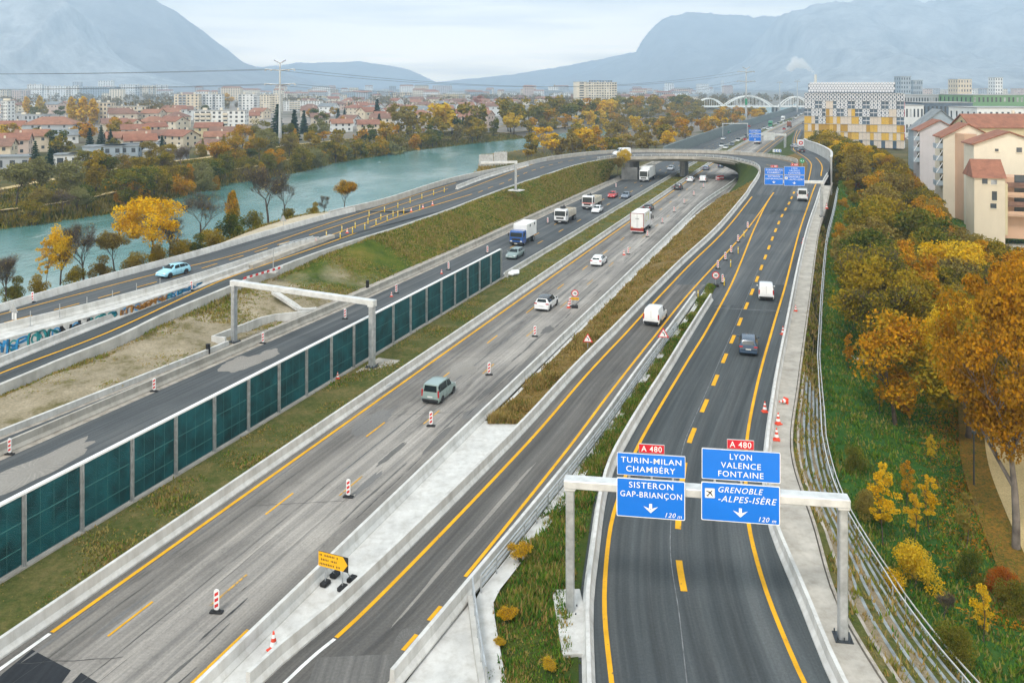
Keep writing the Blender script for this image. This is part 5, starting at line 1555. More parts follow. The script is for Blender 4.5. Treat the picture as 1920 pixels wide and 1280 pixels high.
mb.build('blue_chevrons', M['sign_blue'], bd)
p1 = rw[-1]
nn_ = nw[-1]
root = empty('plate_sign', p1 + Vector((-1.6, -1.2, 1.6)), -.2, 'white plate with a red round sign at the end of the curved wall', 'sign')
mb = MB(); mb.bbox((0, 0, 0), (2.4, .06, 2.4), .02); pb = mb.build('white_plate', M['white'], root)
mb = MB(); disc(mb, Vector((0, -.04, 0)), .7, None, 0); disc(mb, Vector((0, -.046, 0)), .34, None, 1); mb.build('red_disc', [M['red'], M['white']], pb)
mb = MB(); mb.tube((0, .1, -2.0), (0, .1, 0), .06); mb.build('pole', M['galv'], root)
cc = PP(562, 462, zL2); root = empty('crash_cushion', cc, math.atan2(1.0, .42) - .05, 'grey corrugated metal crash cushion at the start of the yellow posts', 'crash cushion')
for sy in (-.55, .55):
 for z in (.45, .78):
  mb = MB(); mb.bbox((0, sy, z), (7.5, .10, .26), .04); mb.build('side_rail', M['galv_light'], root)
for k in range(6):
 mb = MB(); mb.box((-3.4 + 1.36 * k, 0, .42), (.12, 1.0, .84)); mb.build('frame_post', M['galv'], root)
bp = None
for k, (px, py) in enumerate([(1347, 337), (1351, 336), (1355, 336)]):
 if bp is None:
  bp = empty('safety_barrel', (0, 0, 0), 0, 'b', 'barrel', 'red and white barrels near the bridge')
  mb = MB(); mb.lathe((0, 0, 0), [(.40, 0), (.42, .35), (.42, .35), (.42, .65), (.42, .65), (.38, 1.05), (.1, 1.08)], 14, mis=[0, 0, 1, 1, 0, 0, 0]); mb.build('barrel_body', [M['red'], M['white']], bp)
  o = bp
 else: o = copy_tree(bp)
 o.location = P(px, py); o['label'] = '%s red and white barrel under the edge of the bridge' % ['left', 'middle', 'right'][k]
for (px, py, pf, lab) in ((390, 664, z0, 'black bollard at the foot of the earth slope left of the empty gantry'), (689, 540, z0, 'black bollard at the foot of the bank beyond the empty gantry'), (1125, 430, z0, None)):
 if lab:
  mb = MB(); mb.lathe((0, 0, 0), [(.22, 0), (.22, .9), (.18, .95), (.24, .96), (.24, 1.02), (.05, 1.05)], 12); tag(mb.build('bollard', M['black'], loc=PP(px, py, pf)), lab, 'bollard')
mb = MB(); b0 = P(962, 515, .1)
for k in range(5): mb.bbox((0.25 * (k % 3) - .3, .42 * k - .9, .28 + .04 * (k % 2)), (1.5, .55, .5), .18, .2 * k)
tag(mb.build('wrapped_bundle', M['white'], loc=b0), 'white wrapped bundle lying at the far end of the green screen', 'bundle').rotation_euler = (0, 0, -M_HEAD)
mb = MB(); b0 = P(697, 737, .12)
for k in range(4): mb.tube((.14 * k, -1.9 + .3 * k, .06), (.14 * k - .1, 1.9 + .2 * k, .08), .05)
tag(mb.build('pipe_bundle', M['galv'], loc=b0), 'thin grey pipes lying on the median grass left of the estate van', 'pipes').rotation_euler = (0, 0, -M_HEAD - .1)
c = PP(495, 522, zL2) ; root = empty('site_barrier', c, math.atan2(1.0, .45), 'red and white striped site barrier on the lower road verge', 'site barrier')
mb = MB()
for k in range(14): mb.box((-3.4 + .52 * k, 0, .75), (.52, .05, .26), 0, k % 2)
mb.build('striped_plank', [M['red'], M['white']], root)
for x in (-3, 0, 3):
 mb = MB(); mb.box((x, 0, .32), (.07, .5, .64)); mb.build('barrier_leg', M['galv'], root)
mb = MB()
a, b_ = PP(603, 519, zL2), P(640, 543, .5)
a = Vector((MX(103.5, -28.0), 103.5, 2.1)); b_ = Vector((MX(101.5, -23.4), 101.5, .45))
gd_ = rs([a, a.lerp(b_, .7), b_, b_ + Vector((1.6, .9, -.1))], .5)
mb.sweep(gd_, [(-.4, -.2), (-.4, .16), (-.26, .16), (-.2, .0), (.2, .0), (.26, .16), (.4, .16), (.4, -.2)])
tag(mb.build('gutter_chute', M['concrete_light']), 'concrete gutter chute running down the earth bank beyond the empty gantry', 'gutter')
ml = empty('mast', PP(508, 512, zL2) + Vector((.3, 0, 0)), 0, 'thin grey mast at the edge of the lower road above the bare earth', 'mast')
mb = MB(); mb.tube((0, 0, 0), (0, 0, 3.2), .06, .05); mb.build('mast_pole', M['galv'], ml)
mb = MB(); mb.bbox((0, 0, .1), (1.0, 1.0, .2), .03); mb.build('mast_foot', M['concrete'], ml)
# ================================================================== vehicles (local +x is forward)
_pm = {}
def paint(name, col, rough=.25, metal=.0):
 if name not in _pm:
  _pm[name] = plain('paint_' + name, col, rough, metal, .6, .03, .8)
  b = _pm[name].node_tree.nodes['Principled BSDF']
  b.inputs['Coat Weight'].default_value = .5
  b.inputs['Coat Roughness'].default_value = .12
 return _pm[name]
def wheel_mesh(r, w_):
 mb = MB(); n = 16
 prof = [(r * .62, -w_ / 2), (r * .94, -w_ / 2), (r, -w_ / 2 + .03), (r, w_ / 2 - .03), (r * .94, w_ / 2), (r * .62, w_ / 2)]
 vs = []
 for rr_, y in prof:
  for i in range(n):
   t = 2 * math.pi * i / n
   vs.append((rr_ * math.cos(t), y, rr_ * math.sin(t)))
 for k in range(len(prof) - 1):
  mb.add(vs[k * n:(k + 2) * n], [(i, n + i, n + (i + 1) % n, (i + 1) % n) for i in range(n)], 0, smooth=True)
 rm = MB()
 for y in (-w_ / 2 + .015, w_ / 2 - .015):
  vs = [(r * .63 * math.cos(2 * math.pi * i / n), y, r * .63 * math.sin(2 * math.pi * i / n)) for i in range(n)]
  rm.add(vs, [tuple(range(n))])
  for k in range(5):
   t = 2 * math.pi * k / 5
   rm.box((r * .36 * math.cos(t), y * 1.12, r * .36 * math.sin(t)), (.12 * r, .02, .5 * r))
 return mb.mesh('tyre', M['tyre']), rm.mesh('rim', M['rim'])
_wm = {}
def add_wheel(root, x, y, r=.31, w_=.21):
 key = (round(r, 2), round(w_, 2))
 if key not in _wm: _wm[key] = wheel_mesh(r, w_)
 t, rm = _wm[key]
 wv_ = bpy.data.objects.new('wheel', t); COL.objects.link(wv_); wv_.parent = root; wv_.location = (x, y, r)
 rr_ = bpy.data.objects.new('rim', rm); COL.objects.link(rr_); rr_.parent = wv_
 return wv_
KIND = {
 'hatch': dict(L=4.15, W=1.78, Hh=1.47, st=[(.00, .60, .50, .82, .76), (.035, .72, .62, .94, .84), (.13, .86, .74, 1, .86), (.27, .98, .86, 1, .84), (.44, 1.43, .93, 1, .66), (.56, 1.47, .95, 1, .67), (.78, 1.44, .97, 1, .64), (.90, 1.28, .99, .99, .62), (.975, .99, .95, .96, .80), (1.0, .68, .58, .90, .84)], ws=3, rg=(7, 8), sg=(4, 7), roof=(4, 7)),
 'suv': dict(L=4.35, W=1.84, Hh=1.63, st=[(.00, .66, .55, .84, .78), (.03, .86, .70, .94, .86), (.13, 1.0, .82, 1, .88), (.26, 1.10, .92, 1, .86), (.41, 1.58, 1.0, 1, .68), (.55, 1.63, 1.02, 1, .69), (.80, 1.60, 1.05, 1, .67), (.92, 1.50, 1.06, .99, .65), (.985, 1.05, .98, .96, .82), (1.0, .72, .60, .91, .86)], ws=3, rg=(7, 8), sg=(4, 7), roof=(4, 7)),
 'estate': dict(L=4.5, W=1.78, Hh=1.47, st=[(.00, .58, .48, .82, .76), (.03, .70, .60, .94, .84), (.14, .84, .74, 1, .86), (.27, .95, .86, 1, .84), (.42, 1.41, .92, 1, .66), (.56, 1.46, .94, 1, .67), (.85, 1.43, .96, 1, .65), (.95, 1.32, .97, .99, .64), (.985, .96, .93, .96, .80), (1.0, .66, .56, .90, .84)], ws=3, rg=(7, 8), sg=(4, 7), roof=(4, 7)),
 'sedan': dict(L=4.6, W=1.82, Hh=1.43, st=[(.00, .58, .48, .82, .76), (.03, .70, .60, .94, .84), (.14, .83, .74, 1, .86), (.28, .94, .86, 1, .84), (.43, 1.38, .91, 1, .64), (.55, 1.43, .93, 1, .65), (.70, 1.38, .95, 1, .62), (.84, 1.06, .97, .99, .78), (.975, 1.0, .92, .96, .82), (1.0, .68, .58, .90, .84)], ws=3, rg=(6, 7), sg=(4, 6), roof=(4, 6)),
 'mpv': dict(L=4.1, W=1.76, Hh=1.82, st=[(.00, .62, .50, .84, .78), (.03, .86, .66, .95, .86), (.12, 1.0, .82, 1, .88), (.22, 1.10, .94, 1, .86), (.36, 1.70, 1.02, 1, .76), (.50, 1.80, 1.04, 1, .79), (.86, 1.82, 1.05, 1, .79), (.955, 1.76, 1.05, 1, .78), (.99, 1.05, .98, .98, .92), (1.0, .66, .56, .95, .90)], ws=3, rg=(7, 8), sg=(4, 7), roof=(4, 7)),
 'van': dict(L=4.3, W=1.82, Hh=1.86, st=[(.00, .64, .52, .84, .78), (.03, .88, .68, .95, .86), (.12, 1.02, .84, 1, .88), (.21, 1.14, .96, 1, .86), (.34, 1.76, 1.05, 1, .80), (.46, 1.85, 1.06, 1, .84), (.88, 1.86, 1.06, 1, .84), (.965, 1.80, 1.06, 1, .83), (.99, 1.05, 1.0, .99, .94), (1.0, .66, .56, .96, .92)], ws=3, rg=None, sg=(4, 5), roof=None),
 'panel_van': dict(L=5.2, W=1.98, Hh=2.3, st=[(.00, .70, .55, .84, .78), (.03, .98, .74, .95, .86), (.11, 1.16, .94, 1, .88), (.18, 1.30, 1.08, 1, .88), (.31, 2.08, 1.18, 1, .82), (.42, 2.26, 1.2, 1, .86), (.88, 2.30, 1.2, 1, .88), (.975, 2.24, 1.2, 1, .87), (.993, 1.15, 1.1, .99, .95), (1.0, .70, .6, .96, .93)], ws=3, rg=(7, 8), sg=(4, 5), roof=None),
}
def car(kind, pm, loc, rz, label, cat='car', group='vehicles on the carriageways', roof=None, detail=True, plates=True, mir=True, dark_lower=False, lights_on=False):
 k = KIND[kind]
 Lc, Wc, st = k['L'], k['W'], k['st']
 root = empty({'hatch': 'hatchback_car', 'suv': 'suv_car', 'estate': 'estate_car', 'sedan': 'saloon_car', 'mpv': 'people_carrier', 'van': 'small_van', 'panel_van': 'panel_van'}[kind], loc, rz, label, cat, group)
 X = lambda f: Lc * (.5 - f)
 hw = Wc / 2
 ring = []
 for i, (f, zt, zb, wf, rf) in enumerate(st):
  x = X(f)
  g = .19 if 0 < i < len(st) - 1 else .30
  w_ = hw * wf
  rw_ = hw * rf
  crown = .045 if zt > 1.2 else .03
  pts = [(x, -w_ * .88, g), (x, -w_, g + .16), (x, -w_ * 1.0, (g + zb) / 2 + .06), (x, -w_ * .975, zb), (x, -rw_, zt - crown), (x, -rw_ * .72, zt - crown * .25), (x, 0, zt),
    (x, rw_ * .72, zt - crown * .25), (x, rw_, zt - crown), (x, w_ * .975, zb), (x, w_, (g + zb) / 2 + .06), (x, w_, g + .16), (x, w_ * .88, g)]
  ring.append([Vector(p) for p in pts])
 mb = MB()
 n = len(ring[0])
 for i in range(len(ring) - 1):
  fs = []
  for j in range(n - 1):
   is_roof = roof is not None and k['roof'] and k['roof'][0] <= i < k['roof'][1] and 3 <= j <= 8
   mb.add([ring[i][j], ring[i + 1][j], ring[i + 1][j + 1], ring[i][j + 1]], [(3, 2, 1, 0)], 1 if is_roof else 0, smooth=False)
  mb.add([ring[i][0], ring[i + 1][0], ring[i + 1][n - 1], ring[i][n - 1]], [(0, 1, 2, 3)], 2)
 mb.add(ring[0], [tuple(range(n))], 0)
 mb.add(ring[-1], [tuple(range(n - 1, -1, -1))], 0)
 body = mb.build('body', [pm, roof or pm, M['plastic']], root)
 import bmesh
 bm = bmesh.new(); bm.from_mesh(body.data); bmesh.ops.remove_doubles(bm, verts=bm.verts, dist=.0008)
 bmesh.ops.recalc_face_normals(bm, faces=bm.faces)
 for f in bm.faces: f.smooth = True
 for e in bm.edges:
  if len(e.link_faces) == 2 and e.calc_face_angle(0) > R(42): e.smooth = False
 bm.to_mesh(body.data); bm.free()
 def patch_(name, A_, B_, C_, D_, mat, ins=(.06, .06, .08, .08), o=.012, parent=None, nx=3):
  """inset panel lying just proud of the body quad A-B (lower edge) D-C (upper edge)"""
  e1, e2 = B_ - A_, D_ - A_
  nn = e1.cross(e2).normalized()
  ctr = (A_ + B_ + C_ + D_) / 4
  if nn.dot(ctr - Vector((0 if abs(ctr.y) < .3 else ctr.x, 0, .6))) < 0: nn = -nn
  def q(u, v): return (A_ * (1 - u) * (1 - v) + B_ * u * (1 - v) + C_ * u * v + D_ * (1 - u) * v)
  mb = MB()
  pts = [q(ins[0], ins[2]), q(1 - ins[1], ins[2]), q(1 - ins[1], 1 - ins[3]), q(ins[0], 1 - ins[3])]
  mb.add([p + nn * o for p in pts] + [p - nn * .03 for p in pts], [(0, 1, 2, 3), (0, 4, 5, 1), (1, 5, 6, 2), (2, 6, 7, 3), (3, 7, 4, 0)])
  return mb.build(name, mat, parent or root)
 ws = k['ws']
 a, b_ = ring[ws], ring[ws + 1]
 patch_('windscreen', a[4] * .93 + a[3] * .07, a[8] * .93 + a[9] * .07, b_[8], b_[4], M['glass'], (.05, .05, .10, .06), .035)
 if k['rg']:
  a, b_ = ring[k['rg'][1]], ring[k['rg'][0]]
  lo = .0 if kind in ('sedan',) else .06
  patch_('rear_window', a[4], a[8], b_[8], b_[4], M['glass'], (.09, .09, .12 + lo, .08), .03)
 if k['sg']:
  i0, i1 = k['sg']
  for s_ in (0, 1):
   J, K = (3, 4) if s_ == 0 else (9, 8)
   rear_i = i1
   wn = MB()
   segs = [(i0, .0)]
   pa_, pb = ring[i0][J], ring[i1][J]
   ta, tb = ring[i0][K], ring[i1][K]
   foot = ring[ws][J].lerp(ring[i0][J], .42)
   cuts = [0, .36, .68, 1.0] if i1 - i0 >= 2 else [0, 1.0]
   lo_, hi_ = .10, .90
   for c in range(len(cuts) - 1):
    u0, u1 = cuts[c] + (.012 if c else .0), cuts[c + 1] - .012
    def at_(u):     # belt and roof points along the cabin
     f = i0 + u * (i1 - i0); ii = min(int(f), i1 - 1); fr = f - ii
     return ring[ii][J].lerp(ring[ii + 1][J], fr), ring[ii][K].lerp(ring[ii + 1][K], fr)
    b0, t0 = at_(u0); b1, t1 = at_(u1)
    if c == 0: b0 = foot
    yo = Vector((0, (-1 if s_ == 0 else 1) * .016, .003))
    P4 = [b0.lerp(t0, lo_) + yo, b1.lerp(t1, lo_) + yo, b1.lerp(t1, hi_) + yo, b0.lerp(t0, hi_) + yo]
    if c == 0: P4[0] = foot.lerp(t0, .14) + yo
    if c == len(cuts) - 2 and kind != 'van': P4[2] = b1.lerp(t1, hi_ - .1) + yo
    wn.add(P4, [(0, 1, 2, 3) if s_ == 0 else (3, 2, 1, 0)])
   wn.build('side_window', M['glass'], root)
 r = .31 if kind not in ('suv', 'panel_van') else .35
 for fx in (.19, .80):
  for s_ in (-1, 1):
   add_wheel(root, X(fx), s_ * (hw - .13), r, .22)
   if detail:
    pass
 if detail:
  am = MB()
  for fx in (.19, .80):
   for s_ in (-1, 1):
    pts = [Vector((X(fx) + (r + .07) * math.cos(t), s_ * (hw + .004), r + (r + .07) * math.sin(t))) for t in np.linspace(-.35, math.pi + .35, 16)]
    am.add(pts, [tuple(range(16)) if s_ < 0 else tuple(range(15, -1, -1))])
  am.build('wheel_arch', M['plastic'], root)
 zf = st[1][1]
 for s_ in (-1, 1):
  mb = MB(); mb.bbox((X(.022), s_ * hw * .70, zf - .10), (.16, .36, .15), .05); mb.build('headlight', M['head'], root)
  mb = MB()
  if kind in ('mpv', 'van', 'panel_van'): mb.bbox((X(.985), s_ * hw * .90, st[-2][1] - .06), (.12, .15, .62 if kind != 'mpv' else .66), .04)
  else: mb.bbox((X(.978), s_ * hw * .76, st[-2][1] - .13), (.17, .40, .17), .05)
  mb.build('taillight', M['tail'], root)
  if mir:
   mb = MB(); mb.bbox((X(.335), s_ * (hw + .09), st[3][1] + .04), (.12, .20, .14), .04); mb.build('wing_mirror', roof or pm, root)
 if plates:
  mb = MB(); mb.box((X(1.0) - .012, 0, .70 if kind != 'hatch' else .62), (.02, .50, .11)); mb.build('number_plate', M['plate'], root)
  mb = MB(); mb.box((X(0.0) + .012, 0, .46), (.02, .50, .11)); mb.build('number_plate', M['plate'], root)
 mb = MB(); mb.bbox((X(.997), 0, .40), (.14, Wc * .93, .22), .06); mb.build('rear_bumper', M['plastic'] if (dark_lower or kind in ('mpv', 'van', 'panel_van')) else pm, root)
 mb = MB(); mb.bbox((X(.004), 0, .38), (.14, Wc * .90, .2), .06); mb.build('front_bumper', pm if not dark_lower else M['plastic'], root)
 if kind in ('van', 'panel_van'):
  mb = MB()
  mb.box((X(.992) - .004, 0, 1.15), (.02, .018, 1.25)); mb.build('rear_door_gap', M['plastic'], root)
 if detail:
  mb = MB()
  for s_ in (-1, 1):
   for fx in (.41, .60, .76) if kind != 'van' else (.40, .62):
    mb.box((X(fx), s_ * (hw - .002), .62), (.012, .012, .52))
  mb.build('door_seams', M['plastic'], root)
 return root
AWAY, TOWARD = math.pi / 2 - M_HEAD, math.pi / 2 - M_HEAD + math.pi
white = paint('white', (.80, .81, .81)); silver = paint('silver', (.42, .44, .46), .3, .5); navy = paint('navy', (.025, .055, .10)); black = paint('black', (.015, .017, .02))
greygreen = paint('grey_green', (.30, .40, .38), .3, .3); skyblue = paint('sky_blue', (.33, .66, .80)); redp = paint('red', (.50, .02, .02)); slate = paint('slate', (.17, .21, .27), .3, .3)
sage = paint('sage', (.24, .32, .31), .3, .3); bluet = paint('lorry_blue', (.015, .09, .33)); cream = paint('cream', (.62, .58, .47)); brownp = paint('brown', (.20, .06, .025)); greent = paint('green', (.03, .28, .15))
AH = lambda y: math.atan2(1.0, .30)
car('mpv', greygreen, P(824, 744), AWAY, 'pale grey-green high-roofed car driving away on the worn carriageway').scale = (.94,) * 3
car('suv', white, P(1025, 576), AWAY, 'white car with a dark roof driving away, left of the 70 speed sign', roof=black)
car('hatch', white, P(1123, 495), AWAY, 'white hatchback driving away behind the white box lorry')
car('hatch', black, P(1216, 394), AWAY, 'dark car with red tail lights just ahead of the white box lorry')
car('suv', black, P(1272, 355), AWAY, 'black car on the worn carriageway beside the yellow line before the bridge')
car('sedan', white, P(1295, 340), AWAY, 'white saloon driving away left of the white van near the bridge')
car('van', white, P(1319, 341), AWAY, 'white van driving away just before the bridge', 'van')
car('estate', slate, P(1324, 318.5), AWAY, 'silver blue car passing under the bridge beside the median')
car('hatch', navy, P(1352, 314), AWAY, 'dark blue car under the bridge, on the right lane')
car('estate', sage, P(966, 482), TOWARD, 'sage grey estate car coming towards us in front of the blue lorry')
car('hatch', white, P(1120, 398), TOWARD, 'white car coming towards us beside the second tipper lorry')
car('hatch', redp, P(1149, 370), TOWARD, 'bright red car coming towards us on the left carriageway')
car('hatch', slate, P(1174, 371), TOWARD, 'blue-grey car coming towards us right of the red car')
car('estate', silver, P(1258, 319), TOWARD, 'silver car emerging from under the bridge on the left carriageway')
car('sedan', white, P(1313, 302.5), TOWARD, 'white car seen under the bridge right of the pier')
lb = PP(325, 516, zL1); d_ = (PP(284, 527, zL1) - PP(386, 500, zL1))
car('hatch', skyblue, lb, math.atan2(d_.y, d_.x), 'light blue hatchback coming towards us on the upper road by the river')
wb = P(1166, 291.5, 6.3)
car('panel_van', white, wb, math.atan2(-.35, -1), 'white van on the flyover ramp above the yellow tree', 'van')
BH = math.atan2(1.0, .42)
car('van', white, PP(1229, 602, zA), BH, 'white small van driving away on the slip road', 'van')
car('suv', navy, PP(1403, 656, zA), math.atan2(1.0, .27), 'dark blue car with bright tail lights on the right carriageway')
car('van', white, PP(1436, 556, zA), math.atan2(1.0, .27), 'white small van on the right carriageway beyond the dark blue car', 'van')
car('panel_van', paint('pale_grey', (.62, .63, .63)), PP(1505, 374, zA), math.atan2(1.0, .36), 'pale grey van under the second gantry on the right carriageway', 'van')
car('suv', black, P(1501, 287, 5.9), math.atan2(1, .1), 'black car on the curving right ramp beside the tall wall')
car('hatch', silver, P(1489, 277.5, 5.1), math.atan2(1, .0), 'silver car on the right ramp at the end of the tall wall')
def lorry(label, loc, rz, cabp, L=8.0, boxh=2.6, boxw=2.45, boxp=None, kind='box', cab_l=2.0, cab_h=2.9, floor=1.05, stripe=None, axles=2):
 root = empty({'box': 'box_lorry', 'tipper': 'tipper_lorry', 'tanker': 'tipper_lorry'}[kind], loc, rz, label, 'lorry', 'lorries on the carriageways')
 hw = boxw / 2
 fx = L / 2
 prof = [(fx - .02, .55), (fx, 1.0), (fx - .02, 1.55), (fx - .22, cab_h - .12), (fx - .45, cab_h), (fx - cab_l + .1, cab_h), (fx - cab_l, cab_h - .1), (fx - cab_l, .55)]
 mb = MB()
 cw = hw - .03
 ys_c = [-cw, -cw + .10, cw - .10, cw]
 rows = []
 for j, y in enumerate(ys_c):
  s_ = .0 if j in (1, 2) else .07
  rows.append([Vector((x - (s_ if x > fx - 1 else -s_ * .3), y, z - (s_ * .6 if z > 2 else 0))) for x, z in prof])
 n = len(prof)
 for j in range(3):
  mb.add(rows[j] + rows[j + 1], [(i, (i + 1) % n, n + (i + 1) % n, n + i) for i in range(n)])
 mb.add(rows[0], [tuple(range(n - 1, -1, -1))]); mb.add(rows[3], [tuple(range(n))])
 mb.build('cab', cabp, root)
 mb = MB(); z0_, z1_ = 1.55 + .04, cab_h - .28
 xa, xb = fx - .01, fx - .17
 mb.add([Vector((xa + .015, -cw + .14, z0_)), Vector((xa + .015, cw - .14, z0_)), Vector((xb + .03, cw - .16, z1_)), Vector((xb + .03, -cw + .16, z1_))], [(0, 1, 2, 3)]); mb.build('windscreen', M['glass'], root)
 for s_ in (-1, 1):
  mb = MB(); y = s_ * (cw + .012)
  mb.add([Vector((fx - .32, y, 1.62)), Vector((fx - 1.25, y, 1.62)), Vector((fx - 1.25, y, cab_h - .32)), Vector((fx - .45, y, cab_h - .32))], [(0, 1, 2, 3) if s_ > 0 else (3, 2, 1, 0)]); mb.build('side_window', M['glass'], root)
  mb = MB(); mb.bbox((fx - .05, s_ * (hw + .14), 1.95), (.14, .22, .55), .05); mb.build('wing_mirror', M['plastic'], root)
  mb = MB(); mb.bbox((fx + .0, s_ * hw * .74, .86), (.10, .38, .20), .04); mb.build('headlight', M['head'], root)
  mb = MB(); mb.bbox((-L / 2 + .02, s_ * hw * .78, .92), (.08, .42, .14), .03); mb.build('taillight', M['tail'], root)
 mb = MB(); mb.bbox((fx - .02, 0, .55), (.22, boxw * .98, .42), .08); mb.build('front_bumper', M['plastic'] if stripe != 'white' else cabp, root)
 mb = MB(); mb.bbox((fx + .005, 0, 1.18), (.04, boxw * .62, .34), .015); mb.build('grille', M['plastic'], root)
 mb = MB(); mb.box((fx + .1, 0, .5), (.02, .5, .11)); mb.build('number_plate', M['plate'], root)
 mb = MB(); mb.box((-.4, 0, .82), (L - 1.2, .9, .28)); mb.build('chassis', M['plastic'], root)
 bl = L - cab_l - .18
 bx = -L / 2 + bl / 2
 if kind == 'box':
  mb = MB(); mb.bbox((bx, 0, floor + boxh / 2), (bl, boxw, boxh), .05); bo = mb.build('cargo_box', boxp, root)
  mb = MB()
  for s_ in (-1, 1):
   mb.box((-L / 2 - .01, s_ * (hw - .05), floor + boxh / 2), (.03, .10, boxh), 0)
  mb.box((-L / 2 - .01, 0, floor + boxh - .05), (.03, boxw - .2, .10)); mb.build('rear_frame', M['stained_red'] if stripe == 'red' else M['galv'], root)
  mb = MB(); mb.box((-L / 2 - .014, 0, floor + boxh / 2), (.02, .03, boxh - .2)); mb.build('rear_door_gap', M['plastic'], root)
 else:
  mb = MB(); w2, hbx = boxw * .98, 1.15
  mb.box((bx, 0, floor + .06), (bl, w2, .12));
  for s_ in (-1, 1): mb.box((bx, s_ * (w2 / 2 - .04), floor + .12 + hbx / 2), (bl, .08, hbx))
  mb.box((bx + bl / 2 - .04, 0, floor + .12 + hbx * .65), (.08, w2 - .17, hbx * 1.3)); mb.box((bx - bl / 2 + .04, 0, floor + .12 + hbx / 2), (.08, w2 - .17, hbx))
  for k_ in range(5):
   for s_ in (-1, 1): mb.box((bx - bl / 2 + bl * (k_ + .5) / 5, s_ * (w2 / 2 + .03), floor + .12 + hbx / 2), (.10, .06, hbx))
  mb.build('tipper_body', boxp, root)
  mb = MB()
  for k_ in range(5):
   mb.bbox((bx - bl * .35 + bl * .17 * k_, .2 * math.sin(k_ * 2), floor + .45 + .3 * abs(math.sin(k_ * 1.7))), (bl * .26, w2 * .72, .75), .25, k_ * .5)
  mb.build('load', M['load'], root)
  mb = MB(); mb.box((bx + bl / 2 + .1, 0, 1.9), (.3, .4, 1.9)); mb.tube((bx + bl / 2 + .1, 0, 2.9), (bx + bl / 2 - .6, .1, 3.35), .11); mb.tube((bx + bl / 2 + .1, -.4, 2.95), (bx + bl / 2 + .5, .5, 3.3), .12); mb.bbox((bx + bl / 2 + .2, .1, 3.05), (.6, 1.1, .35), .1); mb.build('crane', M['plastic'], root)
 if stripe == 'orange':
  mb = MB(); mb.box((fx + .0, 0, 1.48), (.06, boxw * .9, .12))
  for s_ in (-1, 1): mb.box((fx - cab_l / 2, s_ * (cw + .012), 1.42), (cab_l - .2, .02, .14))
  mb.build('orange_band', M['orange'], root)
 r = .50
 xs = [fx - 1.25, -L / 2 + 1.7] + ([-L / 2 + .75] if axles == 3 else [])
 for x in xs:
  for s_ in (-1, 1): add_wheel(root, x, s_ * (hw - .22), r, .30 if x > 0 else .5)
 mb = MB()
 for s_ in (-1, 1): mb.bbox((.4, s_ * (hw - .15), .72), (L * .32, .16, .38), .05)
 mb.build('side_guard', M['plastic'], root)
 return root
M['stained_red'] = plain('lorry_red', (.28, .025, .02), .5); M['load'] = plain('gravel_load', (.42, .36, .27), .9, var=.3, scale=4)
boxw_ = plain('box_white', (.80, .80, .78), .45, var=.05, scale=.7)
wl = lorry('blue lorry with a white box body coming towards us', P(981, 455), TOWARD, bluet, 7.4, 2.35, 2.4, boxw_, 'box', 1.9, 2.55)
mb = MB()
for x in (-.2, -2.6): mb.box((x, 1.215, 3.0), (.42, .03, .42))
mb.build('box_window', M['glass'], wl)
mb = MB()
for s_ in (-.7, .7): mb.bbox((3.72, s_, .62), (.08, .26, .16), .03)
mb.build('fog_light', M['amber'], wl)
lorry('first white tipper lorry coming towards us, with a sand-coloured body', P(1060, 415), TOWARD, white, 7.6, 1.2, 2.45, paint('tipper_sand', (.56, .51, .42)), 'tipper', 1.9, 2.8, axles=3)
lorry('second white tipper lorry with an orange band on its cab', P(1110, 389), TOWARD, white, 8.4, 1.2, 2.45, cream, 'tipper', 1.9, 3.0, stripe='orange', axles=3)
lorry('tall white articulated lorry near the bridge on the left carriageway', P(1214, 338), TOWARD, white, 11.5, 2.9, 2.5, boxw_, 'box', 2.1, 3.3)
bl_ = lorry('white box lorry seen from behind, with yellow marks on its side', P(1203, 432), AWAY, white, 8.4, 2.75, 2.45, boxw_, 'box', 2.0, 3.0, stripe='red')
mb = MB(); mb.bbox((-4.22, 0, .78), (.12, 2.40, .50), .03); mb.build('tail_lift', M['stained_red'], bl_)
mb = MB(); mb.box((-4.28, 0, .50), (.14, 2.36, .09)); mb.build('rear_bar', M['white'], bl_)
mb = MB()
for s_ in (-.95, .95): mb.box((-4.235, s_, 1.17), (.05, .42, .13))
mb.build('amber_lamps', M['amber'], bl_)
mb = MB()
M['lime'] = plain('lime_mark', (.62, .60, .04), .5)
for (x, z, r0, r1, a0, a1) in ((-1.6, 2.7, .55, .72, .5, 5.2), (-.4, 2.75, .45, .8, -1.2, 1.6), (-2.7, 2.1, .3, .5, 2, 4.6)):
 ts = np.linspace(a0, a1, 16)
 vs = [Vector((x + r * math.cos(t), -1.232, z + r * math.sin(t))) for t in ts for r in (r0, r1)]
 mb.add(vs, [(2 * i, 2 * i + 1, 2 * i + 3, 2 * i + 2) for i in range(15)])
mb.build('yellow_emblem', M['lime'], bl_)
mb = MB(); tv = MB()
for k_, (y, w_) in enumerate(((-.28, .12), (-.12, .10), (.02, .10), (.2, .12))): mb.box((-4.232, y, 2.75), (.012, w_, .12))
mb.build('small_mark', M['steel_dark'], bl_)
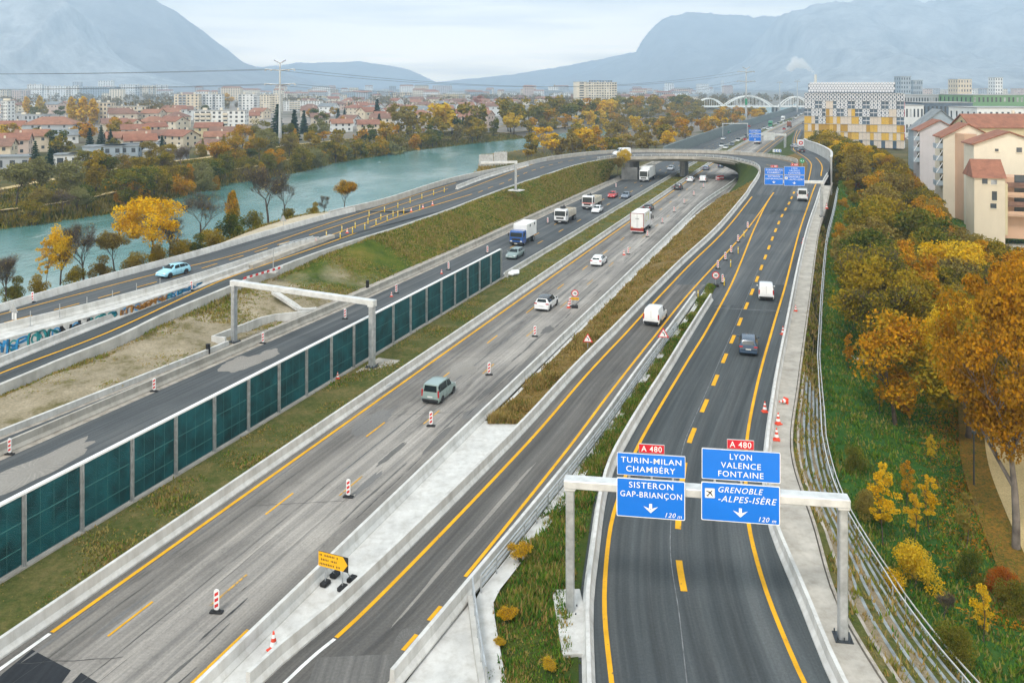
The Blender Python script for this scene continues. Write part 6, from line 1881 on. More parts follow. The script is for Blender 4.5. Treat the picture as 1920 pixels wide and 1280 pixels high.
def far_car(px, py, pm, heading, label, kind='hatch', z=0.0, scale=1.0):
 k = KIND[kind]
 mb = MB()
 L, W, Hh = k['L'], k['W'], k['Hh']
 mb.bbox((0, 0, .58), (L, W, .66), .16)
 xs = [(L * .24, .9), (L * .10, Hh), (-L * .34, Hh - .02), (-L * .46, .9)]
 for j, (a, b_) in enumerate(zip(xs[:-1], xs[1:])):
  yA_, yB_ = (W * .46 if a[1] < 1.2 else W * .36), (W * .46 if b_[1] < 1.2 else W * .36)
  mb.add([Vector((a[0], -yA_, a[1])), Vector((b_[0], -yB_, b_[1])), Vector((b_[0], yB_, b_[1])), Vector((a[0], yA_, a[1]))], [(3, 2, 1, 0)], 0 if j == 1 else 1)
 for s_ in (-1, 1):
  mb.add([Vector((xs[0][0], s_ * W * .46, .9)), Vector((xs[3][0], s_ * W * .46, .9)), Vector((xs[2][0], s_ * W * .36, xs[2][1])), Vector((xs[1][0], s_ * W * .36, xs[1][1]))], [(0, 1, 2, 3) if s_ > 0 else (3, 2, 1, 0)], 1)
  for x in (L * .31, -L * .30): mb.tube((x, s_ * (W / 2 - .2), .31), (x, s_ * (W / 2 + .01), .31), .31, n=10, mi=2)
  mb.box((-L / 2 - .005, s_ * W * .36, .68), (.03, .34, .16), 0, 3); mb.box((L / 2 + .005, s_ * W * .36, .62), (.03, .34, .14), 0, 4)
 o = mb.build('distant_car' if kind not in ('van', 'panel_van') else 'distant_van', [pm, M['glass'], M['tyre'], M['tail'], M['head']], loc=P(px, py, z))
 o.rotation_euler = (0, 0, heading)
 if scale != 1: o.scale = (scale,) * 3
 return tag(o, label, 'car' if kind not in ('van', 'panel_van') else 'van', 'far traffic beyond the bridge')
TH = math.pi / 2 - math.atan2(.41, 1)
far_list = [(1356, 262, white, 1, 'white car at the left, just under the far frame gantry', 'hatch'), (1353.5, 275.5, white, 1, 'white van farthest left in the queue beyond the bridge', 'van'), (1361, 279, white, 1, 'white car directly above the bridge parapet in the left queue', 'hatch'),
   (1372.5, 273.5, slate, 1, 'dark grey car beyond the bridge, left of the blue gantry sign', 'hatch'), (1384, 265.5, white, 1, 'white van left of the blue sign beyond the bridge', 'van'), (1399, 257, navy, 1, 'dark car at the upper left of the far blue sign', 'hatch'),
   (1397, 263.5, redp, 1, 'red car at the left edge of the far blue sign', 'hatch'), (1433, 242, white, 1, 'white car left of the group ahead of the green lorry', 'hatch'), (1440, 243, white, 1, 'white car in the middle of the group below the green lorry', 'estate'),
   (1446, 241, white, 1, 'white car at the right of the group below the green lorry', 'hatch'), (1459, 234.5, silver, 1, 'silver van right of the green lorry', 'van'), (1470, 231, white, 1, 'white van left of the brown lorry', 'van'),
   (1470.5, 243.5, redp, 0, 'dark red car just below the brown lorry', 'hatch'), (1492, 222, white, 1, 'white car in the far queue, left of the honeycomb building', 'hatch'), (1488, 225.5, silver, 1, 'silver car in the far queue above the brown lorry', 'estate'),
   (1497, 217.5, white, 1, 'white van in the far queue, second from the end', 'van'), (1503, 214.5, white, 1, 'last white car of the far queue', 'hatch'), (1506.5, 232, silver, 0, 'silver car alone on the far right lane', 'hatch'),
   (1366, 250, greent, 1, 'green car beside the grey-green wall', 'hatch'), (1405, 238.5, redp, 1, 'red car beside the grey-green wall under the frame gantry', 'hatch'), (1483, 229, white, 1, 'white car behind the brown lorry', 'hatch'), (1424, 246, black, 1, 'black car between the gantry frame and the white group', 'hatch')]
for px, py, pm, tw, lab, kd in far_list:
 far_car(px, py, pm, TH + (math.pi if tw else 0), lab, kd)
def far_lorry(px, py, cabp, boxp, label, heading, L=8, h=2.7):
 mb = MB()
 mb.bbox((L / 2 - .95, 0, 1.65), (1.9, 2.4, 2.3), .12, 0, 0); mb.box((L / 2 + .01, 0, 2.15), (.03, 2.0, .85), 0, 2); mb.bbox((-1.0, 0, 1.1 + h / 2), (L - 2.1, 2.45, h), .06, 0, 1); mb.box((0, 0, .8), (L - .6, 1.0, .4), 0, 3)
 for x in (L / 2 - 1.2, -L / 2 + 1.5):
  for s_ in (-1, 1): mb.tube((x, s_ * .85, .5), (x, s_ * 1.2, .5), .5, n=10, mi=3)
 for s_ in (-1, 1): mb.box((-L / 2 - .02, s_ * .95, .95), (.06, .4, .16), 0, 4)
 o = mb.build('distant_lorry', [cabp, boxp, M['glass'], M['tyre'], M['tail']], loc=P(px, py)); o.rotation_euler = (0, 0, heading)
 return tag(o, label, 'lorry', 'far traffic beyond the bridge')
far_lorry(1445, 238, greent, paint('lime_box', (.10, .34, .20)), 'green lorry in the far oncoming queue beyond the bridge', TH + math.pi)
far_lorry(1480, 239, brownp, brownp, 'brown lorry driving away far beyond the bridge', TH, 8, 2.8)
far_lorry(1421, 270, white, boxw_, 'white box lorry behind the far blue sign', TH, 9, 2.9)
far_lorry(1468, 227, white, boxw_, 'white lorry in the far queue left of the brown lorry', TH + math.pi, 8, 2.5)
# ================================================================== trees and plants
def branches(rng, h, spread, trunk_r, levels=3, forks=(3, 5), lift=.55, first=.32, lean=0.0):
 """skeleton as (p, q, r0, r1) pieces and the twig ends"""
 segs, tips = [], []
 def grow(p, d, L, r, lev):
  n = 3 if lev == 0 else 2
  q = p
  dd = d.copy()
  for k in range(n):
   dd = (dd + Vector((rng.uniform(-1, 1), rng.uniform(-1, 1), rng.uniform(-.2, .6))) * (.10 if lev == 0 else .22)).normalized()
   nx = q + dd * (L / n)
   r2 = r * (.86 if k < n - 1 else .72)
   segs.append((q, nx, r, r2))
   q, r = nx, r2
   if lev < levels and (k >= 1 or lev > 0):
    for _ in range(rng.randint(1, 2)):
     side(q, dd, L, r, lev)
  if lev < levels:
   for _ in range(rng.randint(*forks)): side(q, dd, L, r, lev)
  else:
   tips.append(q)
 def side(q, dd, L, r, lev):
  a = rng.uniform(0, 6.283)
  ax = Vector((math.cos(a), math.sin(a), 0)) * spread
  d2 = (dd * rng.uniform(.5, .9) + ax + Vector((0, 0, lift * rng.uniform(.2, .8)))).normalized()
  grow(q, d2, L * rng.uniform(.5, .74), r * rng.uniform(.45, .65), lev + 1)
 grow(Vector((0, 0, 0)), Vector((lean, rng.uniform(-.08, .08), 1)).normalized(), h * first, trunk_r, 0)
 return segs, tips
def wood(mb, segs, mi=0, n=6, rmin=.004):
 for p, q, r0, r1 in segs:
  k = n if r0 > .06 else (4 if r0 > .02 else 3)
  mb.tube(p, q, max(rmin, r0), max(rmin, r1), n=k, mi=mi, caps=False)
def leafs(mb, rng, ctr, rad, count, size, mi=0, flat=.75, shell=.35):
 """irregular clump of separate small leaf faces"""
 for _ in range(count):
  while True:
   x, y, z = rng.uniform(-1, 1), rng.uniform(-1, 1), rng.uniform(-1, 1)
   d = x * x + y * y + z * z
   if shell * shell < d <= 1 or (d <= 1 and rng.random() < .25): break
  c = Vector((ctr[0] + x * rad[0], ctr[1] + y * rad[1], ctr[2] + z * rad[2]))
  s = size * rng.uniform(.6, 1.35)
  a, b_ = rng.uniform(0, 6.283), rng.uniform(-1, 1)
  nrm_ = Vector((math.cos(a) * .8 + x * .5, math.sin(a) * .8 + y * .5, b_ + .35)).normalized()
  u = nrm_.orthogonal().normalized()
  t = rng.uniform(0, 6.283)
  v = nrm_.cross(u)
  u, v = u * math.cos(t) + v * math.sin(t), v * math.cos(t) - u * math.sin(t)
  L_, W_ = s * .62, s * .40
  mb.v += [tuple(c + u * L_), tuple(c + v * W_), tuple(c - u * L_), tuple(c - v * W_)]
  b0 = len(mb.v) - 4
  mb.f.append((b0, b0 + 1, b0 + 2, b0 + 3)); mb.m.append(mi); mb.uv.append(None); mb.sm.append(False)
_tp = {}
def tree_meshes(shape, seed, quality):
 """unit-ish tree 10 m tall: returns (wood builder, leaf builder)"""
 key = (shape, seed, quality)
 if key in _tp: return _tp[key]
 rng = random.Random(seed * 77 + len(shape) * 13)
 wd, lf = MB(), MB()
 nl, ls = {'near': (6200, .24), 'mid': (3600, .33), 'far': (750, .80), 'big': (30000, .135)}[quality]
 if shape in ('round', 'oval', 'plane'):
  cx = {'round': (.40, .60, .62, .36), 'oval': (.27, .58, .58, .42), 'plane': (.40, .55, .67, .33)}[shape]
  segs, tips = branches(rng, 10, .62 if shape != 'oval' else .42, .20, 3 if quality != 'far' else 2)
  wood(wd, segs)
  K = {'far': 11, 'mid': 22, 'near': 30, 'big': 90}[quality]
  rxy, rz, cz = cx[0] * 10, cx[3] * 10, cx[2] * 10
  blobs = []
  for i in range(K):
   while True:
    p = Vector((rng.uniform(-1, 1), rng.uniform(-1, 1), rng.uniform(-1, 1)))
    if .15 < p.length <= 1: break
   p = p.normalized() * (p.length ** .5) * rng.uniform(.72, 1.0)
   if p.z < -.45: p.x *= .8; p.y *= .8
   blobs.append(Vector((p.x * rxy, p.y * rxy, cz + p.z * rz)))
  per = nl // K
  for b_ in blobs:
   r = rng.uniform(.75, 1.5) * (1.0 if quality != 'big' else .62) * (1.15 if quality == 'far' else 1)
   leafs(lf, rng, b_, (r * 1.15, r * 1.15, r * .85), int(per * rng.uniform(.6, 1.4)), ls)
 elif shape == 'bush':
  segs, tips = branches(rng, 6, .9, .07, 2, first=.25)
  wood(wd, segs)
  K = 14 if quality != 'far' else 8
  for i in range(K):
   a = rng.uniform(0, 6.283); rr_ = rng.uniform(0, 3.6)
   leafs(lf, rng, (rr_ * math.cos(a), rr_ * math.sin(a), rng.uniform(1.2, 7.2) * (1 - rr_ / 9)), (1.7, 1.7, 1.5), nl // K, ls)
 elif shape == 'poplar':
  segs, tips = branches(rng, 10, .10, .16, 1, lift=1.0, first=.62)
  wood(wd, segs)
  K = 18
  for i in range(K):
   z = 1.2 + 8.4 * (i + .5) / K
   w_ = 1.35 * math.sin(math.pi * min(1, (z - .4) / 9.9)) ** .6
   a = rng.uniform(0, 6.283)
   leafs(lf, rng, (.4 * w_ * math.cos(a), .4 * w_ * math.sin(a), z), (w_ * .95, w_ * .95, 1.2), int(nl / K * 1.3), ls)
 elif shape == 'conifer':
  wd.tube((0, 0, 0), (0, 0, 9.8), .16, .02, n=6)
  tiers = 15 if quality != 'far' else 10
  for i in range(tiers):
   f = i / (tiers - 1)
   z = 1.0 + 8.6 * f
   rr_ = 2.3 * (1 - f) ** .85 + .15
   nb = max(5, int(11 * (1 - f)) + 4)
   for k in range(nb):
    a = 6.283 * k / nb + rng.uniform(-.3, .3)
    L_ = rr_ * rng.uniform(.75, 1.15)
    m_ = max(2, int(nl / (tiers * 11)))
    for q in range(m_):
     t = (q + rng.random()) / m_
     leafs(lf, rng, (math.cos(a) * L_ * t, math.sin(a) * L_ * t, z - L_ * t * .32), (.22, .22, .16), 1, ls * 1.25)
 elif shape in ('bare', 'bare_wide', 'sparse'):
  lv = 4 if quality in ('near', 'mid') else 3
  segs, tips = branches(rng, 10, .55 if shape != 'bare_wide' else .95, .17, lv, (2, 4), .5, .34)
  if quality == 'far': segs = [s for s in segs if s[2] > .012]
  wood(wd, segs, rmin=.012 if quality != 'far' else .03)
  for t in tips:
   for _ in range(3 if quality != 'far' else 2):
    d = Vector((rng.uniform(-1, 1), rng.uniform(-1, 1), rng.uniform(-.2, 1))).normalized() * rng.uniform(.5, 1.1)
    a = t + d; s_ = Vector((-d.y, d.x, .1)).normalized() * (.014 if quality != 'far' else .04)
    wd.add([t - s_, t + s_, a], [(0, 1, 2)], 0)
  if shape == 'sparse':
   for t in tips:
    if rng.random() < .7: leafs(lf, rng, t, (.7, .7, .55), 9 if quality != 'far' else 2, ls * .9)
  else:
   for t in tips[::9]: leafs(lf, rng, t, (.5, .5, .4), 2, ls * .8)
 elif shape == 'young':
  segs, tips = branches(rng, 12, .22, .075, 2, (2, 3), .9, .42)
  wood(wd, segs)
  K = 30
  for i in range(K):
   z = 3.0 + 6.9 * (i + .3) / K
   w_ = 1.5 * math.sin(math.pi * min(1, (z - 2.3) / 8.0)) ** .75 + .12
   a = rng.uniform(0, 6.283); q = rng.uniform(.2, 1.0)
   leafs(lf, rng, (q * w_ * math.cos(a), q * w_ * math.sin(a), z + rng.uniform(-.3, .3)), (w_ * .38, w_ * .38, .42), int(nl / K * .36), ls * .85)
 _tp[key] = (wd, lf)
 return _tp[key]
_tm = {}
def tree(shape, seed, quality, leafm, barkm, loc, height, label, group, name=None, width=1.0, rz=None, cat='tree'):
 key = (shape, seed, quality, leafm, barkm)
 if key not in _tm:
  wd, lf = tree_meshes(shape, seed, quality)
  if quality == 'far':
   one = MB(); one.v = wd.v + lf.v; nb = len(wd.v)
   one.f = wd.f + [tuple(i + nb for i in f) for f in lf.f]; one.m = [0] * len(wd.f) + [1] * len(lf.f); one.uv = [None] * len(one.f); one.sm = [False] * len(one.f)
   _tm[key] = one.mesh('tree', [M[barkm], M[leafm]])
  else:
   _tm[key] = (wd.mesh('trunk', M[barkm]), lf.mesh('crown', M[leafm]))
 nm = name or {'round': 'broad_tree', 'oval': 'oval_tree', 'plane': 'plane_tree', 'bush': 'shrub', 'poplar': 'poplar_tree', 'conifer': 'conifer_tree', 'bare': 'bare_tree', 'bare_wide': 'bare_tree', 'sparse': 'thin_tree', 'young': 'young_tree'}[shape]
 rr_ = random.Random(int(loc[0] * 31 + loc[1] * 17) + seed)
 s = height / 10
 rz = rr_.uniform(0, 6.283) if rz is None else rz
 if quality == 'far':
  o = bpy.data.objects.new(nm, _tm[key]); COL.objects.link(o)
  o.location = loc; o.rotation_euler = (0, 0, rz)
  tag(o, label, cat, group)
 else:
  o = empty(nm, loc, rz, label, cat, group)
  for part, me in zip(('trunk', 'crown'), _tm[key]):
   if len(me.polygons) == 0: continue
   c = bpy.data.objects.new(part, me); COL.objects.link(c); c.parent = o
 o.scale = (s * width, s * width, s)
 return o
gz = lambda x, y: ground_z(x, y) + .22
def at(px, py, z=None):
 p = P(px, py, -4.4 if z is None else z)
 return Vector((p.x, p.y, gz(p.x, p.y)))
G1 = 'big autumn trees at the right edge'
tree('plane', 1, 'big', 'lf_rust', 'bark_grey', at(1905, 1035), 19.5, 'huge orange-leaved tree beside the sandy path at the right edge', G1, width=.72)
tree('plane', 2, 'big', 'lf_rust', 'bark_grey', at(1975, 880), 18.5, 'tall golden brown tree at the right edge, behind the huge orange tree', G1, width=.75)
tree('plane', 1, 'big', 'lf_gold', 'bark_grey', at(1812, 800), 11.5, 'golden tree left of the huge orange tree, above the path', G1, width=.85)
G2 = 'young trees on the park lawn'
yt_ = [((1655, 1032), (1661, 888), 'young', 'lf_gold', 'slim upright orange-gold sapling nearest the terraced planters'), ((1716, 1028), (1716, 938), 'young', 'lf_gold', 'small golden sapling right of the slim upright one'),
  ((1742, 1006), (1745, 905), 'young', 'lf_gold', 'golden sapling just behind the small golden one on the lawn'), ((1812, 1030), (1815, 930), 'young', 'lf_brown', 'brownish sapling beside the leaf litter'),
  ((1715, 1112), (1722, 1015), 'bush', 'lf_gold', 'low orange shrub in the middle of the lawn'), ((1845, 1215), (1842, 1105), 'young', 'lf_gold', 'bright yellow sapling nearest the bottom right corner'),
  ((1878, 1118), (1875, 1055), 'bush', 'lf_red', 'reddish shrub behind the bright yellow sapling'), ((1590, 730), (1590, 662), 'young', 'lf_orange', 'thin orange sapling left of the white plank'),
  ((1628, 730), (1626, 672), 'young', 'lf_red', 'rust red sapling right of the white plank'), ((1650, 800), (1648, 736), 'young', 'lf_orange', 'orange sapling at the foot of the autumn wood'),
  ((1680, 780), (1680, 722), 'bush', 'lf_red', 'rust coloured shrub at the dark edge of the wood'), ((1705, 812), (1708, 752), 'young', 'lf_orange', 'orange sapling right of the rust coloured shrub'),
  ((1625, 985), (1625, 925), 'bush', 'lf_brown', 'small brown shrub left of the slim sapling'), ((1800, 1250), (1795, 1165), 'bush', 'lf_green', 'dark green shrub at the bottom right below the yellow sapling'),
  ((1770, 1170), (1765, 1110), 'bare', 'lf_brown', 'bare twiggy shrub on the lawn near the terraces'), ((1820, 1090), (1820, 1030), 'bush', 'lf_green', 'pale green shrub beside the leaf litter'),
  ((1905, 1150), (1905, 1080), 'bush', 'lf_green', 'leafy green shrub at the right edge below the path'), ((1700, 960), (1706, 880), 'young', 'lf_orange', 'dim orange sapling beyond the golden ones'), ((1745, 880), (1745, 826), 'young', 'lf_gold', 'small yellow sapling near the foot of the golden tree'),
  ((1600, 900), (1598, 852), 'bush', 'lf_green', 'small green bush on the lawn beside the hand rail')]
for (bx_, by_), (tx_, ty_), shp, lm, lab in yt_:
 p = at(bx_, by_)
 h_ = (by_ - ty_) / F * p.y * 1.05
 tree(shp, 3 + (bx_ % 3), 'near', lm, 'bark', p, h_ * (1.0 if shp != 'bush' else 1.25), lab, G2, width=1.15 if shp == 'young' else .9)
topline = ip([(1500, 236), (1545, 236), (1600, 262), (1650, 276), (1690, 300), (1740, 360), (1780, 408), (1820, 432), (1870, 446), (1960, 470)])
baseline = ip([(1550, 560), (1575, 615), (1600, 660), (1650, 770), (1700, 845), (1760, 870), (1800, 860), (1850, 800), (1960, 800)])
rng = random.Random(11)
wood_list = []
Y = 76.0
row = 0
while Y < 345:
 step = 5.4 + Y * .012
 x0_ = PARKX(Y) + 5.5 + max(0, Y - 110) * .045 if Y < 200 else (80 + (Y - 200) * .30)
 x = x0_ + rng.uniform(0, 3)
 while True:
  px = CX + F * x / Y
  if px > 1935: break
  xx, yy_2 = x + rng.uniform(-1.6, 1.6), Y + rng.uniform(-2, 2)
  z = ground_z(xx, yy_2)
  px = CX + F * xx / yy_2
  pyb = HY + F * (H - z) / yy_2
  hmax = (H - z) - (topline(px) - HY) / F * yy_2
  h_ = min(rng.uniform(9.0, 13.0), hmax * rng.uniform(.9, 1.0))
  if pyb < baseline(px) and h_ > 3.2 and not (yy_2 > 150 and px > 1790 and h_ < 5):
   wood_list.append((xx, yy_2, z, h_, px))
  x += step * rng.uniform(.85, 1.25)
 Y += step * .95
 row += 1
def wood_colour(px, Y):
 q = rng.random()
 if px < 1600 and Y < 260: return rng.choice(['lf_olive', 'lf_olive', 'lf_green', 'lf_gold'])
 if Y > 230: return rng.choice(['lf_olive', 'lf_olive', 'lf_orange', 'lf_gold', 'lf_green', 'lf_brown'])
 return 'lf_olive' if q < .42 else 'lf_brown' if q < .64 else 'lf_orange' if q < .82 else 'lf_gold' if q < .87 else 'lf_green'
CN = {'lf_olive': 'olive', 'lf_brown': 'brown', 'lf_orange': 'orange', 'lf_gold': 'golden', 'lf_green': 'green', 'lf_conifer': 'dark', 'lf_pale': 'pale', 'lf_red': 'rust red'}
rows_ = {}
for t in wood_list:
 b_ = 'front' if t[1] < 118 else 'second' if t[1] < 150 else 'middle' if t[1] < 190 else 'rear' if t[1] < 245 else 'farthest'
 rows_.setdefault(b_, []).append(t)
for b_, ts in rows_.items():
 ts.sort(key=lambda t: t[4])
 for k, (x, y, z, h_, px) in enumerate(ts):
  lm = wood_colour(px, y)
  q = 'near' if y < 120 else 'mid'
  shp = rng.choice(['round', 'oval', 'round', 'sparse']) if lm in ('lf_olive', 'lf_brown') else rng.choice(['round', 'oval'])
  tree(shp, 20 + k % 3, q, lm, 'bark', (x, y, z - .1), h_, '%s autumn tree, %s from the left in the %s row of the wood' % (CN[lm], ORD[min(k, 49)], b_), 'trees of the autumn wood on the right', width=rng.uniform(.95, 1.25))
rng = random.Random(17)
sh_ = sorted([(112 + 7.5 * k + rng.uniform(-2, 2)) for k in range(20)])
for k, y in enumerate(sh_):
 x = (PARKX(y) if y < 205 else 79 + (y - 205) * .27) + rng.uniform(1.5, 4.5)
 lm = rng.choice(['lf_green', 'lf_olive', 'lf_green', 'lf_orange', 'lf_red', 'lf_olive'])
 tree('bush', 60 + k % 3, 'mid', lm, 'bark', (x, y, ground_z(x, y)), rng.uniform(2.2, 4.2), '%s shrub, %s from the near end of the strip between terrace and wood' % (CN[lm], ORD[k]), 'shrubs between terrace and wood', width=1.2, cat='shrub')
G3 = 'trees on the near river bank'
nb_ = [((113, 527), 427, 'oval', 'lf_gold', 'slim bright yellow tree by the river at the left'), ((85, 530), 455, 'young', 'lf_gold', 'thin pale yellow tree left of the slim bright yellow one'), ((157, 520), 412, 'bare', 'lf_brown', 'leafless tree between the two yellow trees by the river'),
  ((283, 492), 372, 'round', 'lf_gold', 'spreading bright yellow tree with dark limbs by the river'), ((215, 505), 425, 'sparse', 'lf_brown', 'thin brown tree left of the spreading yellow tree'), ((318, 486), 398, 'bare', 'lf_brown', 'leafless tree right of the spreading yellow tree'),
  ((378, 462), 335, 'bare_wide', 'lf_brown', 'large leafless tree by the river, left of the widest one'), ((503, 416), 292, 'bare_wide', 'lf_brown', 'widest bare tree by the river with a brown twiggy crown'), ((535, 405), 325, 'bare', 'lf_brown', 'bare tree leaning right of the widest bare tree'),
  ((645, 390), 336, 'sparse', 'lf_orange', 'small half-bare tree with orange leaves by the ramp wall'), ((436, 440), 366, 'poplar', 'lf_orange', 'pointed orange tree in front of the bare trees'), ((440, 452), 395, 'bush', 'lf_green', 'yellow-green bush under the bare trees'),
  ((480, 432), 390, 'bush', 'lf_green', 'green bush at the foot of the widest bare tree'), ((405, 466), 420, 'bush', 'lf_olive', 'olive bush beside the sandy shoulder'), ((370, 480), 440, 'bush', 'lf_green', 'low green bush below the large leafless tree'), ((545, 412), 385, 'bush', 'lf_olive', 'bush at the river edge near the sandy shoulder'),
  ((590, 402), 380, 'bush', 'lf_olive', 'low scrub at the end of the sandy shoulder'), ((345, 488), 440, 'bush', 'lf_olive', 'bush right of the spreading yellow tree'), ((245, 508), 465, 'bush', 'lf_brown', 'russet bush under the spreading yellow tree'), ((190, 518), 480, 'bush', 'lf_brown', 'brown scrub under the leafless tree at the left'),
  ((140, 530), 495, 'bush', 'lf_olive', 'dark scrub beside the slim yellow tree'), ((30, 560), 520, 'bush', 'lf_green', 'green scrub at the left edge above the upper road'), ((70, 548), 515, 'bush', 'lf_olive', 'scrub under the thin pale yellow tree'), ((10, 565), 470, 'bare', 'lf_brown', 'faint leafless sapling at the left edge by the river'),
  ((608, 400), 365, 'bare', 'lf_brown', 'thin bare sapling left of the small half-bare tree'), ((300, 495), 455, 'bush', 'lf_olive', 'dark bush at the trunk of the spreading yellow tree')]
for (bx_, by_), ty_, shp, lm, lab in nb_:
 p = P(bx_, by_, 1.8)
 nbx, q = near_bank(p.y), None
 h_ = (by_ - ty_) / F * p.y * 1.08
 wdt = 1.0
 if shp == 'bush': h_ *= 1.3; wdt = .95
 if shp == 'bare_wide': h_ *= 1.0; wdt = 1.05
 if lab.startswith('spreading'): wdt = 1.15
 if lab.startswith('slim'): wdt = .75
 tree(shp, 5 + bx_ % 4, 'near' if shp != 'bush' else 'mid', lm, 'bark', (p.x, p.y, 1.3), h_ + .5, lab, G3, width=wdt)
pt = P(1172, 327, 0)
pt = Vector((pt.x - 2.2, 243, 2.6))
tree('round', 8, 'near', 'lf_gold', 'bark', PD(1170, 318, 241), 6.0, 'bright yellow tree at the west end of the bridge', 'trees at the bridge end', width=.85)
tree('sparse', 9, 'mid', 'lf_brown', 'bark', PD(1158, 326, 238), 5.0, 'thin brownish tree left of the bright yellow one', 'trees at the bridge end')
tree('bush', 4, 'mid', 'lf_green', 'bark', Vector((MX(246, 16.2), 246, 1.5)), 3.2, 'dark green bush under the east end of the bridge', 'trees at the bridge end')
for (px, py, s_, lab) in ((975, 1060, 1.3, 'yellow flowering shrub on the grass wedge near the guard rail'), (950, 1170, 1.0, 'small yellow shrub on the grass wedge near the corner'), (938, 1212, .6, 'tiny yellow plant near the wing wall'), (1032, 1262, .8, 'small yellow shrub at the bottom of the grass wedge')):
 p = P(px, py); tree('sparse', 2, 'near', 'lf_gold', 'bark', (p.x, p.y, -.2), s_ * 1.25, lab, 'yellow shrubs on the grass wedge', width=1.2, cat='shrub')
rng = random.Random(5)
def far_row(name, d0, d1, y0, y1, step, hr, cols, shapes, where, group):
 y = y0
 lst = []
 while y < y1:
  d = rng.uniform(d0, d1)
  x = far_bank(y) - d
  px = CX + F * x / y
  if -30 < px < 1500:
   lst.append((px, x, y, rng.uniform(*hr), rng.choice(cols), rng.choice(shapes)))
  y += step * rng.uniform(.7, 1.3) * (1 + (y - 150) / 500)
 lst.sort()
 for k, (px, x, y, h_, lm, shp) in enumerate(lst):
  tree(shp, 30 + k % 4, 'far' if y > 330 else 'mid', lm, 'twig' if shp.startswith('bare') else 'bark', (x, y, ground_z(x, y) - .3), h_, '%s %s, %s from the left in %s' % (CN[lm] if not shp.startswith('bare') else 'leafless', 'shrub' if shp == 'bush' else 'tree', ORD[min(k, 49)], where), group, width=rng.uniform(.95, 1.3))
OB = ['lf_olive', 'lf_brown', 'lf_olive', 'lf_green', 'lf_green', 'lf_olive', 'lf_orange', 'lf_pale']
far_row('a', .5, 6, 168, 420, 4.3, (6.5, 11.5), OB, ['round', 'round', 'bush', 'bare_wide', 'sparse', 'oval'], 'the row at the water on the far bank', 'trees along the far water edge')
far_row('b', 15, 21, 160, 430, 6.0, (7, 12), OB + ['lf_orange'], ['round', 'oval', 'sparse', 'bare'], 'the row between the two sandy paths', 'trees between the riverside paths')
far_row('c', 36, 46, 185, 440, 9, (5, 9), ['lf_green', 'lf_olive', 'lf_brown', 'lf_orange', 'lf_green'], ['round', 'bush', 'oval', 'conifer'], 'the garden row behind the levee path', 'garden trees behind the levee')
BELT = ['lf_olive', 'lf_olive', 'lf_gold', 'lf_olive', 'lf_brown', 'lf_green', 'lf_orange', 'lf_pale']
far_row('d', 2, 12, 425, 900, 7, (10, 15), BELT, ['round', 'oval', 'round'], 'the tall belt lining the river upstream', 'tall tree belt upstream')
far_row('e', 14, 34, 430, 900, 7.5, (15, 20), BELT, ['round', 'oval'], 'the rear belt behind the river upstream', 'tall tree belt upstream')
lst = []
y = 300
while y < 760:
 x0_, x1_ = near_bank(y) + 3, MX(y, -27)
 m_ = max(1, int((x1_ - x0_) / 12))
 for i in range(m_):
  f = (i + rng.random()) / m_
  x = x0_ + (x1_ - x0_) * f
  px = CX + F * x / y
  if f * (x1_ - x0_) < 16 and px < 1120 and y < 420: continue
  lst.append((px, x, y + rng.uniform(-3, 3), rng.uniform(6.5, 11.5), rng.choice(['lf_orange', 'lf_brown', 'lf_gold', 'lf_olive', 'lf_orange', 'lf_brown']), rng.choice(['round', 'oval', 'sparse', 'bare'])))
 y += 9 + y * .008
lst.sort()
for k, (px, x, y, h_, lm, shp) in enumerate(lst):
 side_ = 'left of' if px < 1230 else 'behind'
 tree(shp, 40 + k % 4, 'far', lm, 'bark_grey', (x, y, ground_z(x, y) - .2), h_, '%s tree, %s from the left in the thicket between river and motorway' % (CN[lm] if shp != 'bare' else 'leafless', ORD[min(k, 49)]), 'thicket between river and motorway', width=rng.uniform(1, 1.3))
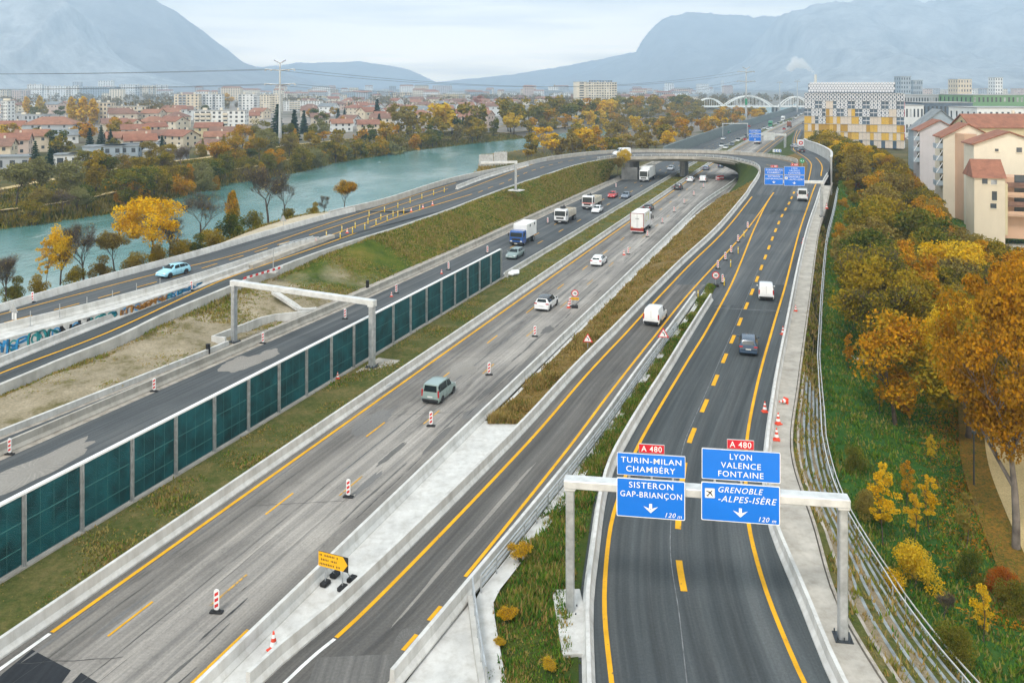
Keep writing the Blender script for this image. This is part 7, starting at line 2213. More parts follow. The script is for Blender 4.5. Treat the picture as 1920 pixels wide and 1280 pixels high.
SG = [((520, 268), 193, 'conifer', 'lf_conifer', 'tallest dark conifer left of the pylon'), ((487, 275), 222, 'round', 'lf_green', 'big dark green tree left of the pylon'), ((455, 276), 226, 'round', 'lf_orange', 'orange tree beside the white five-storey block'), ((552, 262), 206, 'conifer', 'lf_conifer', 'dark conifer right of the pylon'),
  ((570, 250), 207, 'conifer', 'lf_conifer', 'second dark conifer right of the pylon'), ((602, 262), 223, 'round', 'lf_pale', 'round yellow-green tree right of the pylon'), ((540, 272), 228, 'round', 'lf_green', 'dark bushy tree at the pylon foot'), ((66, 318), 262, 'conifer', 'lf_conifer', 'wide dark fir left of the grey terraced houses'),
  ((95, 318), 275, 'conifer', 'lf_conifer', 'smaller fir beside the wide dark one'), ((190, 278), 233, 'conifer', 'lf_conifer', 'fir behind the grey terraced houses'), ((207, 280), 240, 'conifer', 'lf_conifer', 'second fir behind the grey terraced houses'), ((148, 262), 236, 'round', 'lf_conifer', 'round dark tree among the houses'),
  ((50, 214), 182, 'poplar', 'lf_gold', 'left yellow poplar of the far left pair'), ((75, 214), 181, 'poplar', 'lf_gold', 'right yellow poplar of the far left pair'), ((135, 232), 184, 'poplar', 'lf_gold', 'yellow poplar left of the cream apartment block'), ((155, 232), 183, 'poplar', 'lf_gold', 'tallest yellow poplar at the cream apartment block'), ((174, 232), 187, 'poplar', 'lf_gold', 'yellow poplar touching the cream apartment block'),
  ((112, 222), 196, 'round', 'lf_green', 'dark green tree left of the yellow poplars'), ((355, 338), 292, 'poplar', 'lf_orange', 'bright orange tree on the levee path'), ((405, 335), 296, 'poplar', 'lf_orange', 'orange-gold tree right of the bright orange one'), ((490, 318), 275, 'poplar', 'lf_orange', 'orange tree on the path left of the pylon'),
  ((238, 316), 290, 'round', 'lf_orange', 'orange-brown tree in front of the grey terraced houses'), ((30, 312), 298, 'round', 'lf_gold', 'yellow shrub beside the wide dark fir'), ((275, 278), 258, 'round', 'lf_gold', 'yellow tree among the red-roofed houses'), ((707, 232), 186, 'conifer', 'lf_conifer', 'tall narrow dark tree among the houses right of the pylon'),
  ((740, 210), 200, 'round', 'lf_conifer', 'round dark tree right of the tall narrow one'), ((815, 212), 195, 'round', 'lf_conifer', 'dark tree in the middle of the red roofs'), ((868, 242), 218, 'conifer', 'lf_conifer', 'dark fir at the end of the river path'), ((770, 250), 222, 'round', 'lf_brown', 'brown tree left of the dark fir'),
  ((430, 198), 172, 'round', 'lf_gold', 'yellow-brown tree between the cream blocks'), ((300, 222), 196, 'round', 'lf_olive', 'olive tree right of the cream apartment block'), ((335, 236), 212, 'round', 'lf_gold', 'golden tree left of the white five-storey block'), ((1040, 178), 160, 'poplar', 'lf_orange', 'small orange tree on the far skyline'),
  ((895, 200), 176, 'round', 'lf_red', 'rust coloured round tree at the far houses'), ((145, 180), 160, 'conifer', 'lf_conifer', 'dark cedar in front of the far white slabs')]
for (bx_, by_), ty_, shp, lm, lab in SG:
 p = P(bx_, by_, .2)
 h_ = (by_ - ty_) / F * p.y
 tree(shp, 50 + bx_ % 3, 'mid' if p.y < 420 else 'far', lm, 'bark', (p.x, p.y, ground_z(p.x, p.y) - .3), h_ + .4, lab, 'trees among the town houses', width=1.0 if shp != 'poplar' else 1.3)
rng = random.Random(61)
for rname, xa, xb, ya, yb, n in (('among the nearest red roofs', 0, 340, 244, 300, 26), ('among the blocks left of the pylon', 0, 520, 200, 236, 24), ('among the roofs right of the pylon', 560, 900, 204, 246, 30), ('on the far side of the town', 560, 1080, 188, 202, 26), ('among the large buildings at the right', 1695, 1900, 205, 240, 14)):
 lst = sorted((rng.uniform(xa, xb), rng.uniform(ya, yb)) for _ in range(n))
 for k, (px, py) in enumerate(lst):
  p = P(px, py); lm = rng.choice(['lf_green', 'lf_olive', 'lf_brown', 'lf_orange', 'lf_olive', 'lf_gold', 'lf_conifer'])
  shp = 'conifer' if lm == 'lf_conifer' else rng.choice(['round', 'oval'])
  tree(shp, 70 + k % 3, 'far', lm, 'bark', (p.x, p.y, ground_z(p.x, p.y) - .2), rng.uniform(6, 11), '%s tree, %s from the left %s' % (CN[lm], ORD[k], rname), 'trees of the town', width=rng.uniform(.95, 1.25))
mb = MB()
rngm = random.Random(8)
for (xa, xb, ya, yb, nn) in ((205, 325, 640, 700, 70), (1290, 1420, 900, 1000, 60), (1420, 1520, 1000, 1150, 50), (0, 900, 900, 1900, 260), (900, 1500, 1000, 2000, 220), (1690, 1920, 520, 900, 90)):
 for _ in range(nn):
  y = rngm.uniform(ya, yb); x = (rngm.uniform(xa, xb) - CX) / F * y
  if near_bank(y) - 5 > x > far_bank(y) - 5: continue
  r = rngm.uniform(4, 7)
  leafs(mb, rngm, (x, y, r * .95), (r, r, r), 45, 2.4)
M['lf_far'] = leaf('leaves_far', [(.09, .07, .03), (.17, .11, .03), (.24, .15, .035), (.16, .13, .05)])
tag(mb.build('distant_wood', M['lf_far']), kind='stuff')
# ================================================================== grass, weeds and fallen leaves (nobody could count them)
def tufts(name, pts_fn, count, mats, hgt, seed, wid=.05, blades=4, spread=.16):
 rg_ = random.Random(seed)
 mb = MB()
 for _ in range(count):
  r = pts_fn(rg_)
  if r is None: continue
  p, k = r
  mi = rg_.choice(range(len(mats)))
  for _b in range(blades):
   a = rg_.uniform(0, 6.283)
   b0 = p + Vector((rg_.uniform(-spread, spread), rg_.uniform(-spread, spread), -.02))
   hh = hgt * k * rg_.uniform(.45, 1.25)
   t = b0 + Vector((math.cos(a) * hh * .5, math.sin(a) * hh * .5, hh))
   s_ = Vector((-math.sin(a), math.cos(a), 0)) * wid * rg_.uniform(.7, 1.4) * (1 + k * .3)
   n0 = len(mb.v)
   mb.v += [tuple(b0 - s_), tuple(b0 + s_), tuple(t)]
   mb.f.append((n0, n0 + 1, n0 + 2)); mb.m.append(mi); mb.uv.append(None); mb.sm.append(False)
 o = mb.build(name, [M[m_] for m_ in mats])
 o['kind'] = 'stuff'
 return o
def between(L_, R_, bumpf=None, dens=None):
 n = min(len(L_), len(R_))
 L_, R_ = rsn(L_, 120), rsn(R_, 120)
 def f(rg_):
  u = rg_.random() ** 1.5 * 118.99
  i = int(u); fr = u - i; t = rg_.random()
  a = L_[i].lerp(L_[i + 1], fr); b_ = R_[i].lerp(R_[i + 1], fr)
  p = a.lerp(b_, t)
  if bumpf: p = p + Vector((0, 0, bumpf(p, t, 0)))
  k = 1.0
  if dens:
   k = dens(p, t)
   if k <= 0 or rg_.random() > k: return None
  return p, k
 return f
nzp = lambda p, s, o=0: mnoise.noise((p.x * s, p.y * s, o))
tufts('median_grass_blades', between(mline(-6.1, 32, 330, 2, .1), mline(-1.35, 32, 330, 2, .1), lump(.12, .35), lambda p, t: max(.12, .5 + 1.1 * nzp(p, .25, 3))), 26000, ['lf_verge', 'lf_verge', 'lf_dry', 'lf_grass'], .22, 1, .05, 3, .3)
tufts('verge_grass_blades', between([a.lerp(b_, .12) for a, b_ in zip(vl, vr)], vr, lump(.22, .4), lambda p, t: max(.15, .6 + nzp(p, .3, 5))), 15000, ['lf_dry', 'lf_dry', 'lf_verge'], .42, 2, .05, 4, .25)
tufts('wedge_weeds', between(TRI[0], TRI[1], lump(.18, .45), lambda p, t: max(.05, (.75 if .22 < t < .9 else .12) + .9 * nzp(p, .35, 7))), 19000, ['lf_verge', 'lf_grass', 'lf_grass', 'lf_grass', 'lf_dry'], .40, 3, .045, 5, .22)
tufts('slope_weeds', between(SLOPE[0], SLOPE[1], slopeb, lambda p, t: (1.0 + .9 * nzp(p, .12, 6) if p.y > 128 + 12 * nzp(p, .05) else max(0, (.02 if p.y < 95 else .42) + .75 * nzp(p, .16, 2) + (.5 if t < .07 else 0)))), 42000, ['lf_grass', 'lf_grass', 'lf_verge', 'lf_verge', 'lf_dry'], .32, 4, .07, 4, .3)
def lawn_pts(rg_):
 y = 30 + 180 * rg_.random() ** 1.7
 x = PARKX(y) + rg_.random() ** 1.2 * min(60, .6 * y + 4 - PARKX(y) * .2 + 18)
 if x > y * .62: return None
 return Vector((x, y, ground_z(x, y) + .22)), 1.0
tufts('lawn_blades', lawn_pts, 58000, ['lf_grass', 'lf_grass', 'lf_grass', 'lf_verge'], .30, 5, .055, 4, .28)
def litter_pts(rg_):
 i = rg_.randrange(len(pth) - 1); p = pth[i].lerp(pth[i + 1], rg_.random())
 d = rg_.choice([-1, -1, 1]) * abs(rg_.gauss(0, 2.6))
 d = d if d < 0 else d + 2.2
 x, y = p.x + d, p.y
 return Vector((x, y, ground_z(x, y) + .27)), .35
tufts('fallen_leaves', litter_pts, 20000, ['lf_litter'], .25, 6, .10, 2, .3)
def terr_pts(rg_):
 y = 31 + 120 * rg_.random() ** 1.6
 base = by_y(A_walk, [y])[0]
 k = rg_.randrange(NT)
 a, b_ = terr(k, y, base), terr(k + 1, y, base)
 p = a.lerp(b_, rg_.uniform(.1, .9)); p.z = b_.z + .05
 return (p, 1.0) if nzp(p, .5, 4) > -.15 else None
tufts('terrace_weeds', terr_pts, 3600, ['lf_verge', 'lf_grass', 'lf_dry'], .40, 7, .05, 4, .2)
def bar_pts(rg_):
 y = rg_.uniform(240, 470); x = near_bank(y) + rg_.uniform(3, 50)
 if x > MX(y, -26): return None
 return Vector((x, y, -1.5)), 1.0
tufts('sandbar_reeds', bar_pts, 9000, ['lf_dry', 'lf_dry', 'lf_brown'], 1.2, 8, .16, 4, .6)
def bank_pts(rg_):
 y = 168 + 320 * rg_.random(); d = rg_.uniform(-.5, 32); x = far_bank(y) - d
 return Vector((x, y, ground_z(x, y))), (1.0 if d < 9 else .5)
tufts('far_bank_undergrowth', bank_pts, 16000, ['lf_olive', 'lf_brown', 'lf_green', 'lf_verge'], 1.3, 9, .20, 5, .8)
def nbank_pts(rg_):
 y = 75 + 150 * rg_.random(); x = near_bank(y) + rg_.uniform(0, 9)
 f = by_y([p for i, p in enumerate(L_far) if i > iF], [y])[0]
 x = min(x, f.x - shw(y) - .5)
 t = (x - near_bank(y)) / max(2, f.x - shw(y) - near_bank(y))
 return Vector((x, y, -3 + t * (f.z + 2.6))), 1.0
tufts('near_bank_undergrowth', nbank_pts, 12000, ['lf_olive', 'lf_brown', 'lf_green', 'lf_verge'], .9, 10, .12, 5, .5)
# ================================================================== buildings
def bmat(name, col, var=.06):
 if name not in M: M[name] = concrete(name, col, var, .12, .25)
 return M[name]
W_ = {'white': bmat('render_white', (.76, .76, .74)), 'cream': bmat('render_cream', (.68, .58, .44)), 'beige': bmat('render_beige', (.55, .47, .38)), 'grey': bmat('render_grey', (.42, .44, .46)), 'pink': bmat('render_pink', (.60, .47, .40)),
  'yellow': bmat('render_yellow', (.62, .52, .32)), 'blue-grey': bmat('render_bluegrey', (.34, .40, .45)), 'peach': bmat('render_peach', (.62, .40, .27)), 'pale': bmat('render_pale', (.74, .66, .53)), 'lilac': bmat('render_lilac', (.52, .49, .50))}
def rooft(name, col):
 m, n, b, o = new_mat(name)
 t = n.nodes.new('ShaderNodeTexCoord').outputs['Object']
 a = noise_tex(n, t, .5, 6, .65); r = ramp(n, [(.3, tuple(v * .7 for v in col)), (.7, tuple(min(1, v * 1.3) for v in col))]); n.links.new(a.outputs[0], r.inputs[0])
 f = noise_tex(n, t, 6, 3, .7); r2 = ramp(n, [(.3, (.75, .75, .75)), (.7, (1.2, 1.2, 1.2))]); n.links.new(f.outputs[0], r2.inputs[0])
 c = mixc(n, .7, r.outputs[0], r2.outputs[0], 'MULTIPLY'); n.links.new(c.outputs[0], b.inputs['Base Color']); b.inputs['Roughness'].default_value = .9
 return m
ROOF = {'red': rooft('tiles_red', (.27, .118, .074)), 'brown': rooft('tiles_brown', (.22, .12, .085)), 'orange': rooft('tiles_orange', (.31, .148, .09)), 'grey': rooft('roof_grey', (.22, .24, .25)), 'rust': rooft('tiles_rust', (.28, .115, .068))}
M['window'] = plain('window_dark', (.035, .045, .055), .25, 0, .6, .3, .4)
M['window_pale'] = plain('window_blind', (.36, .36, .36), .5, 0, .4, .3, .4)
M['roof_flat'] = concrete('flat_roof', (.36, .36, .35), .15, .4, .2)
def slab(loc, w_, d, h, rz, wallm, label, name='apartment_block', floors=None, cols=None, group='town blocks', cat='building', win=None, chim=True, roofm=None, sides=True, balc=0, base=0.0):
 """flat-roofed block; local x along the front, front towards -y"""
 o = empty(name, loc, rz, label, cat, group)
 far = loc[1] > 470
 wl = MB(); wl.box((0, 0, h / 2 - 1), (w_, d, h + 2))
 mb = MB(); mb.box((0, 0, h + .16), (w_ + .5, d + .5, .34)); rf = mb.build('roof', roofm or M['roof_flat'], o)
 rr_ = random.Random(int(abs(loc[0] * 3 + loc[1] * 5)))
 if chim:
  for k in range(max(2, int(w_ / 9))):
   mb = MB(); mb.box((-w_ / 2 + w_ * (k + .5) / max(2, int(w_ / 9)), rr_.uniform(-.2, .2) * d, h + .9), (rr_.uniform(.8, 2.6), 1.6, 1.4)); mb.build('chimney', W_['pale'], rf)
 floors = floors or max(2, int(h / 2.9)); cols = cols or max(3, int(w_ / 3.2))
 fh = h / floors
 bal = set(rr_.sample(range(cols), min(cols, balc))) if balc else set()
 rects = []
 for f in range(floors):
  for c in range(cols):
   x = -w_ / 2 + w_ * (c + .5) / cols; z = fh * (f + .52)
   rects.append(((x, -d / 2 - .01, z), (w_ / cols * (.72 if c in bal else .42), .10, fh * .52), rr_.random() > .2))
  if sides:
   m_ = max(1, int(d / 4.5))
   for c in range(m_):
    for s_ in (-1, 1): rects.append(((s_ * (w_ / 2 + .01), -d / 2 + d * (c + .5) / m_, fh * (f + .52)), (.10, 1.3, fh * .5), True))
 if far:
  for c_, s_, dk in rects: wl.box(c_, s_, 0, 1 if dk else 2)
  for f in range(1, floors):
   for c in bal: wl.box((-w_ / 2 + w_ * (c + .5) / cols, -d / 2 - .5, fh * f + .55), (w_ / cols * .86, .9, 1.0), 0, 3)
 wl.build('wall', [wallm, win or M['window'], M['window_pale'], W_['grey'] if balc < 4 else W_['pale']], o)
 if not far:
  for c_, s_, dk in rects[:98]: win_part(o, c_, s_, dk)
  for f in range(1, floors):
   for c in bal:
    mb = MB(); mb.box((-w_ / 2 + w_ * (c + .5) / cols, -d / 2 - .5, fh * f + .55), (w_ / cols * .86, .9, 1.0)); mb.build('balcony', W_['grey'] if balc < 4 else W_['pale'], o)
 return o
_wpm = {}
def win_part(o, c_, s_, dark=True):
 if dark not in _wpm:
  mb = MB(); mb.box((0, 0, 0), (1, 1, 1)); _wpm[dark] = mb.mesh('window', M['window'] if dark else M['window_pale'])
 wo_ = bpy.data.objects.new('window', _wpm[dark]); COL.objects.link(wo_); wo_.parent = o; wo_.location = c_; wo_.scale = s_
def house(loc, w_, d, h, rz, wallm, roofm, label, hip=False, group='town houses', pitch=.42, annex=False):
 o = empty('house', loc, rz, label, 'house', group)
 wl = MB()
 rh = d / 2 * pitch * 1.15
 wl.box((0, 0, h / 2 - .7), (w_, d, h + 1.4))
 if not hip:
  for s_ in (-1, 1):
   wl.add([Vector((s_ * w_ / 2, -d / 2, h)), Vector((s_ * w_ / 2, d / 2, h)), Vector((s_ * w_ / 2, 0, h + rh))], [(0, 1, 2) if s_ > 0 else (2, 1, 0)])
 ov = .55
 mb = MB()
 ex = w_ / 2 + ov; ey = d / 2 + ov; zl = h - ov * pitch * 1.1; zr = h + rh + .12
 rx = ex if not hip else max(.3, ex - ey * .95)
 A_, B_, C_, D_ = Vector((-ex, -ey, zl)), Vector((ex, -ey, zl)), Vector((ex, ey, zl)), Vector((-ex, ey, zl))
 E_, F_ = Vector((-rx, 0, zr)), Vector((rx, 0, zr))
 t = Vector((0, 0, -.22))
 mb.add([A_, B_, C_, D_, E_, F_, A_ + t, B_ + t, C_ + t, D_ + t, E_ + t, F_ + t],
   [(0, 1, 5, 4), (2, 3, 4, 5), (1, 2, 5), (3, 0, 4), (6, 7, 1, 0), (7, 8, 2, 1), (8, 9, 3, 2), (9, 6, 0, 3)] if hip else [(0, 1, 5, 4), (2, 3, 4, 5), (6, 10, 11, 7), (8, 11, 10, 9), (6, 7, 1, 0), (8, 9, 3, 2), (1, 7, 11, 5), (5, 11, 8, 2), (0, 4, 10, 6), (4, 3, 9, 10)])
 rf = mb.build('roof', roofm, o)
 mb = MB(); mb.box((w_ * .22, d * .12, h + rh + .3), (.6, .6, 1.3)); mb.build('chimney', W_['pale'], rf)
 fl = 2 if h > 4.4 else 1
 rects = []
 for f in range(fl):
  z = h / fl * (f + .52)
  for x in (-.3, .02, .32): rects.append(((x * w_, -d / 2 - .01, z), (1.1, .1, 1.25)))
  for s_ in (-1, 1):
   for y in (-.22, .22): rects.append(((s_ * (w_ / 2 + .01), y * d, z), (.1, 1.0, 1.2)))
 if not hip:
  for s_ in (-1, 1): rects.append(((s_ * (w_ / 2 + .01), 0, h + rh * .28), (.1, .9, .9)))
 if loc[1] < 470:
  for c_, s_ in rects: win_part(o, c_, s_)
 else:
  for c_, s_ in rects: wl.box(c_, s_, 0, 1)
 wl.build('wall', [wallm, M['window']], o)
 return o
def gp_(px, py, z=0.0):
 p = P(px, py, z); return Vector((p.x, p.y, max(z, ground_z(p.x, p.y)) if p.y < 300 else z))
LEFT_HEAD = R(30)
HS = [((22, 290), 13, 9, 6.2, 20, 'pink', 'red', 0), ((62, 283), 12, 9, 6.6, 25, 'cream', 'orange', 0), ((-8, 300), 12, 9, 5.5, 15, 'cream', 'brown', 0), ((100, 252), 26, 15, 6.0, 8, 'grey', 'orange', 1), ((120, 268), 11, 9, 4.0, 35, 'white', 'grey', 0), ((18, 252), 16, 10, 5.0, 12, 'cream', 'rust', 0),
  ((214, 250), 13, 10, 6, 30, 'cream', 'brown', 0), ((240, 252), 13, 10, 6, -20, 'pale', 'red', 0), ((252, 262), 12, 9, 5.5, 25, 'white', 'red', 0), ((288, 246), 15, 11, 6, 10, 'pale', 'orange', 1), ((292, 252), 10, 8, 4.5, 40, 'cream', 'rust', 0), ((325, 246), 14, 10, 6.2, -25, 'pale', 'red', 0),
  ((240, 278), 17, 9, 5, 30, 'cream', 'orange', 0), ((262, 283), 12, 9, 4.8, 30, 'beige', 'rust', 0), ((292, 272), 15, 9, 4.6, 8, 'beige', 'brown', 0), ((338, 274), 14, 9, 5, -28, 'cream', 'red', 0), ((318, 272), 12, 9, 4.8, 10, 'white', 'brown', 0), ((392, 258), 13, 9, 5.6, 12, 'yellow', 'red', 0), ((406, 272), 10, 8, 4.2, 14, 'beige', 'orange', 0), ((422, 266), 13, 9, 5, 10, 'beige', 'brown', 0),
  ((398, 287), 10, 8, 3.6, -35, 'cream', 'brown', 0), ((488, 222), 13, 10, 6, -20, 'cream', 'orange', 0), ((470, 232), 12, 9, 6, 15, 'cream', 'red', 0), ((600, 232), 13, 10, 5, 15, 'beige', 'brown', 0), ((640, 246), 12, 9, 5, 20, 'white', 'orange', 0), ((690, 248), 12, 9, 5, 15, 'cream', 'red', 0), ((655, 236), 12, 9, 5, -20, 'white', 'brown', 0)]
HS.sort(key=lambda t: t[0][0])
for k, ((px, py), w_, d, h, rz, wc, rc, hip) in enumerate(HS):
 house(gp_(px, py), w_, d, h, R(rz), W_[wc], ROOF[rc], '%s %s house, %s roof, %s from the left along the far river bank' % ('small' if h < 5 else 'two-storey', wc, rc, ORD[k]), bool(hip), 'houses nearest the far river bank')
rng = random.Random(21)
for rname, y0_, y1_, n, x0_, x1_ in (('the near roof rows', 222, 243, 19, 690, 905), ('the middle roof rows of the town', 205, 220, 26, 560, 920), ('the upper roof rows of the town', 193, 203, 34, 560, 1080), ('the roof rows behind the tree belt', 186, 196, 14, 1080, 1330), ('the roofs among the blocks', 222, 240, 12, 200, 345), ('the roofs between the poplars', 200, 214, 10, 0, 130)):
 lst = sorted((rng.uniform(x0_, x1_), rng.uniform(y0_, y1_)) for _ in range(n))
 for k, (px, py) in enumerate(lst):
  wc = rng.choice(['white', 'cream', 'pale', 'pink', 'white', 'beige']); rc = rng.choice(['red', 'orange', 'rust', 'brown', 'brown', 'grey'])
  h = rng.uniform(5.5, 9)
  sc_ = 1 + (205 - min(205, py)) * .03
  house(gp_(px, py), rng.uniform(11, 18) * sc_, rng.uniform(9, 12) * sc_, h, R(rng.uniform(-40, 50)), W_[wc], ROOF[rc], '%s house, %s roof, %s from the left in %s' % (wc, rc, ORD[k], rname), rng.random() < .25, 'houses of the town')
for k, (px, py, w_) in enumerate(((198, 304, 13), (230, 303, 12), (262, 300, 12))):
 o = slab(gp_(px, py), w_, 9, 5.6, R(12), W_['blue-grey'], '%s grey terraced house with a sloping metal roof behind the levee' % ['left', 'middle', 'right'][k], 'terraced_house', 2, 4, 'grey terraced houses', 'house', chim=False, roofm=ROOF['grey'])
slab(gp_(312, 306), 14, 9, 4.6, R(14), W_['grey'], 'pale flat house right of the grey terraced houses', 'flat_house', 1, 4, 'grey terraced houses', 'house')
for k, (px, py) in enumerate(((132, 312), (160, 311))):
 slab(gp_(px, py), 9, 7, 4, R(14), W_['white'], ['left', 'right'][k] + ' small white garage beside the dark firs', 'garage', 1, 2, 'white garages', 'garage', chim=False, roofm=ROOF['grey'])
slab(gp_(18, 318), 14, 9, 4.2, R(18), W_['grey'], 'grey flat-roofed house at the far left edge', 'flat_house', 1, 4, 'white garages', 'house', chim=False, roofm=ROOF['grey'])
AB = [((362, 459), 247, 208, 'white', 'white five-storey block with dark windows left of the pylon', 5, 9, 4, 10), ((170, 207), 232, 193, 'cream', 'left wing of the cream stepped apartment block', 5, 5, 2, 8), ((205, 272), 228, 200, 'cream', 'right wing of the cream stepped apartment block', 4, 9, 4, 8),
  ((325, 372), 214, 177, 'cream', 'cream end of the long slab behind the white block', 7, 6, 2, 5), ((372, 416), 212, 177, 'white', 'white and grey end of the long slab behind the white block', 7, 7, 3, 5), ((445, 482), 216, 177, 'white', 'tall white slab left of the pylon with coloured panels', 8, 5, 2, 6), ((482, 526), 212, 178, 'pale', 'pale slab with stacked balconies just left of the pylon', 8, 8, 4, 6),
  ((530, 604), 208, 190, 'white', 'long white block just right of the pylon', 5, 14, 4, 4), ((604, 662), 206, 191, 'peach', 'long peach-coloured block right of the pylon', 5, 10, 3, 4), ((562, 622), 194, 181, 'yellow', 'pale yellow block behind the long white one', 4, 10, 3, 3), ((576, 634), 182, 168, 'beige', 'beige slab on the skyline right of the pylon', 5, 12, 4, 2),
  ((50, 78), 186, 159, 'white', 'leftmost white tower of the far slabs', 8, 6, 0, 3), ((78, 150), 184, 162, 'white', 'long white slab among the far blocks at the left', 6, 14, 4, 3), ((135, 152), 178, 154, 'grey', 'narrow grey tower behind the dark cedar', 9, 4, 0, 2), ((183, 212), 180, 152, 'white', 'tallest white block of the far skyline at the left', 9, 6, 0, 2), ((155, 220), 184, 163, 'blue-grey', 'long blue-grey slab under the tallest white block', 6, 14, 0, 2),
  ((222, 262), 182, 159, 'white', 'white slab right of the tallest far block', 7, 9, 3, 2), ((262, 290), 182, 161, 'cream', 'cream slab with dark stairwells on the left skyline', 7, 7, 3, 2), ((288, 314), 181, 160, 'white', 'pale white tower at the right end of the far slabs', 7, 6, 2, 2), ((0, 16), 188, 169, 'cream', 'cream block at the very left edge of the skyline', 6, 4, 2, 3), ((18, 52), 187, 170, 'pink', 'pinkish block at the left edge of the skyline', 5, 8, 3, 3),
  ((0, 12), 242, 190, 'white', 'white block cut off by the left edge', 8, 3, 1, 6), ((20, 82), 237, 216, 'grey', 'low grey hall with a flat roof at the left', 2, 8, 0, 6), ((298, 360), 222, 203, 'white', 'low white hall left of the white five-storey block', 2, 8, 0, 6), ((85, 112), 208, 196, 'blue-grey', 'low blue-grey hall between the yellow poplars', 2, 6, 0, 4),
  ((736, 772), 190, 174, 'cream', 'cream apartment block in the middle of the town', 5, 8, 3, 3), ((804, 830), 195, 178, 'cream', 'cream block with a red roof right of centre', 5, 7, 2, 3), ((830, 872), 192, 177, 'yellow', 'yellow block with a long red roof right of centre', 5, 10, 3, 3), ((810, 848), 178, 161, 'lilac', 'lilac-grey tower on the middle skyline', 9, 10, 0, 2), ((660, 702), 202, 190, 'peach', 'low peach block behind the conifer', 4, 9, 2, 3),
  ((872, 882), 194, 180, 'white', 'white narrow block left of the rust coloured tree', 4, 3, 0, 3), ((1034, 1070), 186, 175, 'white', 'white block with a blue gable behind the tree belt', 4, 9, 2, 3), ((1246, 1264), 176, 157, 'white', 'white tower on the skyline right of the large block', 7, 4, 0, 2), ((1352, 1358), 172, 152, 'white', 'lone narrow white tower above the autumn trees', 9, 2, 0, 1), ((1306, 1330), 176, 158, 'white', 'white block on the skyline left of the lone tower', 6, 6, 0, 1)]
for (xa, xb), yb, yt, wc, lab, fl, cl_, bl, dd in AB:
 a = P(xa, yb); b_ = P(xb, yb)
 Yd = a.y
 w_ = (xb - xa) / F * Yd * .96
 h = (yb - yt) / F * Yd
 slab(Vector(((a.x + b_.x) / 2, Yd + 5, 0)), w_, max(9, w_ * .2), h, R(3 if xa < 500 else 6), W_[wc], lab, 'apartment_block', fl, cl_, 'apartment blocks of the town', balc=bl)
for nm, (xa, xb), yb, yt, wc in (('red-roofed', (804, 872), 177, 173, 'red'),):
 pass
a, b_ = P(1078, 200), P(1153, 200)
Yd = a.y
bk = slab(Vector(((P(1100, 200).x + P(1153, 200).x) / 2, Yd, 0)), (1153 - 1097) / F * Yd, 14, (200 - 155) / F * Yd, R(14), W_['pale'], 'large pale ten-storey block with balconies and roof antennas', 'apartment_block', 10, 11, 'apartment blocks of the town', balc=5)
sd = slab(Vector((P(1088, 200).x, Yd + 4, 0)), 20 / F * Yd, 13, (200 - 154) / F * Yd, R(14), W_['pale'], 'blank cream gable end left of the large ten-storey block', 'apartment_block', 10, 1, 'apartment blocks of the town', sides=False, chim=False)
mb = MB()
hh = (200 - 155) / F * Yd
for k in range(15):
 x = -15 + 2.1 * k
 mb.box((x, 0, hh + 1.4), (.7, .7, 2.2)); mb.box((x, 0, hh + 2.3), (1.2, .9, .7))
mb.build('roof_antennas', M['steel_dark'], bk)
rng = random.Random(33)
for rname, xa, xb, ya, yb, n in (('the far left town below the mountain', 200, 560, 176, 190, 34), ('the far middle town', 560, 900, 174, 188, 40), ('the far town under the pale hills', 880, 1300, 174, 186, 40), ('the far town behind the arched bridge', 1180, 1420, 172, 178, 18)):
 lst = sorted((rng.uniform(xa, xb), rng.uniform(ya, yb)) for _ in range(n))
 for k, (px, py) in enumerate(lst):
  p = P(px, py)
  wc = rng.choice(['white', 'white', 'cream', 'pale', 'grey', 'pink', 'blue-grey'])
  w_, h = rng.uniform(14, 42), rng.uniform(7, 15) if rng.random() < .8 else rng.uniform(16, 26)
  o = empty('town_building', p, R(rng.uniform(-12, 18)), '%s %s building, %s from the left in %s' % ('low' if h < 11 else 'taller', wc, ORD[k], rname), 'building', 'far town buildings')
  wl = MB(); wl.box((0, 0, h / 2), (w_, 12, h))
  rc = rng.choice(['red', 'rust', 'grey', 'orange', 'flat'])
  mb = MB()
  if rc == 'flat': mb.box((0, 0, h + .2), (w_ + .6, 12.6, .5)); mb.build('roof', M['roof_flat'], o)
  else:
   mb.add([Vector((-w_ / 2 - .5, -6.5, h)), Vector((w_ / 2 + .5, -6.5, h)), Vector((w_ / 2 + .5, 6.5, h)), Vector((-w_ / 2 - .5, 6.5, h)), Vector((-w_ / 2 + 2, 0, h + 2.6)), Vector((w_ / 2 - 2, 0, h + 2.6))], [(0, 1, 5, 4), (2, 3, 4, 5), (1, 2, 5), (3, 0, 4)]); mb.build('roof', ROOF[rc], o)
  nfl = max(2, int(h / 3)); nc = max(4, int(w_ / 4))
  for f in range(nfl):
   for c in range(nc): wl.box((-w_ / 2 + w_ * (c + .5) / nc, -6.02, h / nfl * (f + .5)), (w_ / nc * .45, .1, h / nfl * .5), 0, 1)
  wl.build('wall', [W_[wc], M['window']], o)
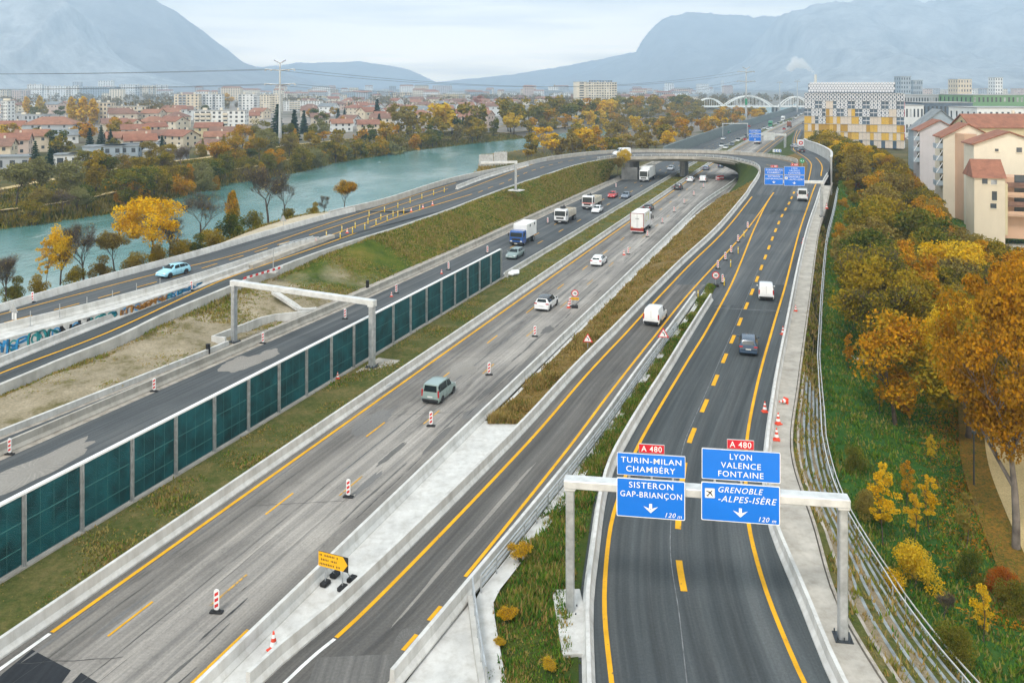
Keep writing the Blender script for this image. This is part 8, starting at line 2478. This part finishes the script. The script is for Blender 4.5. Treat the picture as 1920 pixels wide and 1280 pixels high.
# ================================================================== honeycomb office block behind the ramp
Yh = 372.0
xa, xb = P(1513, 250).x, 0
X0, X1 = (1513 - CX) / F * Yh, (1687 - CX) / F * Yh
wB = X1 - X0
zb = 0.0
top_ = H - (175 - HY) / F * Yh
hb_ = empty('honeycomb_building', ((X0 + X1) / 2 + 3.4, Yh + 8.5, 0), R(-22), 'tall office block clad in white hexagon screens above yellow panels', 'building')
M['hexwhite'] = plain('hex_panel', (.62, .63, .66), .5, .1, .4, .05); M['ochre'] = plain('ochre_panel', (.60, .37, .055), .6, var=.1); M['ochre_dark'] = plain('ochre_panel_dark', (.42, .24, .03), .6, var=.1); M['panelpale'] = plain('panel_pale', (.60, .52, .44), .6, var=.08); M['facade_dark'] = plain('facade_dark', (.055, .10, .15), .3, 0, .6, .2, .5); M['wine'] = plain('wine_panel', (.34, .02, .06), .5, var=.1)
mb = MB(); mb.box((0, 0, top_ / 2), (wB, 18, top_)); mb.build('wall', M['facade_dark'], hb_)
NF, NC = 7, 27
fh = top_ / NF
cwid = wB / NC
rngh = random.Random(2)
skirt = [7 if False else 0] * NC
yl = {5: {6, 7}, 4: {6, 7, 12, 13, 23, 24}, 3: set(range(NC)) - {3, 4, 5, 15, 16, 17, 25, 26}}
ym = MB(); hx = MB(); bars = MB()
for f in range(NF):
 for c in range(NC):
  x = -wB / 2 + cwid * (c + .5); z = fh * (f + .5)
  yellow = f <= 2 or (f in yl and c in yl[f])
  if f == 0:
   ym.box((x, -9.12, z), (cwid * .96, .25, fh * .96), 0, 2 if c % 3 else 3); continue
  if yellow:
   ym.box((x, -9.12, z), (cwid * .97, .25, fh * .93), 0, rngh.choice([0, 1, 2, 0, 2]))
  else:
   win_ = f < 6 and (c * 5 + f) % 9 in (0, 2, 4, 7)
   if win_: hx.box((x, -9.22, z), (cwid * .9, .12, fh * .10)); hx.box((x + cwid * .48, -9.2, z), (cwid * .10, .12, fh)); continue
   for q in (-.25, .25):
    cz = z + q * fh
    R1, R2 = cwid * .50, cwid * (.16 if f < 6 else .26)
    rx, rz_ = 1.0, fh * .25 / (cwid * .5)
    pts1 = [Vector((x + R1 * math.cos(R(60 * k)), -9.30, cz + R1 * rz_ * math.sin(R(60 * k)) * 1.12)) for k in range(6)]
    pts2 = [Vector((x + R2 * math.cos(R(60 * k)), -9.30, cz + R2 * rz_ * math.sin(R(60 * k)) * 1.12)) for k in range(6)]
    back = [p + Vector((0, .16, 0)) for p in pts1]
    hx.add(pts1 + pts2 + back, [(k, (k + 1) % 6, 6 + (k + 1) % 6, 6 + k) for k in range(6)] + [(k, 12 + k, 12 + (k + 1) % 6, (k + 1) % 6) for k in range(6)])
 bars.box((0, -9.22, fh * (f + 1)), (wB + .2, .5, .16))
ym.build('yellow_panels', [M['ochre'], M['ochre_dark'], M['panelpale'], M['facade_dark']], hb_)
hx.build('hexagon_screen', M['hexwhite'], hb_)
bars.build('floor_bands', M['galv'], hb_)
t2 = H - (155 - HY) / F * (Yh + 6)
mb = MB(); mb.box((-1, 4, (top_ + t2) / 2 - .3), (wB * .89, 12, t2 - top_ - .4)); at_ = mb.build('attic_storey', M['facade_dark'], hb_)
hx = MB()
for r_ in range(4):
 for c in range(30):
  x = -1 - wB * .445 + wB * .89 * (c + .5 + (.5 if r_ % 2 else 0)) / 30.5; z = top_ + .4 + (t2 - top_ - .2) * (r_ + .5) / 4
  rr2 = wB * .89 / 61
  hx.add([Vector((x + rr2 * math.cos(R(60 * k)), -2.15, z + rr2 * 1.1 * math.sin(R(60 * k)))) for k in range(6)], [tuple(range(5, -1, -1))])
hx.build('hexagon_screen', M['hexwhite'], at_)
mb = MB()
for r_ in range(7):
 for c in range(6): mb.box((wB / 2 + .12, -8 + 2.9 * c, top_ - fh * (r_ + .5)), (.25, 2.3, fh * .86), 0, (r_ + c) % 3 == 0)
mb.build('wine_panels', [M['wine'], M['hexwhite']], hb_)
# ================================================================== buildings on the right
def gable_block(loc, rz, w_, d, h, pitch, wallm, roofm, label, group='apartment houses on the right', balcony=None, wins=(), ov=.5):
 """gable end faces local -y; ridge runs along y"""
 o = empty('apartment_house', loc, rz, label, 'building', group)
 rh = w_ / 2 * pitch
 mb = MB()
 prof = [Vector((-w_ / 2, 0, -4)), Vector((w_ / 2, 0, -4)), Vector((w_ / 2, 0, h)), Vector((0, 0, h + rh)), Vector((-w_ / 2, 0, h))]
 f = [p + Vector((0, -d / 2, 0)) for p in prof]; b2 = [p + Vector((0, d / 2, 0)) for p in prof]
 mb.add(f + b2, [(0, 1, 2, 3, 4), (9, 8, 7, 6, 5), (0, 5, 6, 1), (1, 6, 7, 2), (4, 9, 5, 0)])
 mb.build('wall', wallm, o)
 mb = MB()
 for s_ in (-1, 1):
  e = Vector((s_ * (w_ / 2 + ov), 0, h - ov * pitch)); r0 = Vector((0, 0, h + rh))
  y0_, y1_ = Vector((0, -d / 2 - ov, 0)), Vector((0, d / 2 + ov, 0)); up = Vector((0, 0, .32)); lo = Vector((0, 0, .04))
  mb.add([e + y0_ + lo, r0 + y0_ + lo, r0 + y1_ + lo, e + y1_ + lo, e + y0_ + up, r0 + y0_ + up, r0 + y1_ + up, e + y1_ + up], [(0, 1, 2, 3), (7, 6, 5, 4), (0, 4, 5, 1), (2, 6, 7, 3), (3, 7, 4, 0)] if s_ > 0 else [(3, 2, 1, 0), (4, 5, 6, 7), (1, 5, 4, 0), (3, 7, 6, 2), (0, 4, 7, 3)])
 mb.build('roof', roofm, o)
 for (x, z, ww, wh) in wins:
  mb = MB(); mb.box((x, -d / 2 - .02, z), (ww, .14, wh)); wo_ = mb.build('window', M['window'], o)
  mb = MB(); mb.box((x, -d / 2 - .09, z - wh / 2 - .05), (ww + .3, .18, .1)); mb.build('sill', W_['pale'], wo_)
 if balcony:
  for k in range(balcony):
   z = h - 2.6 - 2.9 * k
   mb = MB(); mb.box((-w_ / 2 - .75, -d / 2 + 1.6, z), (1.5, 3.0, .16)); mb.box((-w_ / 2 - 1.45, -d / 2 + 1.6, z + .6), (.1, 3.0, 1.0)); mb.box((-w_ / 2 - .75, -d / 2 + .12, z + .6), (1.4, .08, 1.0)); mb.build('balcony', W_['blue-grey'], o)
   mb = MB(); mb.tube((-w_ / 2 - 1.45, -d / 2 + .04, z + .05), (-w_ / 2 - .1, -d / 2 + .04, z + 2.4), .09, n=6); mb.build('brace', M['white'], o)
   mb = MB(); mb.box((-w_ / 2 - .02, -d / 2 + 1.6, z + 1.2), (.14, 2.2, 2.0)); mb.build('balcony_door', M['window'], o)
 return o
def rp(px, py, Y): return PD(px, py, Y)
Yn = 166
c = rp(1862, 415, Yn); zg = c.z
wv2 = (1890 - 1833) / F * Yn
n1 = empty('apartment_house', Vector((rp(1856, 415, Yn).x, Yn + 5, 0)), 0, 'cream house with a brown roof and stacked balconies at the right edge', 'building', 'apartment houses on the right')
ztop = H - (335 - HY) / F * Yn; zrid = H - (305 - HY) / F * Yn
xl, xr = rp(1828, 400, Yn).x - n1.location.x, rp(1889, 400, Yn).x - n1.location.x
mb = MB(); mb.box(((xl + xr) / 2, 0, (ztop - 4) / 2), (xr - xl, 10, ztop + 4)); mb.build('wall', W_['cream'], n1)
mb = MB()
e0, e1 = xl - .4, xr + .3
mb.add([Vector((e0, -5.5, ztop - .1)), Vector((e1, -5.5, ztop - .1)), Vector((e1, 1.2, zrid + .2)), Vector((e0 + .5, 1.2, zrid + .2)), Vector((e1, 7.5, ztop - .1)), Vector((e0, 7.5, ztop - .1))], [(0, 1, 2, 3), (2, 4, 5, 3), (3, 5, 0), (1, 4, 2)])
mb.build('roof', ROOF['rust'], n1)
for (px, py, wpx, hpx) in ((1849, 342, 11, 10), (1867, 343, 12, 9), (1868, 369, 10, 17), (1866, 388, 12, 9)):
 p = rp(px, py, Yn - .05) - Vector((n1.location.x, n1.location.y, 0))
 mb = MB(); mb.box((p.x, -5.03, p.z), (wpx / F * Yn, .14, hpx / F * Yn)); wo_ = mb.build('window', M['window'] if px != 1867 else M['window_pale'], n1)
 mb = MB(); mb.box((p.x, -5.08, p.z - hpx / F * Yn / 2 - .05), (wpx / F * Yn + .3, .2, .1)); mb.build('sill', W_['pale'], wo_)
xb0 = xr + .02; xb1 = rp(1960, 400, Yn).x - n1.location.x
mb = MB(); mb.box(((xb0 + xb1) / 2, 2.2, (ztop - 3) / 2), (xb1 - xb0, 9, ztop + 3)); mb.build('rear_wall', W_['peach'], n1)
for k, py in enumerate((344, 362, 380, 398)):
 z = H - (py + 8 - HY) / F * Yn
 mb = MB(); mb.box(((xb0 + xb1) / 2 + .2, -3.6, z), (xb1 - xb0 - .3, 2.6, .2)); mb.box(((xb0 + xb1) / 2 + .2, -4.85, z + .55), (xb1 - xb0 - .3, .1, .75)); mb.build('balcony', W_['peach'] if k % 2 else ROOF['brown'], n1)
 mb = MB(); mb.box(((xb0 + xb1) / 2, -2.36, z + 1.3), (2.6, .14, 1.9)); mb.build('balcony_door', M['window'], n1)
mb = MB(); mb.box((xb0 + .25, -4.2, (ztop - 2) / 2 - .6), (.5, 1.6, ztop + 1)); mb.build('corner_pier', W_['yellow'], n1)
n1.rotation_euler = (0, 0, -R(16)); n1.location.x += 1.6; n1.scale = (.86, .7, 1)
def gb(x0_, x1_, yeave, yridge, xr_, Y, wallm, roofm, label, d=16, wins=(), balcony=None, rz=0.0):
 a, b_ = rp(x0_, yeave, Y), rp(x1_, yeave, Y)
 h = a.z
 w_ = b_.x - a.x
 rh = rp(xr_, yridge, Y).z - h
 wl_ = [((rp(px, py, Y).x - (a.x + b_.x) / 2), rp(px, py, Y).z, wpx / F * Y, hpx / F * Y) for (px, py, wpx, hpx) in wins]
 rz = -R(14); w_ /= 1.1
 return gable_block(Vector(((a.x + b_.x) / 2 - math.sin(rz) * d / 2, Y + math.cos(rz) * d / 2, 0)), rz, w_, d, h, rh / (w_ / 2), wallm, roofm, label, balcony=balcony, wins=wl_)
gb(1826, 1958, 272, 249, 1888, 183, W_['pale'], ROOF['rust'], 'wide cream gable with two small windows behind the nearest house', 8, ((1871, 282, 6, 5), (1909, 281, 9, 9)))
gb(1768, 1862, 258, 234, 1832, 200, W_['pale'], ROOF['rust'], 'tall cream gable with balconies on its left side', 8, (), 4)
pe = empty('stair_tower', Vector((rp(1822, 300, 196).x, 199, 0)), 0, 'peach-coloured stair tower between the two cream gables', 'building', 'apartment houses on the right')
zt_ = H - (252 - HY) / F * 196
mb = MB(); mb.box((0, 0, zt_ / 2 - 2), ((1834 - 1811) / F * 196, 5, zt_ + 4)); mb.build('wall', W_['peach'], pe)
for py in (296, 315, 334):
 z = H - (py - HY) / F * 196.5
 mb = MB(); mb.box((-.1, -2.52, z), (.95, .12, .8)); mb.build('window', M['window'], pe)
gb(1724, 1800, 246, 227, 1777, 232, W_['lilac'], ROOF['rust'], 'grey-lilac gable with balconies, farthest left of the gabled row', 8, (), 3)
for (x0_, x1_, y0_, y1_, Y, lab) in ((1755, 1786, 252, 243, 215, 'lower'), (1722, 1746, 243, 236, 246, 'upper')):
 pass
house(Vector((rp(1893, 250, 235).x, 240, 0)), 21, 11, H - (237 - HY) / F * 235, 0, W_['yellow'], ROOF['rust'], 'yellowish house with a long rust roof behind the gables at the right edge', False, 'apartment houses on the right', .5)
Yg = 290
gb(1716, 1812, 245, 207, 1759, Yg, W_['blue-grey'], ROOF['grey'], 'large hall with a grey metal gable roof behind the apartment houses', 12)
def front(x0_, x1_, yb, yt, Y, d, wallm, label, fl, cl_, rz=0, **k):
 a, b_ = rp(x0_, yb, Y), rp(x1_, yb, Y)
 hgt = rp(x0_, yt, Y).z
 return slab(Vector(((a.x + b_.x) / 2, Y + d / 2, 0)), b_.x - a.x, d, hgt, R(rz), wallm, label, k.pop('name', 'office_building'), fl, cl_, 'large buildings at the right', **k)
gw_ = bmat('cladding_green', (.18, .32, .17))
front(1824, 1960, 226, 179, 500, 40, gw_, 'green clad office building with scattered windows', 4, 17, chim=False)
front(1729, 1824, 225, 193, 470, 20, M['facade_dark'], 'dark blue glass block left of the green building', 2, 12, chim=False, sides=False)
front(1690, 1826, 205, 179, 540, 30, W_['grey'], 'long pale grey hall with a flat banded roof', 3, 26, chim=False)
front(1690, 1732, 216, 198, 450, 14, W_['white'], 'low white building right of the honeycomb block', 2, 6, chim=False)
front(1832, 1960, 236, 203, 400, 26, W_['white'], 'white hall in front of the green building', 2, 12, chim=False)
front(1826, 1850, 238, 228, 350, 10, W_['white'], 'small white annex with a terrace below the white hall', 1, 4, chim=False)
front(1796, 1822, 176, 149, 900, 20, W_['cream'], 'pale yellow tower on the right skyline', 7, 5, chim=False)
front(1866, 1880, 176, 146, 950, 14, W_['white'], 'tall narrow white tower on the right skyline', 9, 3, chim=False)
front(1689, 1708, 174, 144, 900, 16, W_['blue-grey'], 'blue-grey tower right of the honeycomb block', 8, 4, chim=False)
front(1712, 1730, 174, 151, 920, 16, W_['blue-grey'], 'lower blue-grey block beside the blue-grey tower', 6, 5, chim=False)
rng = random.Random(44)
for rname, ya, yb, n in (('the near skyline at the right', 178, 184, 16), ('the hazy far skyline at the right', 170, 176, 26)):
 lst = sorted((rng.uniform(1690, 1950), rng.uniform(ya, yb)) for _ in range(n))
 for k, (px, py) in enumerate(lst):
  p = P(px, py + 6); wc = rng.choice(['white', 'pale', 'pink', 'cream', 'grey'])
  w_, h = rng.uniform(14, 36), rng.uniform(9, 20)
  slab(p, w_, 12, h, R(rng.uniform(-8, 8)), W_[wc], '%s building, %s from the left in %s' % (wc, ORD[k], rname), 'town_building', group='far town buildings', chim=False, sides=False, roofm=rng.choice([ROOF['red'], M['roof_flat'], ROOF['rust']]))
PCOL = [white, silver, black, navy, white, slate, redp]
mb = MB(); q0, q1, q2, q3 = P(1870, 428, -1.2), P(1990, 428, -1.2), P(2010, 520, -3), P(1900, 520, -3)
for q in (q0, q1, q2, q3): q.z = ground_z(q.x, q.y) + .35
mb.add([q3, q2, q1, q0], [(0, 1, 2, 3)], 0, [[(0, 0)] * 4]); tag(mb.build('parking_pavement', M['concrete_warm']), kind='structure')
for k, (px, py) in enumerate(((1693, 247), (1699, 253), (1706, 250), (1712, 256), (1704, 262))):
 p = P(px, py, .3); p.z = ground_z(p.x, p.y)
 o = far_car(px, py, PCOL[k], R(20 + 10 * k), '%s parked car, %s from the left below the honeycomb building' % (['white', 'silver', 'black', 'dark blue', 'white'][k], ORD[k]), 'hatch', .3)
 o['group'] = 'parked cars';
# ================================================================== pylons, wires, arched bridge, chimney with steam
def pylon(px, pyb, pyt, label, Y=None, arms=((.93, 4.6), (.78, 4.9))):
 p = P(px, pyb) if Y is None else PD(px, pyb, Y)
 hgt = (pyb - pyt) / F * p.y
 o = empty('power_pylon', Vector((p.x, p.y, p.z)), 0, label, 'pylon', 'power pylons')
 mb = MB(); mb.tube((0, 0, -2), (0, 0, hgt * .97), hgt * .022, hgt * .008, n=12); mb.build('mast', M['galv'], o)
 for zf, hw_ in arms:
  z = hgt * zf; w_ = hgt * hw_ / 37
  mb = MB()
  for s_ in (-1, 1):
   mb.tube((0, 0, z - .4), (s_ * w_, 0, z + hgt * .006), hgt * .010, hgt * .006, n=6)
   mb.tube((s_ * w_, 0, z), (s_ * w_, 0, z - hgt * .016), hgt * .010, n=6); mb.tube((s_ * w_ * .6, 0, z), (s_ * w_ * .6, 0, z - hgt * .016), hgt * .010, n=6)
  mb.build('cross_arm', M['galv'], o)
 mb = MB()
 for s_ in (-1, 1): mb.tube((0, 0, hgt * .965), (s_ * hgt * .065, 0, hgt * 1.0), hgt * .007, n=6)
 mb.build('top_horns', M['galv'], o)
 return o, p, hgt
py1, pp1, ph1 = pylon(525, 282, 113, 'tall tubular steel pylon among the trees on the far bank', None, ((.895, 6.0), (.735, 6.2)))
py2, pp2, ph2 = pylon(1399, 232, 126, 'tubular steel pylon with a green band beside the motorway', None, ((.92, 5.4), (.75, 5.8)))
mb = MB(); mb.tube((0, 0, ph2 * .33), (0, 0, ph2 * .44), ph2 * .0215, ph2 * .0195, n=12); mb.build('green_band', M['sign_green'], py2)
py3, pp3, ph3 = pylon(1462, 213, 152, 'slender grey mast left of the honeycomb building', None, ((.95, 3.0),))
py4, pp4, ph4 = pylon(1495, 211, 150, 'slender grey mast touching the honeycomb building', None, ((.95, 3.0),))
def wire(a, b_, sag, label, r=.05):
 mb = MB()
 n = 24
 pts = [a.lerp(b_, i / n) - Vector((0, 0, sag * 4 * (i / n) * (1 - i / n))) for i in range(n + 1)]
 for p, q in zip(pts[:-1], pts[1:]): mb.tube(p, q, r, n=4, caps=False)
 tag(mb.build('power_line', M['steel_dark']), label, 'power line', 'power lines')
for k, (zf, dx, w__) in enumerate(((.9, -5.8, 'upper left'), (.9, 5.8, 'upper right'), (.735, -6, 'lower left'), (.735, 6, 'lower right'))):
 a = pp1 + Vector((dx, 0, ph1 * zf))
 wire(Vector((a.x - 330, a.y - 40, a.z + 4)), a, 4, '%s power line running off to the left from the pylon' % w__, .06)
 wire(a, pp2 + Vector((dx, 0, ph2 * (.92 if zf > .8 else .75))), 9, '%s power line between the two tubular pylons' % w__, .06)
ya = 905.0
abr = empty('arched_bridge', (P(1400, 200).x, ya, 0), 0, 'white bow-string bridge with three arches over the river', 'bridge')
bx0 = abr.location.x
zdk = H - (199 - HY) / F * ya
mb = MB()
xl, xr = rp(1290, 200, ya).x - bx0, rp(1535, 200, ya).x - bx0
mb.box(((xl + xr) / 2, 0, zdk - .5), (xr - xl, 10, 1.6)); mb.build('deck_slab', W_['white'], abr)
for (xa, xb, ytop) in ((1302, 1356, 185), (1357, 1447, 180.5), (1462, 1520, 182)):
 a, b_ = rp(xa, 199, ya).x - bx0, rp(xb, 199, ya).x - bx0
 zt = H - (ytop - HY) / F * ya
 for s_ in (-1, 1):
  mb = MB()
  pts = [Vector((a + (b_ - a) * t, s_ * 5, zdk + (zt - zdk) * 4 * t * (1 - t))) for t in np.linspace(0, 1, 26)]
  for p, q in zip(pts[:-1], pts[1:]): mb.tube(p, q, .62, n=6, caps=False)
  for p in pts[2:-2:2]: mb.tube((p.x, p.y, zdk), p, .16, n=5, caps=False)
  mb.build('arch', W_['white'], abr)
for px in (1357, 1452, 1455):
 x = rp(px, 199, ya).x - bx0
 mb = MB(); mb.box((x, 0, (zdk - 8) / 2 - .5), (3.2, 9, zdk + 6)); mb.build('pier', M['concrete_dark'], abr)
Yc = 1500
cpt = rp(1529, 160, Yc)
ch = empty('factory_chimney', Vector((cpt.x, Yc, 0)), 0, 'thin factory chimney behind the honeycomb building', 'chimney')
zc = H - (140 - HY) / F * Yc
mb = MB(); mb.tube((0, 0, 0), (0, 0, zc), 3.0, 2.0, n=12); mb.build('stack', W_['pale'], ch)
rngs = random.Random(9)
sm = MB()
path_ = [(1528, 139, 2.2), (1524, 134, 3.6), (1518, 130, 5), (1511, 125, 6.5), (1505, 121, 7.5), (1499, 116, 9), (1494, 118, 9.5), (1489, 121, 9), (1484, 125, 8), (1481, 128, 6.5), (1492, 113, 6)]
sk = bpy.data.metaballs.new('steam')
sk.resolution = 3.0; sk.render_resolution = 2.5
mo = bpy.data.objects.new('steam_plume', sk); COL.objects.link(mo)
for (px, py, r) in path_:
 for _ in range(5):
  p = rp(px, py, Yc) + Vector((rngs.uniform(-1, 1) * r * .6, rngs.uniform(-1, 1) * r * .6, rngs.uniform(-1, 1) * r * .6))
  e = sk.elements.new(); e.co = p; e.radius = r * rngs.uniform(.7, 1.15)
bpy.context.view_layer.update()
dg = bpy.context.evaluated_depsgraph_get()
me = bpy.data.meshes.new_from_object(mo.evaluated_get(dg))
bpy.data.objects.remove(mo)
m = bpy.data.materials.new('steam'); m.use_nodes = True; m.node_tree.nodes.clear()
oo = m.node_tree.nodes.new('ShaderNodeOutputMaterial'); pv = m.node_tree.nodes.new('ShaderNodeVolumePrincipled')
pv.inputs['Color'].default_value = (.98, .98, .98, 1); pv.inputs['Density'].default_value = .09
m.node_tree.links.new(pv.outputs[0], oo.inputs['Volume'])
me.materials.clear(); me.materials.append(m)
so_ = bpy.data.objects.new('steam_plume', me); COL.objects.link(so_)
tag(so_, 'white steam plume drifting left from the factory chimney', 'steam')
lp = empty('lamp_post', at(1826, 915), 0, 'thin dark lamp post beside the sandy path', 'lamp post')
mb = MB(); mb.tube((0, 0, 0), (0, 0, 4.2), .07, .05); mb.build('pole', M['steel_dark'], lp)
mb = MB(); mb.bbox((0, 0, 4.3), (.3, .3, .3), .08); mb.build('lantern', M['steel_dark'], lp)
pk = at(1613, 706); mb = MB(); mb.bbox((0, 0, .1), (.55, 4.0, .14), .03)
tag(mb.build('plank', M['sand'], loc=pk), 'pale plank lying on the lawn below the autumn wood', 'plank').rotation_euler = (0, 0, .55)
# ================================================================== mountains (structure) and haze
def mountain(name, sil, D, foot, back, mat, amp, nx=230, ny=60, seed=0.0, cliff=None):
 """sil: ridge line as photo points seen at distance D; the slope runs forward to the plain"""
 xs = [a for a, b in sil]; yv = [b for a, b in sil]
 mb = MB()
 for i in range(nx + 1):
  px = xs[0] + (xs[-1] - xs[0]) * i / nx
  hpx = float(np.interp(px, xs, yv))
  h = H + (HY - hpx) / F * D
  X = (px - CX) / F * D
  for j in range(ny + 1):
   t = j / ny                      # 0 foot, .8 ridge, 1 back
   if t <= .8:
    q = t / .8
    d = D - foot * (1 - q)
    z = h * (q ** 1.35)
    if cliff: z = h * cliff(px, q)
   else:
    q = (t - .8) / .2
    d = D + back * q
    z = h * (1 - .25 * q)
   p = Vector((X, d, z))
   e = math.sin(math.pi * min(1, t / .8)) if t < .8 else 0
   nzv = mnoise.noise((X * .0013, d * .0013, seed)) + .55 * mnoise.noise((X * .004, d * .004, seed + 3)) + .3 * mnoise.noise((X * .0105, d * .0105, seed + 7)) + .15 * mnoise.noise((X * .03, d * .03, seed))
   p.z += amp * nzv * (e + .12 * (1 if t >= .5 else 0)) * min(1, h / 160)
   p.z += amp * .5 * math.exp(-((t - .8) / .16) ** 2) * (mnoise.noise((px * .035, seed, 4)) * .6 + mnoise.noise((px * .11, seed, 8)) * .4) * min(1, h / 160)
   p.y += amp * 1.2 * mnoise.noise((X * .005 + 9, z * .015, seed)) * e
   mb.v.append(tuple(p))
 k = ny + 1
 for i in range(nx):
  for j in range(ny):
   mb.f.append((i * k + j, (i + 1) * k + j, (i + 1) * k + j + 1, i * k + j + 1)); mb.m.append(0); mb.uv.append(None); mb.sm.append(True)
 return tag(mb.build(name, mat), kind='structure')
def rockmat(name, lo, hi, veg, thr):
 m, n, b, o = new_mat(name)
 ge = n.nodes.new('ShaderNodeNewGeometry')
 g = ge.outputs['Position']
 a = noise_tex(n, g, .006, 11, .74, (1, 1, .6)); r = ramp(n, [(.35, lo), (.65, hi)]); n.links.new(a.outputs[0], r.inputs[0])
 a2 = noise_tex(n, g, .004, 11, .75); r2 = ramp(n, [(.3, tuple(v * .4 for v in veg)), (.7, tuple(v * 2.4 for v in veg))]); n.links.new(a2.outputs[0], r2.inputs[0])
 sx = n.nodes.new('ShaderNodeSeparateXYZ'); n.links.new(ge.outputs['Normal'], sx.inputs[0])
 big = noise_tex(n, g, 0.0034, 12, .72, (1, 1, 1.0), (7, 3, 1))
 ad = n.nodes.new('ShaderNodeMath'); ad.operation = 'MULTIPLY_ADD'; ad.inputs[1].default_value = .62; n.links.new(sx.outputs['Z'], ad.inputs[0]); n.links.new(big.outputs[0], ad.inputs[2])
 r3 = ramp(n, [(thr, (0, 0, 0)), (thr + .10, (1, 1, 1))]); n.links.new(ad.outputs[0], r3.inputs[0])
 c = mixc(n, r3.outputs[0], r.outputs[0], r2.outputs[0])
 n.links.new(c.outputs[0], b.inputs['Base Color']); b.inputs['Roughness'].default_value = 1; b.inputs['Specular IOR Level'].default_value = 0
 bump(n, b, a.outputs[0], 1.0, 40)
 return m
M['rock'] = rockmat('mountain_rock', (.26, .25, .235), (.72, .70, .66), (.10, .09, .075), 1.06)
M['woods'] = rockmat('mountain_woods', (.20, .18, .16), (.46, .43, .40), (.12, .10, .08), 1.02)
cl = lambda px, q: (q ** 1.1 * .45 if q < .6 else .256 + (q - .6) / .4 * .744) if False else (q ** 1.4)
M['cliff'] = rockmat('cliff_rock', (.30, .29, .27), (.82, .80, .76), (.09, .08, .07), 1.13)
CLF = lambda px, q: .30 * q / .55 if q < .55 else .30 + .70 * ((q - .55) / .45) ** .8
mountain('mountain_cliff', [(-420, -36), (-150, -34), (-40, -32), (40, -26), (95, -14), (128, 12), (136, 50), (170, 95), (235, 130), (300, 150), (360, 164)], 4600, 1100, 400, M['cliff'], 85, seed=1.0, cliff=CLF)
mountain('mountain', [(-1500, -40), (-300, -40), (0, -42), (180, -40), (230, -36), (292, 0), (330, 24), (372, 62), (402, 95), (428, 112), (470, 121), (520, 136), (560, 151), (590, 165)], 6000, 1900, 660, M['woods'], 95, seed=2.0)
mountain('mountain', [(1010, 162), (1060, 146), (1120, 126), (1195, 96), (1206, 72), (1222, 52), (1250, 33), (1290, 24), (1340, 27), (1400, 30), (1480, 34), (1600, 30), (1750, 40)], 8000, 1800, 520, M['woods'], 70, seed=3.0)
mountain('mountain_cliff', [(1320, 164), (1352, 148), (1400, 117), (1444, 92), (1447, 70), (1455, 48), (1470, 27), (1512, 13), (1560, 4), (1640, -2), (1740, 2), (1850, -8), (1960, -12), (2150, -30), (2900, -36)], 6200, 2400, 660, M['rock'], 110, seed=4.0, cliff=lambda px, q: q ** 1.25 if px > 1800 else (.42 * q / .62 if q < .62 else .42 + .58 * ((q - .62) / .38) ** .75))
mountain('distant_hills', [(380, 164), (450, 130), (560, 118), (680, 116), (760, 128), (800, 146), (830, 160), (860, 166)], 8700, 1100, 300, M['woods'], 40, nx=60, seed=5.0)
mountain('distant_hills', [(700, 167), (860, 150), (960, 140), (1060, 124), (1180, 100), (1300, 110)], 9000, 700, 200, M['woods'], 40, nx=60, seed=6.0)
hz = MB()
x0, x1, y0, y1, zb, zt = -9600, 9600, -200, 9500, -7.0, 1010
hz.add([(x0, y0, zb), (x1, y0, zb), (x1, y1, zb), (x0, y1, zb), (x0, y0, zt), (x1, y0, zt), (x1, y1, zt), (x0, y1, zt)],
  [(3, 2, 1, 0), (4, 5, 6, 7), (0, 1, 5, 4), (1, 2, 6, 5), (2, 3, 7, 6), (3, 0, 4, 7)])
m = bpy.data.materials.new('haze')
m.use_nodes = True
m.node_tree.nodes.clear()
oo = m.node_tree.nodes.new('ShaderNodeOutputMaterial')
pv = m.node_tree.nodes.new('ShaderNodeVolumePrincipled')
pv.inputs['Color'].default_value = (.64, .82, 1.0, 1)
pv.inputs['Density'].default_value = 2.6e-4
pv.inputs['Anisotropy'].default_value = 0.5
m.node_tree.links.new(pv.outputs[0], oo.inputs['Volume'])
hzo = hz.build('haze', m)
hzo['kind'] = 'stuff'
